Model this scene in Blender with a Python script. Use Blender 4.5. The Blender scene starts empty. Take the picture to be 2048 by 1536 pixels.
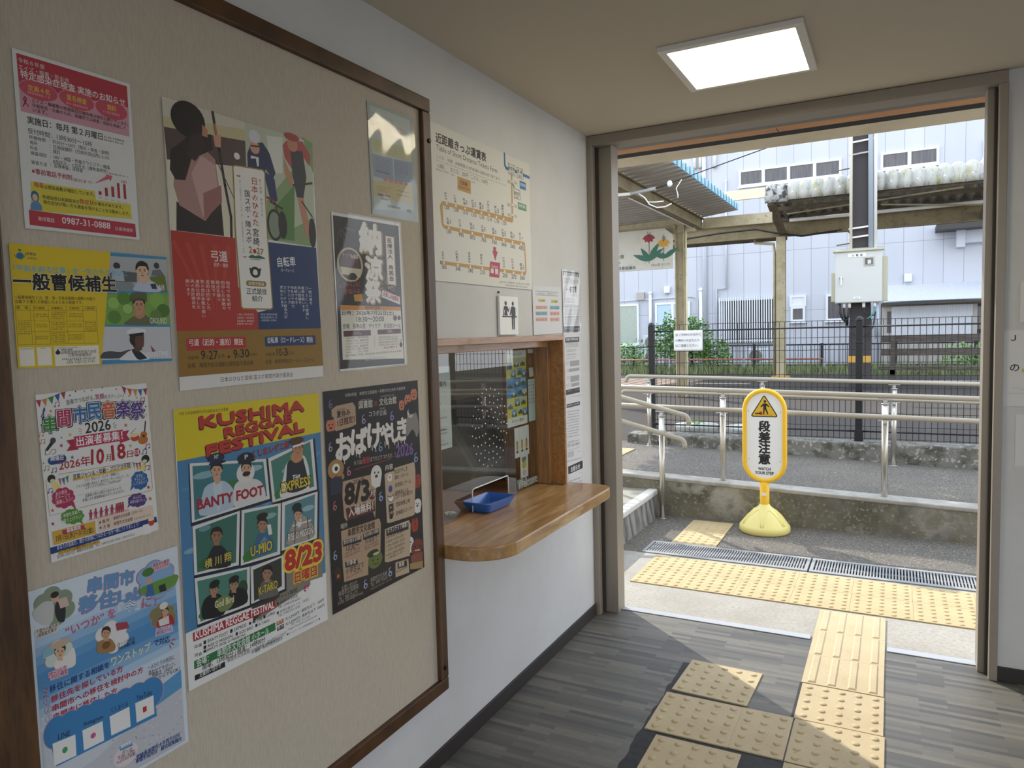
import bpy, bmesh, math, random
from mathutils import Vector, Matrix
S = bpy.context.scene
COL = S.collection
# ------------------------------------------------------------------ camera
cam = bpy.data.cameras.new('camera'); cam.sensor_width = 36; cam.lens = 25.557; cam.clip_start = .02
co = bpy.data.objects.new('camera', cam); COL.objects.link(co)
co.matrix_world = Matrix([[0.885441, -0.008827, 0.464668, 1.366], [0.464008, 0.073335, -0.88279, 0.0], [-0.026284, 0.997268, 0.069029, 1.47], [0.0, 0.0, 0.0, 1.0]])
S.camera = co
# ------------------------------------------------------------------ sky, sun, exposure
S.view_settings.view_transform = 'Standard'; S.view_settings.look = 'None'
S.view_settings.gamma = 1; S.view_settings.use_curve_mapping = False
S.view_settings.exposure = 0.3
w = bpy.data.worlds.new('sky'); S.world = w; w.use_nodes = True
nt = w.node_tree; bg = nt.nodes['Background']
tc = nt.nodes.new('ShaderNodeTexCoord'); sx = nt.nodes.new('ShaderNodeSeparateXYZ'); rp = nt.nodes.new('ShaderNodeValToRGB')
nt.links.new(tc.outputs['Generated'], sx.inputs[0]); nt.links.new(sx.outputs['Z'], rp.inputs[0]); nt.links.new(rp.outputs[0], bg.inputs[0])
rp.color_ramp.elements[0].position = 0; rp.color_ramp.elements[0].color = (.90, .94, 1, 1)
rp.color_ramp.elements[1].position = .7; rp.color_ramp.elements[1].color = (.72, .83, 1, 1)
bg.inputs[1].default_value = 2.3
sun = bpy.data.lights.new('sun', 'SUN'); sun.energy = 3.9; sun.angle = math.radians(.6); sun.color = (1, .93, .82)
so = bpy.data.objects.new('sun', sun); COL.objects.link(so); so.location = (-20, 20, 20)
EL = math.radians(36)
so.rotation_euler = Vector((-.768*math.cos(EL), .64*math.cos(EL), math.sin(EL))).to_track_quat('Z', 'Y').to_euler()
S.cycles.use_denoising = True
S.cycles.max_bounces = 10; S.cycles.diffuse_bounces = 5; S.cycles.transparent_max_bounces = 16
# ------------------------------------------------------------------ helpers
def lin(h):
    r = []
    for i in (0, 2, 4):
        c = int(h[i:i+2], 16)/255
        r.append(c/12.92 if c <= .04045 else ((c+.055)/1.055)**2.4)
    return (*r, 1)
MATS = {}
def mk(name, hexc, rough=.5, metal=0, noise=None, bump=None, stretch=(1, 1, 1), emit=0, coat=0, spec=.5):
    m = bpy.data.materials.new(name); m.use_nodes = True; MATS[name] = m
    n = m.node_tree.nodes; l = m.node_tree.links; b = n['Principled BSDF']
    b.inputs['Base Color'].default_value = lin(hexc); b.inputs['Roughness'].default_value = rough; b.inputs['Metallic'].default_value = metal
    b.inputs['Coat Weight'].default_value = coat; b.inputs['Specular IOR Level'].default_value = spec
    if emit: b.inputs['Emission Color'].default_value = lin(hexc); b.inputs['Emission Strength'].default_value = emit
    if noise or bump:
        t = n.new('ShaderNodeTexCoord'); mp = n.new('ShaderNodeMapping'); l.new(t.outputs['Object'], mp.inputs[0]); mp.inputs['Scale'].default_value = stretch
    if noise:                                   # list of (scale, lo, hi, hex2): blend towards hex2
        src = None
        for sc, lo, hi, h2 in noise:
            x = n.new('ShaderNodeTexNoise'); x.inputs['Scale'].default_value = sc; x.inputs['Detail'].default_value = 5; x.inputs['Roughness'].default_value = .6
            l.new(mp.outputs[0], x.inputs[0])
            r = n.new('ShaderNodeMapRange'); r.inputs[1].default_value = lo; r.inputs[2].default_value = hi; l.new(x.outputs[0], r.inputs[0])
            mx = n.new('ShaderNodeMix'); mx.data_type = 'RGBA'; l.new(r.outputs[0], mx.inputs[0])
            if src: l.new(src, mx.inputs[6])
            else: mx.inputs[6].default_value = lin(hexc)
            mx.inputs[7].default_value = lin(h2); src = mx.outputs[2]
        l.new(src, b.inputs['Base Color'])
    if bump:
        x = n.new('ShaderNodeTexNoise'); x.inputs['Scale'].default_value = bump[0]; x.inputs['Detail'].default_value = 4; l.new(mp.outputs[0], x.inputs[0])
        u = n.new('ShaderNodeBump'); u.inputs['Strength'].default_value = bump[1]; u.inputs['Distance'].default_value = bump[2] if len(bump) > 2 else .002
        l.new(x.outputs[0], u.inputs['Height']); l.new(u.outputs[0], b.inputs['Normal'])
    return m
def brickmat(name, c1, c2, mortar, bw, bh, ms, rough, offset=.5, rot=None, extra=None, squash=1):
    m = mk(name, c1, rough); n = m.node_tree.nodes; l = m.node_tree.links; b = n['Principled BSDF']
    t = n.new('ShaderNodeTexCoord'); mp = n.new('ShaderNodeMapping'); l.new(t.outputs['Object'], mp.inputs[0])
    if rot: mp.inputs['Rotation'].default_value = rot
    k = n.new('ShaderNodeTexBrick'); l.new(mp.outputs[0], k.inputs[0])
    k.inputs['Color1'].default_value = lin(c1); k.inputs['Color2'].default_value = lin(c2); k.inputs['Mortar'].default_value = lin(mortar)
    k.inputs['Scale'].default_value = 1; k.inputs['Mortar Size'].default_value = ms; k.inputs['Brick Width'].default_value = bw; k.inputs['Row Height'].default_value = bh
    k.offset = offset; k.squash = squash
    src = k.outputs[0]
    if extra:
        sc, st, lo, hi, h2, amt = extra
        mq = n.new('ShaderNodeMapping'); l.new(t.outputs['Object'], mq.inputs[0]); mq.inputs['Scale'].default_value = st
        x = n.new('ShaderNodeTexNoise'); x.inputs['Scale'].default_value = sc; x.inputs['Detail'].default_value = 6; l.new(mq.outputs[0], x.inputs[0])
        r = n.new('ShaderNodeMapRange'); r.inputs[1].default_value = lo; r.inputs[2].default_value = hi; r.inputs[4].default_value = amt; l.new(x.outputs[0], r.inputs[0])
        mx = n.new('ShaderNodeMix'); mx.data_type = 'RGBA'; l.new(r.outputs[0], mx.inputs[0]); l.new(src, mx.inputs[6]); mx.inputs[7].default_value = lin(h2); src = mx.outputs[2]
    l.new(src, b.inputs['Base Color'])
    return m
def glassmat(name, tint='FFFFFF', ior=1.5, rough=0, base=0.0):
    m = bpy.data.materials.new(name); m.use_nodes = True; MATS[name] = m
    n = m.node_tree.nodes; l = m.node_tree.links; n.remove(n['Principled BSDF'])
    a = n.new('ShaderNodeBsdfTransparent'); a.inputs[0].default_value = lin(tint); g = n.new('ShaderNodeBsdfGlossy'); g.inputs['Roughness'].default_value = rough
    f = n.new('ShaderNodeLayerWeight'); f.inputs['Blend'].default_value = .5; p = n.new('ShaderNodeMath'); p.operation = 'POWER'; p.inputs[1].default_value = 5
    q = n.new('ShaderNodeMapRange'); q.inputs[3].default_value = ((ior-1)/(ior+1))**2; q.inputs[4].default_value = 1; x = n.new('ShaderNodeMixShader')
    l.new(f.outputs['Facing'], p.inputs[0]); l.new(p.outputs[0], q.inputs[0]); l.new(q.outputs[0], x.inputs[0])
    l.new(a.outputs[0], x.inputs[1]); l.new(g.outputs[0], x.inputs[2]); l.new(x.outputs[0], n['Material Output'].inputs[0])
    return m
def woodmat(name, c1, c2, rough, stretch, scale=6, coat=0):
    return mk(name, c1, rough, noise=[(scale, .35, .7, c2), (scale*4, .5, .8, c2)], stretch=stretch, coat=coat)
class MB:
    def __init__(s): s.v = []; s.f = []; s.mi = []; s.sm = []
    def add(s, v, f, mi=0, sm=False):
        o = len(s.v); s.v += [tuple(p) for p in v]
        for q in f: s.f.append(tuple(i+o for i in q)); s.mi.append(mi); s.sm.append(sm)
        return s
    def box(s, x0, y0, z0, x1, y1, z1, mi=0):
        x0, x1 = sorted((x0, x1)); y0, y1 = sorted((y0, y1)); z0, z1 = sorted((z0, z1))
        return s.add([(x0, y0, z0), (x1, y0, z0), (x1, y1, z0), (x0, y1, z0), (x0, y0, z1), (x1, y0, z1), (x1, y1, z1), (x0, y1, z1)],
                     [(3, 2, 1, 0), (4, 5, 6, 7), (0, 1, 5, 4), (1, 2, 6, 5), (2, 3, 7, 6), (3, 0, 4, 7)], mi)
    def bar(s, p, q, w, h, mi=0, up=(0, 0, 1)):          # rectangular bar from p to q
        p = Vector(p); q = Vector(q); d = (q-p).normalized(); u = Vector(up); r = d.cross(u).normalized(); u = r.cross(d)
        c = [(-w/2, -h/2), (w/2, -h/2), (w/2, h/2), (-w/2, h/2)]
        return s.add([a+r*i+u*j for a in (p, q) for i, j in c], [(3, 2, 1, 0), (4, 5, 6, 7), (0, 1, 5, 4), (1, 2, 6, 5), (2, 3, 7, 6), (3, 0, 4, 7)], mi)
    def tube(s, pts, r, n=10, mi=0, r1=None, caps=True):
        P = [Vector(p) for p in pts]; o = []; u = None
        for i, p in enumerate(P):
            d = ((P[min(i+1, len(P)-1)]-P[max(i-1, 0)])).normalized()
            if u is None: u = d.cross(Vector((.31, .17, .93))).normalized()
            u = (u-d*u.dot(d)).normalized(); b = d.cross(u); rr = r if r1 is None else r+(r1-r)*i/(len(P)-1)
            o += [p+u*math.cos(a)*rr+b*math.sin(a)*rr for a in [6.28318*k/n for k in range(n)]]
        f = [(i*n+k, i*n+(k+1) % n, (i+1)*n+(k+1) % n, (i+1)*n+k) for i in range(len(P)-1) for k in range(n)]
        s.add(o, f, mi, True)
        if caps:
            L = len(s.v)-len(o); s.f += [tuple(L+k for k in reversed(range(n))), tuple(L+(len(P)-1)*n+k for k in range(n))]; s.mi += [mi, mi]; s.sm += [False, False]
        return s
    def lathe(s, prof, c, n=32, mi=0, sxy=(1, 1)):
        o = [(c[0]+r*math.cos(6.28318*k/n)*sxy[0], c[1]+r*math.sin(6.28318*k/n)*sxy[1], c[2]+z) for r, z in prof for k in range(n)]
        f = [(i*n+k, i*n+(k+1) % n, (i+1)*n+(k+1) % n, (i+1)*n+k) for i in range(len(prof)-1) for k in range(n)]
        return s.add(o, f, mi, True)
    def ell(s, c, rx, ry, rz, n=14, mi=0):
        pr = [(math.sin(math.pi*i/(n//2)), -math.cos(math.pi*i/(n//2))) for i in range(n//2+1)]
        o = [(c[0]+r*math.cos(6.28318*k/n)*rx, c[1]+r*math.sin(6.28318*k/n)*ry, c[2]+z*rz) for r, z in pr for k in range(n)]
        f = [(i*n+k, i*n+(k+1) % n, (i+1)*n+(k+1) % n, (i+1)*n+k) for i in range(len(pr)-1) for k in range(n)]
        return s.add(o, f, mi, True)
    def prism(s, poly, ax, a, b, mi=0):                  # poly in the two other axes, extruded along ax
        n = len(poly)
        def P(q, t): return {'x': (t, q[0], q[1]), 'y': (q[0], t, q[1]), 'z': (q[0], q[1], t)}[ax]
        ar = sum(poly[i][0]*poly[(i+1) % n][1]-poly[(i+1) % n][0]*poly[i][1] for i in range(n))
        if (ar < 0) != (ax == 'y'): poly = poly[::-1]
        a, b = sorted((a, b))
        return s.add([P(q, a) for q in poly]+[P(q, b) for q in poly], [tuple(reversed(range(n))), tuple(range(n, 2*n))]+[(i, (i+1) % n, n+(i+1) % n, n+i) for i in range(n)], mi)
    def sheet(s, fn, nu, nv, mi=0, sm=True):             # grid surface fn(u, v), u and v in 0..1
        o = [fn(i/nu, j/nv) for i in range(nu+1) for j in range(nv+1)]
        return s.add(o, [(i*(nv+1)+j+1, (i+1)*(nv+1)+j+1, (i+1)*(nv+1)+j, i*(nv+1)+j) for i in range(nu) for j in range(nv)], mi, sm)
    def build(s, name, mats, parent=None, bevel=0, seg=2, solid=0, base=None):
        me = bpy.data.meshes.new(name); me.from_pydata(s.v, [], s.f)
        for m in (mats if isinstance(mats, (list, tuple)) else [mats]): me.materials.append(MATS[m])
        me.polygons.foreach_set('material_index', s.mi); me.polygons.foreach_set('use_smooth', s.sm); me.update()
        o = bpy.data.objects.new(name, me); COL.objects.link(o)
        if solid: d = o.modifiers.new('solid', 'SOLIDIFY'); d.thickness = solid; d.offset = 0
        if bevel: d = o.modifiers.new('bevel', 'BEVEL'); d.width = bevel; d.segments = seg; d.limit_method = 'ANGLE'; d.angle_limit = .6
        if parent is not None:
            o.parent = parent; r = parent
            while r.parent: r = r.parent
            o.matrix_parent_inverse = Matrix.Translation(-r.location) if parent is r else Matrix.Identity(4)
        return o
def tag(o, label, cat, group=None, kind=None):
    o['label'] = label; o['category'] = cat
    if group: o['group'] = group
    if kind: o['kind'] = kind
    return o
def thing(name, label, cat, loc, group=None):
    o = bpy.data.objects.new(name, None); COL.objects.link(o); o.location = loc; o.empty_display_size = .05
    return tag(o, label, cat, group)
def struct(o): o['kind'] = 'structure'; return o
def dup(o, loc, label):
    def rec(q, par):
        c = q.copy(); COL.objects.link(c)
        if par: c.parent = par
        for ch in q.children: rec(ch, c)
        return c
    c = rec(o, None); c.location = loc; c['label'] = label
    return c
def cbox(name, m, x0, y0, z0, x1, y1, z1, parent=None, bevel=0): return MB().box(x0, y0, z0, x1, y1, z1).build(name, m, parent, bevel)
# ------------------------------------------------------------------ materials
mk('wall_paint', 'CFCFCF', .75, noise=[(3, .4, .8, 'C6C5C2')], bump=(260, .25, .001))
mk('ceiling_paint', 'C4BAA9', .85, bump=(200, .15, .001))
mk('board_cloth', 'C0B6A6', .85, noise=[(160, .4, .7, 'B4AA99')], stretch=(1, 1.6, .25), bump=(420, .3, .0008))
woodmat('dark_wood', '5A3A1C', '38230F', .45, (6, 1, 1), 7); woodmat('dark_wood_v', '5E4022', '3B2611', .45, (6, 6, .8), 7)
woodmat('oak_y', 'AC7C44', '85592C', .35, (14, 1.2, 14), 5, .2); woodmat('oak_v', 'A0764A', '7A5430', .38, (14, 14, 1), 5, .2)
mk('counter_wood', 'B48D58', .33, noise=[(4, .42, .62, '9A7040'), (8, .5, .66, 'A5866A'), (2.5, .56, .68, 'C9AD84')], stretch=(11, 1.3, 8), coat=.25)
mk('baseboard', '2E2826', .5); mk('steel_frame', '958C80', .45, .35); mk('frame_groove', '35302B', .6); mk('flashing', '76716B', .5, .3)
mk('stainless', 'C9C4BA', .3, .85); mk('handrail', 'A09888', .38, .15); mk('bracket', 'B8B8B6', .35, .8)
mk('screw_black', '151312', .4, .5); mk('white_plastic', 'E4E3DE', .4); mk('black_metal', '111214', .5); mk('gap_shade', '15151A', .8)
mk('lamp_diffuser', 'FFF2D0', .5, emit=12); mk('lamp_frame', 'E2DED8', .3)
brickmat('vinyl_floor', '454440', '7A766A', '4C4B49', .26, .0225, .0, .5, offset=.37, extra=(26, (1, 7, 1), .3, .7, '56575A', .62))
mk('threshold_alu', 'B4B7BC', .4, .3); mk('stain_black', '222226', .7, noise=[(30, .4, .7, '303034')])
mk('apron_concrete', 'A9A59C', .85, noise=[(3, .4, .7, '98938A'), (60, .45, .75, '8F8B84')], bump=(160, .3, .002))
mk('asphalt', '66625C', .95, noise=[(2.2, .4, .75, '736D64'), (90, .56, .66, 'A59E92'), (70, .54, .68, '45423E')], bump=(200, .6, .004), spec=.15)
mk('asphalt_dark', '4A4540', .95, spec=.15, noise=[(1.1, .4, .7, '4D4A47'), (110, .6, .72, '706D69')], bump=(120, .5, .005))
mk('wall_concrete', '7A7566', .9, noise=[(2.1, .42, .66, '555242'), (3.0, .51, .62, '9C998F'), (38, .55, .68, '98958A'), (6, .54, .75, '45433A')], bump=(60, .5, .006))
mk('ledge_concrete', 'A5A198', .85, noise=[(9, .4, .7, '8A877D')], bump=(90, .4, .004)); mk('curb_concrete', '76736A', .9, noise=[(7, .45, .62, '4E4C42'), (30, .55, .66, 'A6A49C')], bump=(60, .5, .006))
mk('riser_concrete', '8E8B84', .9, noise=[(7, .42, .6, '5A5750')], stretch=(1, 2.2, .35), bump=(60, .3, .004)); mk('step_edge', 'C9C6BE', .8)
mk('tread_concrete', '8E897E', .9, noise=[(5, .4, .7, 'A59F90')], bump=(90, .3, .003))
mk('tactile', 'C3B28E', .6, noise=[(6, .4, .75, 'B8A682'), (70, .62, .75, '94825C')]); mk('tactile_out', 'BEA97E', .65, noise=[(5, .4, .75, 'B29D74'), (80, .62, .75, '9A8560')])
mk('zinc', '9C9D9D', .55, .3); mk('drain_dark', '3C4144', .8)
mk('sign_yellow', 'EDBB22', .4); mk('base_yellow', 'E6D888', .45, noise=[(3, .4, .8, 'E2D070')]); mk('sign_white', 'E4E6E6', .4)
mk('cream_paint', 'AEA384', .6, noise=[(4, .45, .7, '988B6C'), (18, .62, .72, '76603F')]); mk('beam_shaded', '857859', .7, noise=[(4, .45, .7, '6E6246'), (18, .6, .72, '54422C')]); mk('cream_light', 'DDD5B4', .6, noise=[(8, .55, .7, 'CFC59E')])  # beams get a darkened cream paint: shade on their undersides is in the colour
mk('soffit_wood', 'B88659', .5, noise=[(5, .4, .7, 'A06F45')], stretch=(.6, 12, 12)); mk('fascia_cream', 'C3B79E', .6, noise=[(5, .45, .75, 'B0A58C')])
mk('roof_sheet', 'ACA498', .6, noise=[(2, .4, .7, '9C948A')]); mk('blue_edge', '7FB6D6', .5)
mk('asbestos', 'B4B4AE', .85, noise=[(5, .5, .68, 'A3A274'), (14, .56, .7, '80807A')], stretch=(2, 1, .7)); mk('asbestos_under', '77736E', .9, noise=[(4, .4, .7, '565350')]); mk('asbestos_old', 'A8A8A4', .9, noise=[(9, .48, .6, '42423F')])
mk('steel_brown', '6E6350', .7, noise=[(6, .45, .7, '574A38')]); mk('post_yellow', 'C2953F', .7)
brickmat('building_panel', 'BDBFC6', 'B8BBC2', '868C98', .536, 2.0, .008, .7, offset=0, rot=(math.radians(90), 0, 0), extra=(.8, (1, 1, .3), .45, .8, 'ACB0B8', .5))
mk('building_white', 'C0C5CE', .6); mk('alu_white', 'D5D9DE', .4, .2); mk('window_dark', '4C4A4E', .15, noise=[(3, .4, .7, '66625F')], stretch=(6, 1, .3)); mk('window_blind', 'A3ADA0', .2, noise=[(20, .4, .7, '8C978A')], stretch=(.4, 1, 5)); mk('window_blue', 'A9C3D2', .2)
mk('corrugated_white', 'C4C7CD', .5); mk('gutter_dark', '3A3836', .6); mk('door_grey', 'A5A199', .6)
mk('pole_dark', '3F3A3A', .85, noise=[(120, .66, .74, '9A9694')]); mk('conduit_grey', '9FAAB4', .5); mk('conduit_cream', 'D9D4C2', .5); mk('box_grey', 'C4C5BF', .5); mk('box_side', 'B2AF99', .6)
mk('cable_black', '16171A', .5); mk('cable_green', '2C8C7C', .5); mk('brown_rail', 'A46A52', .6); mk('bench_wood', '5E554E', .85, noise=[(6, .4, .65, '3E3833')], stretch=(.5, 8, 8))
mk('leaf_green', '5F8F3C', .6, noise=[(9, .4, .65, '8FB45C')]); mk('leaf_dark', '41682E', .6, noise=[(9, .4, .65, '5F8A40')]); mk('grass_green', '62743E', .7, noise=[(6, .4, .65, '8A9062')]); mk('soil', '4A4438', .95)
mk('pot_concrete', 'B4B6AE', .8, noise=[(9, .4, .7, '9A9C94')]); mk('road_pink', 'B49A88', .9); mk('road_line', 'B9B2A8', .9)
mk('paper_white', 'DADAD8', .6); mk('tray_blue', '376FC8', .3, coat=.3); mk('office_wall', '9A958E', .8); mk('office_dark', '4A4946', .6); mk('office_grey', '6C6A66', .6); mk('office_beige', '8A8578', .6); mk('desk_brown', '8A5E3C', .4)
mk('binder_white', 'D6D4CE', .6); mk('binder_blue', '4A6A94', .6); mk('screen_dark', '2C3830', .2); mk('keys_dark', '2E3232', .5); mk('wood_pale', 'C8A87C', .5); mk('stone_white', 'E6DCC8', .6); mk('red_plastic', 'C83030', .4); mk('hole_ring', 'F0F0F0', .15, .3)
mk('tag_wood', '9A6E48', .6); mk('acrylic_edge', 'DDE6E4', .1)
glassmat('pane_glass', 'E6ECEA', 1.92); glassmat('sleeve_film', 'FFFFFF', 1.45, .06); glassmat('acrylic', 'F0F4F4', 1.49)
def inkmat(name, rough):
    m = mk(name, 'FFFFFF', rough); n = m.node_tree.nodes; a = n.new('ShaderNodeAttribute'); a.attribute_name = 'ink'
    m.node_tree.links.new(a.outputs['Color'], n['Principled BSDF'].inputs['Base Color'])
inkmat('printed_ink', .5); inkmat('sign_ink', .45)
# ------------------------------------------------------------------ printing: flat lettering and artwork on sheets
TXT = bpy.data.curves.new('lettering_source', 'FONT'); TXT.size = 1; TO = bpy.data.objects.new('lettering_source', TXT); COL.objects.link(TO)
GC = {}
def glyphs(t, b, res):
    k = (t, res)
    if k not in GC:
        TXT.body = t; TXT.offset = 0; TXT.resolution_u = res
        dg = bpy.context.evaluated_depsgraph_get(); dg.update(); e = TO.evaluated_get(dg); me = e.to_mesh()
        GC[k] = ([(v.co.x, v.co.y) for v in me.vertices], [tuple(p.vertices) for p in me.polygons]); e.to_mesh_clear()
    return GC[k]
class Ink:
    def __init__(s): s.v = []; s.f = []; s.c = []
    def add(s, v, f, c):
        o = len(s.v); s.v += v
        for q in f: s.f.append(tuple(i+o for i in q)); s.c.append(c)
    def build(s, name, mat, parent):
        if not s.f: return
        me = bpy.data.meshes.new(name); me.from_pydata(s.v, [], s.f); me.materials.append(MATS[mat])
        at = me.color_attributes.new('ink', 'FLOAT_COLOR', 'CORNER'); d = []
        for p, c in zip(me.polygons, s.c): d += list(c)*p.loop_total
        at.data.foreach_set('color', d)
        o = bpy.data.objects.new(name, me); COL.objects.link(o); o.parent = parent
        return o
def print_items(items, parent, U=.00025, z0=.0004, mat='printed_ink', names=('artwork', 'lettering'), dz=.00005):
    art, let = Ink(), Ink(); boxes = []
    rnd = random.Random(len(items))
    for it in items:
        k = it[0]; P = []; F = []
        if k == 'T':
            _, t, ox, oy, ex, ey, h, c, b = it; L = math.hypot(ex-ox, ey-oy); v, f = glyphs(t, b, 1 if h*U < .007 else 2)
            if not v: continue
            xs = [p[0] for p in v]; ys = [p[1] for p in v]; x0, y0 = min(xs), min(ys); w = max(max(xs)-x0, 1e-4); hh = max(max(ys)-y0, .25)
            dx, dy = (ex-ox)/max(L, 1e-6), (ey-oy)/max(L, 1e-6)
            for x, y in v:
                a = (x-x0)/w*L; q = (y-y0)/hh*h; P.append((ox+dx*a+dy*q, oy+dy*a-dx*q))
            F = f; tgt = let; em = L/w
        elif k == 'V':
            _, t, ox, oy, ex, ey, w, c, b = it; n = len(t); tgt = let
            for i, ch in enumerate(t):
                if ch in ' 　': continue
                v, f = glyphs('｜' if ch == 'ー' else ch, b, 1); cx = ox+(ex-ox)*(i+.5)/n; cy = oy+(ey-oy)*(i+.5)/n; ce = abs(ey-oy)/n*.96
                xs = [p[0] for p in v]; ys = [p[1] for p in v]; mx = (min(xs)+max(xs))/2; my = .33; o = len(P); em = ce
                P += [(cx+(x-mx)*w, cy-(y-my)*ce) for x, y in v]; F += [tuple(j+o for j in q) for q in f]
        elif k == 'G':
            c = it[1]; q = it[2]; P = [(q[i], q[i+1]) for i in range(0, len(q), 2)]; F = [tuple(range(len(P)))]; tgt = art
        elif k == 'S':                                         # smooth closed outline
            c = it[1]; q = it[2]; R_ = [(q[i], q[i+1]) for i in range(0, len(q), 2)]; n = len(R_); tgt = art
            for i in range(n):
                a, b0, c0, d = R_[i-1], R_[i], R_[(i+1) % n], R_[(i+2) % n]
                for t in (0, .25, .5, .75): P.append(tuple(b0[j]+.5*t*((c0[j]-a[j])+t*((2*a[j]-5*b0[j]+4*c0[j]-d[j])+t*(3*(b0[j]-c0[j])+d[j]-a[j])))*.9 for j in (0, 1)))
            F = [tuple(range(len(P)))]
        elif k == 'E':
            _, c, x, y, rx, ry, ro = it; n = 24 if rx*U > .01 else 14; cr, sr = math.cos(math.radians(ro)), math.sin(math.radians(ro)); tgt = art
            for i in range(n):
                a = 6.28318*i/n; px, py = rx*math.cos(a), ry*math.sin(a); P.append((x+px*cr-py*sr, y+px*sr+py*cr))
            F = [tuple(range(n))]
        elif k == 'Q':
            _, c, x0, y0, x1, y1, r = it; tgt = art; r = min(r, abs(x1-x0)/2, abs(y1-y0)/2)
            for cx, cy, a0 in ((x1-r, y1-r, 0), (x0+r, y1-r, 90), (x0+r, y0+r, 180), (x1-r, y0+r, 270)):
                for i in range(5): a = math.radians(a0+i*22.5); P.append((cx+r*math.cos(a), cy+r*math.sin(a)))
            F = [tuple(range(len(P)))]
        elif k == 'L':
            _, c, w, q = it; tgt = art; pts = [(q[i], q[i+1]) for i in range(0, len(q), 2)]
            for (xa, ya), (xb, yb) in zip(pts, pts[1:]):
                L = math.hypot(xb-xa, yb-ya) or 1; ux, uy = (xb-xa)/L*w/2, (yb-ya)/L*w/2; o = len(P); g = .6 if len(pts) > 2 else 0
                P += [(xa-uy-ux*g, ya+ux-uy*g), (xa+uy-ux*g, ya-ux-uy*g), (xb+uy+ux*g, yb-ux+uy*g), (xb-uy+ux*g, yb+ux+uy*g)]; F.append((o, o+1, o+2, o+3))
        else:                                                  # 'D': print too small to read
            _, c, ox, oy, ex, ey, h = it; L = math.hypot(ex-ox, ey-oy) or 1; dx, dy = (ex-ox)/L, (ey-oy)/L; tgt = let; a = 0
            while a+h*.5 < L:
                for kx, ky, kw, kh in ([(0, .05, .8, .14), (0, .45, .8, .13), (.05, .85, .7, .13), (rnd.uniform(.1, .6), 0, .15, 1)] if rnd.random() < .8 else [(0, .4, .5, .16), (.2, .1, .14, .6)]):
                    o = len(P)
                    for qx, qy in ((kx, ky), (kx+kw, ky), (kx+kw, ky+kh), (kx, ky+kh)): P.append((ox+dx*(a+qx*h)+dy*qy*h, oy+dy*(a+qx*h)-dx*qy*h))
                    F.append((o, o+1, o+2, o+3))
                a += h*rnd.uniform(.95, 1.1)
        if not P: continue
        heavy = b if k in 'TV' else 0
        bx = (min(p[0] for p in P), min(p[1] for p in P), max(p[0] for p in P), max(p[1] for p in P)); ly = 0
        for q in boxes:
            if q[0] < bx[2] and q[2] > bx[0] and q[1] < bx[3] and q[3] > bx[1]: ly = max(ly, q[4]+1)
        boxes.append((*bx, ly)); z = z0+ly*dz
        if len(F) == 1 and len(P) > 2:
            ar = sum(P[i][0]*P[(i+1) % len(P)][1]-P[(i+1) % len(P)][0]*P[i][1] for i in range(len(P)))
            if ar > 0: P = P[::-1]
        sh = [(0, 0)]
        if heavy:                                              # heavier strokes: the same outline printed again, nudged
            n = 4 if heavy <= 1 else (8 if heavy < 4 else 12); rad = .016*heavy if heavy <= 2.5 else .04+.0105*(heavy-2.5); sh += [(rad*em*math.cos(6.28318*(i+.5)/n), rad*em*math.sin(6.28318*(i+.5)/n)) for i in range(n)]
        for i, (ax, ay) in enumerate(sh): tgt.add([((x+ax)*U, -(y+ay)*U, z+i*dz*.06) for x, y in P], F, [q*.82 for q in lin(c)[:3]]+[1])
    return art.build(names[0], mat, parent), let.build(names[1], mat, parent)
def parse(txt):
    out = []
    for ln in txt.strip().split(chr(10)):
        r = ln.split('|'); k = r[0]
        if k in 'TV': out.append([k, r[1], *[int(x) for x in r[2].split(',')], r[3], float(r[4]) if len(r) > 4 else 0])
        elif k in 'GS': out.append([k, r[1], [int(x) for x in r[2].split(',')]])
        elif k == 'L': out.append([k, r[1], int(r[2]), [int(x) for x in r[3].split(',')]])
        elif k == 'E': out.append([k, r[1], *[int(x) for x in r[2].split(',')], 0])
        else: out.append([k, r[1], *[int(x) for x in r[2].split(',')]])
    return out
def poster(key, name, label, cat, plane, off, group=None, paper='paper_white', sleeve=False, thick=.0003, mat='printed_ink', curl=0):
    q, W, H, txt = DATA[key]; nx = plane == 'x'
    if nx: tl = Vector((off, q[0], q[1])); tr = Vector((off, q[2], q[3])); nrm = Vector((1, 0, 0))
    else: tl = Vector((q[0], off, q[1])); tr = Vector((q[2], off, q[3])); nrm = Vector((0, -1, 0))
    ex = (tr-tl).normalized(); ey = nrm.cross(ex)
    M = Matrix((ex, ey, nrm)).transposed().to_4x4(); M.translation = tl
    b = MB()
    if curl:
        b.sheet(lambda u, v: (W*u, -H*v, .0002+curl*(max(0, abs(u-.5)*2-.8)**2*4)*(v > .3)*v), 12, 8)
    else: b.box(0, -H, 0, W, 0, thick)
    root = b.build(name, paper); root.matrix_world = M; tag(root, label, cat, group)
    if txt: print_items(parse(txt), root, mat=mat, z0=thick+.0003)
    if sleeve:
        rnd = random.Random(len(key)); ph = [rnd.uniform(0, 6) for _ in range(4)]
        sl = MB().sheet(lambda u, v: (-.004+(W+.008)*u, .004-(H+.008)*v, .0032+.0011*math.sin(u*5+ph[0])*math.sin(v*7+ph[1])+.0006*math.sin(u*13+v*9+ph[2])), 24, 30).build('laminate_sleeve', 'sleeve_film', root)
        sl.matrix_parent_inverse = Matrix.Identity(4); sl['label'] = 'clear glossy laminate sleeve'
    return root
DATA = {}
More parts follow.
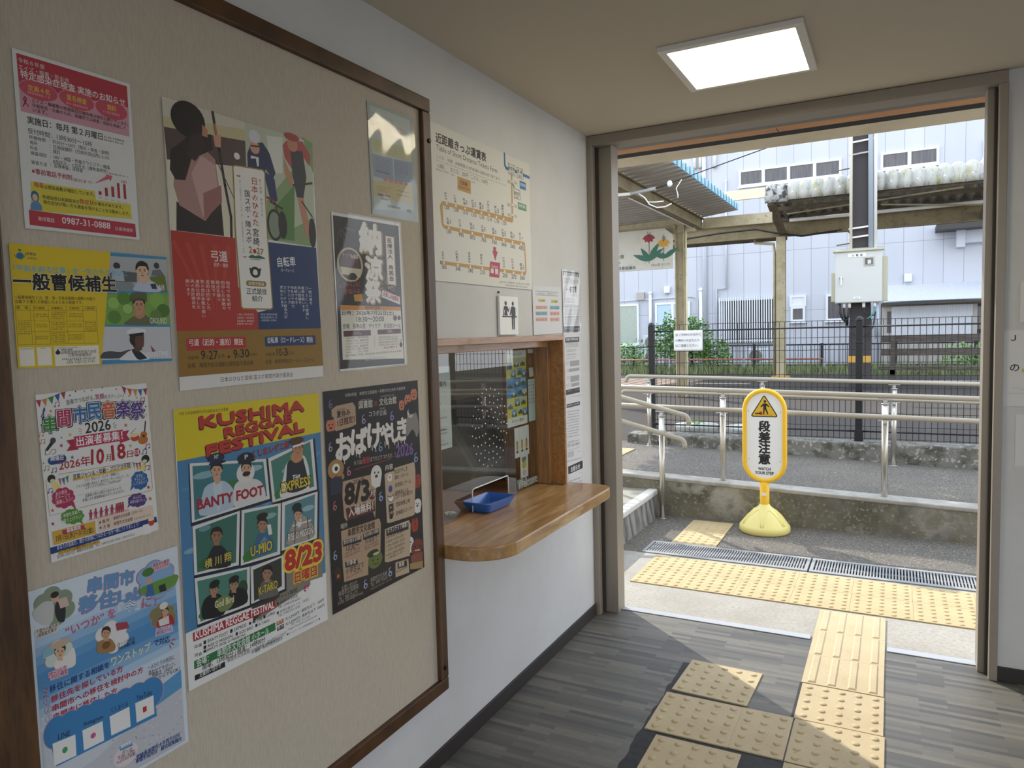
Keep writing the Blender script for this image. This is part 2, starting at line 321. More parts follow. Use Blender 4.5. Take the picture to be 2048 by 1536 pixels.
DATA['health'] = ([0.7494, 1.9855, 0.9674, 1.9864, 0.968, 1.6789, 0.7468, 1.6773], 0.2196, 0.3078, '''
G|C23A4C|28,28,853,26,853,200,31,248
G|DDA5B4|31,248,854,190,847,420,30,422
E|E8A0A8|163,248,137,69
E|D2566A|163,248,132,65
E|E8A0A8|437,245,137,72
E|D2566A|437,245,132,68
E|E8A0A8|709,245,136,76
E|D2566A|709,245,130,72
T|令和８年度|36,87,216,87,34|F6E6E8
T|エイズ・梅毒・肝炎他|36,136,388,136,38|F6E6E8
T|特定感染症検査 実施のお知らせ|46,189,828,189,56|FFF4F4|1
T|定員４名|90,262,238,262,40|F2D23C|1
T|匿名検査|364,258,511,258,42|F2D23C|1
T|無料|675,252,747,252,44|F2D23C|1
D|F3C9CE|84,285,244,285,15
D|F3C9CE|353,289,518,289,16
D|F3C9CE|637,280,780,280,17
L|A8202E|8|54,331,64,316,74,326,67,346,47,385
L|A8202E|8|54,331,60,348,84,377
T|エイズ・梅毒等の性感染症の報告者は現在も続いています。|110,340,841,340,28|201E20|1
T|早期発見・治療のため、保健所では検査・相談を実施して|110,374,820,374,28|201E20|1
T|います。|111,406,211,406,28|201E20|1
T|実施日：毎月 第２月曜日|69,496,619,496,53|201E20|1
D|555555|634,472,797,472,14
D|555555|632,495,795,495,14
T|受付時間：13時30分～15時|68,566,531,566,40|444444
T|所要時間|74,604,183,604,28|444444
T|：約30分～50分（問診・検査・説明）|210,602,665,602,31|444444
T|場所|75,639,127,639,28|444444
T|：日南保健所（日南市吾田西1-5-10）|210,638,663,638,31|444444
T|料金|74,675,126,675,28|444444
T|：無料|211,672,284,672,31|444444
T|検査項目|74,712,182,712,28|444444
T|：HIV・淋菌・性器クラミジア・梅毒|210,711,663,711,31|444444
T|B型肝炎・ C型肝炎（複数選択可）|230,744,642,744,29|444444
T|検査方法|75,776,182,776,28|444444
T|：血液検査、尿検査|209,771,446,771,29|444444
T|※事前電話予約制|74,843,358,843,40|B8303C|1
T|（前日まで）|364,848,513,848,26|B8303C
G|B83040|558,890,581,890,581,917,558,917
G|B83040|610,856,633,856,633,920,610,920
G|B83040|663,838,686,838,686,918,663,918
G|B83040|713,803,734,803,734,920,713,920
G|B83040|765,803,786,803,786,919,765,919
G|D8707C|529,838,630,763,626,751,679,756,663,799,651,784
T|161|754,797,793,797,25|B83040|1
D|777777|554,944,585,944,9
D|777777|604,946,635,946,9
D|777777|655,948,686,948,9
D|777777|707,950,738,950,10
D|777777|759,952,792,952,10
D|555555|650,746,821,746,12
G|E6D648|61,898,526,895,532,961,818,955,822,1070,53,1104
T|梅毒|82,936,147,936,40|B8303C|1
T|は感染者数が増加しています。|150,937,521,937,29|201E20|1
T|性感染症は初期症状が|134,1010,403,1010,29|201E20|1
T|無症状|406,1007,516,1007,38|C03040|1
T|の場合があります。|518,1002,749,1002,28|201E20|1
T|現在症状が無い方も検査を受けることをお勧めします。|137,1046,804,1046,29|201E20|1
E|3C6C9C|82,1000,28,40
E|E8C8A8|82,1008,18,25
G|5C94C4|44,1100,50,1057,76,1032,103,1033,126,1065,123,1097
G|C23A4C|33,1101,847,1106,850,1212,33,1206
T|専用電話|92,1171,206,1171,32|FFF0F0
T|0987-31-0888|262,1169,634,1169,47|FFF0F0|1
T|日南保健所|676,1175,826,1175,29|FFF0F0
''')
DATA['recruit'] = ([0.7216, 1.6488, 1.0284, 1.6491, 1.0274, 1.4313, 0.7192, 1.4316], 0.3075, 0.2175, '''
G|E6C81E|0,0,1230,0,1230,870,0,870
G|3F93C6|738,1,1230,0,1230,870,607,869
G|B9BDBE|732,30,1232,21,1224,288,700,297
G|5F6468|724,161,837,139,950,147,946,223,706,231
E|303236|782,102,30,26
G|B4C4CE|730,219,742,138,790,120,836,154,840,221
E|3C3A3A|1133,78,26,26
G|72767C|1076,162,1096,115,1166,106,1207,163
G|6C7C28|1066,171,1207,155,1221,288,1076,294
G|8E9498|706,238,905,221,942,291,698,297
S|C4CFE2|918,292,945,230,988,206,1056,198,1123,230,1154,291
G|2C3244|1063,232,1115,226,1125,272,1078,270
S|E4BD9C|982,176,1050,164,1052,206,1007,235,975,214
G|E6BE9E|974,167,1019,164,1025,214,962,218
E|1E1A1C|1000,114,60,66
E|E6BE9E|950,135,7,13
E|E6BE9E|1048,129,8,14
E|E6BE9E|998,133,48,62
S|1E1A1C|948,122,957,74,1004,51,1048,68,1052,115,1034,92,975,93
L|4A3428|5|968,119,989,116
L|4A3428|5|1012,115,1032,115
E|2A1E1A|979,130,8,4
E|2A1E1A|1020,128,8,4
E|A85A4C|998,167,15,5
G|B98A6A|997,132,1005,150,990,151
G|7FAE4A|691,324,1231,302,1225,566,652,566
E|9CC868|735,395,47,44
E|5C8C34|824,356,56,52
E|8CBC54|1115,362,70,62
E|4C7C30|1171,447,62,55
E|608C3C|736,505,55,52
E|A4CC74|851,437,40,38
E|648E40|1099,487,52,47
S|6B6E4C|819,564,871,512,929,488,1004,488,1062,526,1102,566
S|C08E6C|908,436,1000,434,1000,488,952,519,901,489
G|C89876|928,440,970,439,976,487,917,488
E|2A2622|952,391,56,62
E|C89876|905,408,7,13
E|C89876|997,406,7,13
E|C89876|951,409,45,59
S|2A2622|903,396,911,351,956,331,998,348,1001,393,985,371,929,370
L|4A3428|5|922,394,942,392
L|4A3428|5|963,392,983,392
E|2A1E1A|932,405,8,4
E|2A1E1A|971,404,8,4
E|A85A4C|950,440,14,4
G|B98A6A|950,407,957,425,943,425
S|5C6440|883,376,891,312,1016,304,1018,372,954,359
S|4E5636|884,369,954,348,1020,365,1020,376,954,361,883,380
G|D0D2D8|648,579,1224,584,1225,850,610,835
S|4C4E58|620,781,681,769,766,779,855,763,852,820,613,825
S|E8E8EC|764,842,797,802,863,767,961,786,1016,848
S|22262E|863,767,912,765,992,833,957,846,908,841
G|5E3E30|867,707,958,694,954,770,895,783
E|22201E|901,685,51,53
S|6A4634|902,662,974,648,976,702,964,748,906,746
S|ECECF0|833,635,845,606,915,591,989,603,992,630,912,640
G|1C1C22|847,639,979,626,978,650,855,666
G|8C4850|1032,730,1080,786,1046,788
E|3C8C4C|68,43,11,10
E|2C6CB0|68,82,25,24
L|3C8C4C|5|30,76,45,97,72,105,98,86,108,62
T|防衛省|113,74,176,74,22|3C5058|1
T|DEFENSE|114,101,178,101,13|3C5058|1
T|「平和を創る仕事」を一生のやりがいに|18,193,870,182,47|6FB4DC|1
T|一般曹候補生|9,318,763,309,118|F4EFD8|2
T|一般曹候補生|15,318,770,308,118|F4EFD8|2
T|一般曹候補生|12,314,767,305,118|F4EFD8|2
T|一般曹候補生|12,321,766,312,118|F4EFD8|2
T|一般曹候補生|12,318,766,308,118|161412|2
T|一般曹候補生とは、陸・海・空各自衛隊の部隊の中核で|10,384,590,380,26|5A4E14|1
T|活躍する曹たる隊員になるための制度です。|11,414,493,411,26|5A4E14|1
L|6A5A10|2|12,427,592,426
L|6A5A10|2|11,461,592,455
L|6A5A10|2|108,536,592,537
L|6A5A10|2|112,612,591,614
L|6A5A10|2|10,703,591,703
L|6A5A10|2|12,427,10,703
L|6A5A10|2|109,427,110,704
L|6A5A10|2|131,460,131,703
L|6A5A10|2|234,426,236,703
L|6A5A10|2|362,426,364,703
L|6A5A10|2|488,426,482,704
L|6A5A10|2|592,426,591,703
T|資　格|19,453,98,453,20|6A5A10|1
T|受付期間|130,453,209,453,19|6A5A10|1
T|試験期日|257,452,336,452,19|6A5A10|1
T|合格発表|386,451,463,451,20|6A5A10|1
T|入隊時期|500,450,578,450,20|6A5A10|1
D|6A5A10|143,493,230,493,10
D|6A5A10|142,509,230,509,10
D|6A5A10|139,567,226,567,10
D|6A5A10|138,582,225,582,10
D|6A5A10|134,652,221,652,10
D|6A5A10|133,667,220,667,10
D|6A5A10|254,476,356,476,10
D|6A5A10|253,492,355,492,10
D|6A5A10|252,508,354,508,10
D|6A5A10|252,523,353,523,10
D|6A5A10|250,554,352,554,10
D|6A5A10|249,567,351,567,10
D|6A5A10|248,584,350,584,10
D|6A5A10|247,600,349,600,10
D|6A5A10|245,628,347,628,10
D|6A5A10|244,644,346,644,10
D|6A5A10|244,659,345,659,10
D|6A5A10|242,676,344,676,10
D|6A5A10|242,692,344,692,10
D|6A5A10|380,487,484,487,10
D|6A5A10|379,505,483,505,10
D|6A5A10|375,565,479,565,10
D|6A5A10|374,582,478,582,10
D|6A5A10|370,644,474,644,10
D|6A5A10|370,660,474,660,10
D|6A5A10|369,675,473,675,10
D|6A5A10|24,538,104,538,9
D|6A5A10|23,554,103,554,9
D|6A5A10|22,567,102,567,9
D|6A5A10|22,582,101,582,9
D|6A5A10|21,598,100,598,9
D|6A5A10|20,615,100,615,9
D|6A5A10|19,630,98,630,9
D|6A5A10|496,553,584,553,10
D|6A5A10|496,568,584,568,10
D|6A5A10|495,584,583,584,10
D|6A5A10|494,600,582,600,10
D|6A5A10|493,615,581,615,10
G|F4F0E2|15,722,116,722,116,854,15,854
G|F4F0E2|135,723,235,723,235,855,135,855
G|F4F0E2|257,721,591,721,591,864,257,864
D|5A5A5A|20,736,115,736,8
D|5A5A5A|160,735,206,735,8
D|444444|262,736,425,736,8
T|防衛省 自衛隊|307,754,390,754,15|222222|1
T|自衛隊宮崎地方協力本部|305,779,570,778,25|222222
T|日南地域事務所|355,800,533,803,25|222222
D|333333|308,822,568,822,14
T|TEL 0987-22-5026|342,836,553,835,17|333333
T|FAX 0987-22-5081|341,852,552,851,15|333333
E|222222|281,766,18,15
E|222222|282,748,7,7
T|AIR|1138,280,1198,280,48|F4F4F4
T|GROUND|1041,557,1196,557,49|F4F4F4
T|MARITIME|996,831,1196,831,46|F4F4F4
''')
DATA['music'] = ([0.7474, 1.3838, 0.9656, 1.389, 0.9738, 1.0806, 0.7548, 1.0774], 0.2186, 0.3075, '''
L|5A4A30|3|-2,40,39,43,83,34,130,22,175,6,216,1
G|B8304C|1,40,36,42,22,94
G|D8902C|42,43,80,34,65,92
G|3C8C44|87,35,127,21,111,82
G|2C5CA0|134,22,172,5,157,67
G|A82C48|179,6,213,0,200,57
L|5A4A30|3|650,3,696,25,744,40,790,47,834,47,878,44
G|B8304C|655,3,692,25,678,72
G|D85C2C|700,26,740,40,725,91
G|D8902C|748,41,786,47,772,102
G|2C6CA8|794,48,829,46,817,106
G|A82C48|838,47,874,44,862,105
T|音楽でつながる、|213,101,431,86,39|222222
T|笑顔|435,89,506,87,44|B02C50|1
T|のステージへ！|508,89,668,98,33|222222
T|串|28,287,133,290,126|2A2A3A|5
T|串|32,282,129,285,119|FFFFFF|3.5
T|串|34,282,128,284,116|3C8C3C|2
T|間|129,258,238,262,128|2A2A3A|5
T|間|134,254,234,256,121|FFFFFF|3.5
T|間|136,253,232,255,118|C03060|2
T|市|248,248,362,252,131|2A2A3A|5
T|市|254,244,358,246,123|FFFFFF|3.5
T|市|256,243,356,245,120|2C6CB0|2
T|民|359,238,476,241,133|2A2A3A|5
T|民|364,233,472,235,125|FFFFFF|3.5
T|民|366,232,470,234,122|2C78B8|2
T|音|470,242,592,245,135|2A2A3A|5
T|音|476,237,587,240,128|FFFFFF|3.5
T|音|478,236,585,238,124|D8642C|2
T|楽|589,254,714,257,138|2A2A3A|5
T|楽|594,248,710,251,130|FFFFFF|3.5
T|楽|596,248,708,250,126|5A3C8C|2
T|祭|702,279,832,283,140|2A2A3A|5
T|祭|707,274,826,277,132|FFFFFF|3.5
T|祭|710,273,824,276,128|5A3C8C|2
T|2026|336,332,537,332,80|201E20|1
L|D8A02C|5|283,284,310,298
L|D8A02C|5|285,306,306,312
L|D8A02C|5|288,325,307,324
L|3C8C6C|5|556,296,575,281
L|3C8C6C|5|562,309,589,303
L|3C8C6C|5|561,321,584,324
G|B02C50|187,361,252,360,272,443,180,440,213,401
G|B02C50|606,363,688,361,664,396,690,438,600,453
G|C43A5C|243,342,634,347,642,436,249,431
T|出演者募集！|260,420,627,425,72|FFFFFF|1
E|4A4A4E|92,345,21,22
G|2A2A2E|76,349,96,366,48,414,29,408
L|2A2A2E|3|31,412,28,441,54,441,79,409,106,414,104,436,76,445
E|C84C34|733,428,39,30
E|F0D8A8|729,406,37,17
L|8A6A40|4|698,392,747,354
L|3A2A1C|12|819,406,837,308
E|C8742C|801,459,44,35
E|C8742C|811,417,31,28
E|3A2414|810,427,12,11
L|1F3F7C|6|46,158,36,170,26,160,38,141,56,119,53,100,42,122,44,172,34,184
L|A84C8C|4|134,101,136,72,164,70,161,98
E|A84C8C|128,100,7,6
E|A84C8C|156,99,7,6
L|B0506C|5|809,149,812,117,845,115,842,147
E|B0506C|802,148,9,6
E|B0506C|835,147,9,6
L|C8A05C|4|3,300,6,272,32,270,29,299
E|C8A05C|-2,299,7,6
E|C8A05C|24,299,7,6
L|C8884C|4|8,355,11,326,37,326,34,354
E|C8884C|3,354,7,6
E|C8884C|29,354,7,6
L|A8A04C|4|18,552,21,523,48,523,45,552
E|A8A04C|13,551,7,6
E|A8A04C|40,552,7,6
L|7C5CA0|4|69,576,72,547,98,547,96,576
E|7C5CA0|64,575,7,6
E|7C5CA0|90,576,7,6
L|A84C6C|6|822,533,826,501,859,500,856,533
E|A84C6C|816,532,9,6
E|A84C6C|849,532,9,6
L|6C4C9C|4|29,718,32,690,58,690,56,719
E|6C4C9C|24,717,7,6
E|6C4C9C|50,719,7,6
L|8C3C6C|6|800,708,804,676,837,676,834,709
E|8C3C6C|794,707,9,6
E|8C3C6C|827,708,9,6
L|6C8C9C|6|791,573,794,541,827,541,824,573
E|6C8C9C|784,572,9,6
E|6C8C9C|818,573,9,6
G|D8A02C|98,114,101,125,111,127,102,133,105,145,96,137,86,142,90,132,83,124,93,124
G|D8C04C|220,306,224,318,234,320,225,326,227,338,218,330,207,334,212,324,204,316,214,316
G|B03858|150,375,153,387,163,389,154,395,156,408,147,399,137,404,142,393,134,384,144,385
G|3C7CA8|221,476,224,488,234,491,226,496,228,509,218,500,208,504,213,494,205,485,215,486
G|C8B85C|689,468,693,481,705,484,695,490,698,504,687,494,675,499,680,488,671,478,683,480
G|D8643C|665,300,669,312,680,315,670,322,673,335,662,325,650,330,656,320,647,310,658,311
G|B83C5C|815,837,820,850,832,854,821,860,824,874,813,863,800,867,806,856,796,846,808,848
G|D8643C|44,836,47,848,57,851,48,856,50,869,42,859,32,863,36,853,29,844,38,846
G|A82C5C|36,934,40,946,49,949,41,954,43,967,34,957,24,961,29,951,22,942,31,943
G|D8743C|823,934,827,947,839,951,829,956,832,971,820,960,808,964,813,953,804,942,816,944
E|3C5CA0|244,32,6,6
E|2C4C8C|288,7,6,6
E|D8A04C|355,13,6,6
E|3C7C5C|411,12,6,6
E|C85C3C|498,0,6,6
E|B03C5C|609,23,6,6
E|3C6CA8|20,220,5,6
E|3C5CA8|154,334,6,6
E|3C8C5C|711,89,6,6
E|6C9C5C|778,111,6,6
E|3C5CA0|850,191,7,6
E|C8B04C|847,259,7,6
E|7C8C4C|12,497,5,6
Q|1F4884|42,459,176,521,31
T|開催日|62,492,153,498,36|FFFFFF|1
T|2026年|116,574,352,577,74|B02430|1
T|10|358,575,455,584,113|B02430|2
T|月|474,576,516,578,54|B02430|1
T|18|529,576,639,575,116|B02430|2
T|日|652,577,698,580,52|B02430|1
E|B02430|738,550,29,34
T|日|716,566,755,568,36|FFFFFF|1
L|C89848|4|109,599,677,622
L|C89848|3|16,620,18,873,26,884,111,887
L|C89848|4|847,618,850,864,838,887,632,881,241,883
G|F2E08C|54,638,72,628,131,719,56,701
E|1E1E20|55,620,28,31
E|E8DCB0|61,637,18,15
G|F2E08C|806,638,786,619,799,709,719,691
E|1E1E20|808,618,36,35
E|E8DCB0|798,635,22,16
L|5A4A30|3|101,629,125,637,153,631,182,621
G|D85C5C|104,630,122,636,117,688
G|3C6CA0|129,638,150,630,143,689
G|3C9C5C|156,632,178,620,171,681
L|5A4A30|3|690,622,714,633,742,639,768,636
G|5C9C6C|694,622,709,632,707,687
G|C84C6C|718,634,738,638,733,696
G|B03C5C|746,640,763,636,760,698
G|F0C45C|206,654,676,652,678,670,208,672
T|音楽ジャンル・年齢・プロアマ不問！|211,663,680,661,43|2A2420|1
T|ソロ・グループ・バンド・合唱など、|294,699,577,699,27|3A3432
T|ジャンルは問いません！ あなたの「やってみたい！」を、|229,731,658,733,26|3A3432
T|ステージでカタチにしてみませんか？|296,757,586,760,27|3A3432
D|888888|235,787,638,787,3
T|出演者の枠には限りがありますので、|289,815,584,821,25|3A3432
T|定員になり次第締め切らせていただきます。|266,844,609,849,25|3A3432
E|B8305C|126,779,69,63
E|B8305C|182,792,31,29
E|B8305C|166,822,31,29
E|B8305C|132,832,30,28
E|B8305C|95,816,30,28
E|B8305C|73,784,30,28
E|B8305C|76,749,30,28
E|B8305C|103,728,30,28
E|B8305C|141,730,30,28
E|B8305C|172,756,31,29
G|B8305C|165,828,200,828,212,891
T|あの曲を|74,754,158,749,31|F8E8EC
T|ステージで|66,783,175,785,31|F8E8EC
T|演奏したい！|70,819,195,815,32|F8E8EC
E|2C68A8|742,781,62,61
E|2C68A8|792,792,27,28
E|2C68A8|777,821,27,28
E|2C68A8|746,832,27,28
E|2C68A8|713,818,27,28
E|2C68A8|694,788,26,27
E|2C68A8|697,754,26,27
E|2C68A8|721,733,27,28
E|2C68A8|755,734,27,28
E|2C68A8|783,757,27,28
G|2C68A8|701,810,672,796,652,849
T|まずは|714,755,770,758,28|F0F4F8
T|チャレンジ|694,781,788,788,28|F0F4F8
T|してみたい！|686,810,796,817,28|F0F4F8
E|5A9434|180,932,71,47
E|5A9434|237,947,32,21
E|5A9434|222,968,31,21
E|5A9434|186,972,31,21
E|5A9434|149,958,31,21
E|5A9434|126,932,30,21
E|5A9434|128,906,30,21
E|5A9434|155,893,31,21
E|5A9434|193,898,31,21
E|5A9434|226,919,31,21
G|5A9434|214,970,244,972,255,1020
T|串間を音楽で|113,926,239,921,30|F4F8E8
T|盛り上げたい！|109,965,249,961,30|F4F8E8
E|5C3C84|707,936,68,46
E|5C3C84|762,949,30,21
E|5C3C84|747,970,30,21
E|5C3C84|713,975,30,20
E|5C3C84|676,962,30,20
E|5C3C84|654,936,29,20
E|5C3C84|657,912,29,20
E|5C3C84|682,898,30,20
E|5C3C84|720,902,30,20
E|5C3C84|751,922,30,21
G|5C3C84|664,954,634,942,614,979
T|みんなに|670,922,746,927,28|F0ECF4
T|音楽を届けたい♪|641,951,774,960,26|F0ECF4
G|E8B8BC|288,991,426,985,590,983,632,992,630,1007,287,998
E|B03C54|321,925,8,9
G|B03C54|312,932,329,935,328,967,322,995,317,993,317,967,311,994,305,992,307,962
L|B03C54|5|302,944,320,942,338,956
E|B03C54|360,925,8,9
G|B03C54|350,933,368,935,367,968,361,996,356,994,356,968,350,994,344,993,346,962
L|B03C54|5|341,945,358,942,377,957
E|B03C54|404,926,8,9
G|B03C54|394,933,412,936,410,968,405,996,399,995,400,969,393,995,387,994,389,963
L|B03C54|5|384,945,402,943,420,957
E|B03C54|446,926,8,9
G|B03C54|437,934,454,936,454,969,448,997,442,996,442,969,436,996,430,995,432,964
L|B03C54|5|426,946,445,944,464,958
E|B03C54|492,927,8,9
G|B03C54|482,934,500,936,499,970,494,998,488,997,488,970,481,997,475,996,477,964
L|B03C54|5|472,946,490,944,510,958
E|B03C54|531,927,8,9
G|B03C54|521,934,539,937,538,970,532,999,526,998,527,971,520,998,514,996,516,965
E|B03C54|548,927,8,9
G|B03C54|538,935,556,937,555,971,549,999,543,998,543,971,537,998,530,997,532,965
E|B03C54|564,927,8,9
G|B03C54|554,935,572,937,572,971,566,1000,560,998,560,971,553,998,547,997,549,966
E|B03C54|582,928,8,9
G|B03C54|572,935,590,938,589,971,584,1000,577,998,578,972,571,999,565,997,567,966
G|DCB040|24,1005,346,1010,343,1108,26,1107
G|B83844|94,1015,257,1017,265,1050,96,1047
T|募集期間|127,1043,230,1044,32|FFFFFF|1
T|7月1日(水)～31日(金)|43,1094,322,1102,54|2A2010|1
G|ECD4C4|365,1001,838,1007,840,1113,365,1108
T|♬ 場 所|376,1048,460,1047,29|3A2020|1
T|★ 主 催|374,1089,460,1091,29|3A2020|1
T|串間市文化会館（小ホール）|495,1046,744,1043,30|3A2A20|1
T|串間市文化会館|493,1090,652,1091,30|3A2A20|1
D|5A4A40|666,1089,820,1089,12
G|1F3F84|0,1118,863,1113,868,1160,0,1168
T|あなたの音楽が、誰かの笑顔につながる一日を一緒につくりましょう！|48,1151,701,1149,37|F0F2F8
G|F4F2EE|736,1152,804,1152,804,1235,736,1235
E|C8402C|814,1148,29,29
E|F0E0C0|814,1123,29,14
G|DCB040|51,1163,369,1170,370,1193,52,1188
T|たくさんのご応募お待ちしています！|56,1183,363,1189,26|2A2010|1
T|【お問い合わせ】 串間市文化会館　TEL：0987-72-6333 / FAX：0987-27-3163|46,1214,656,1216,26|2A2A2E
''')
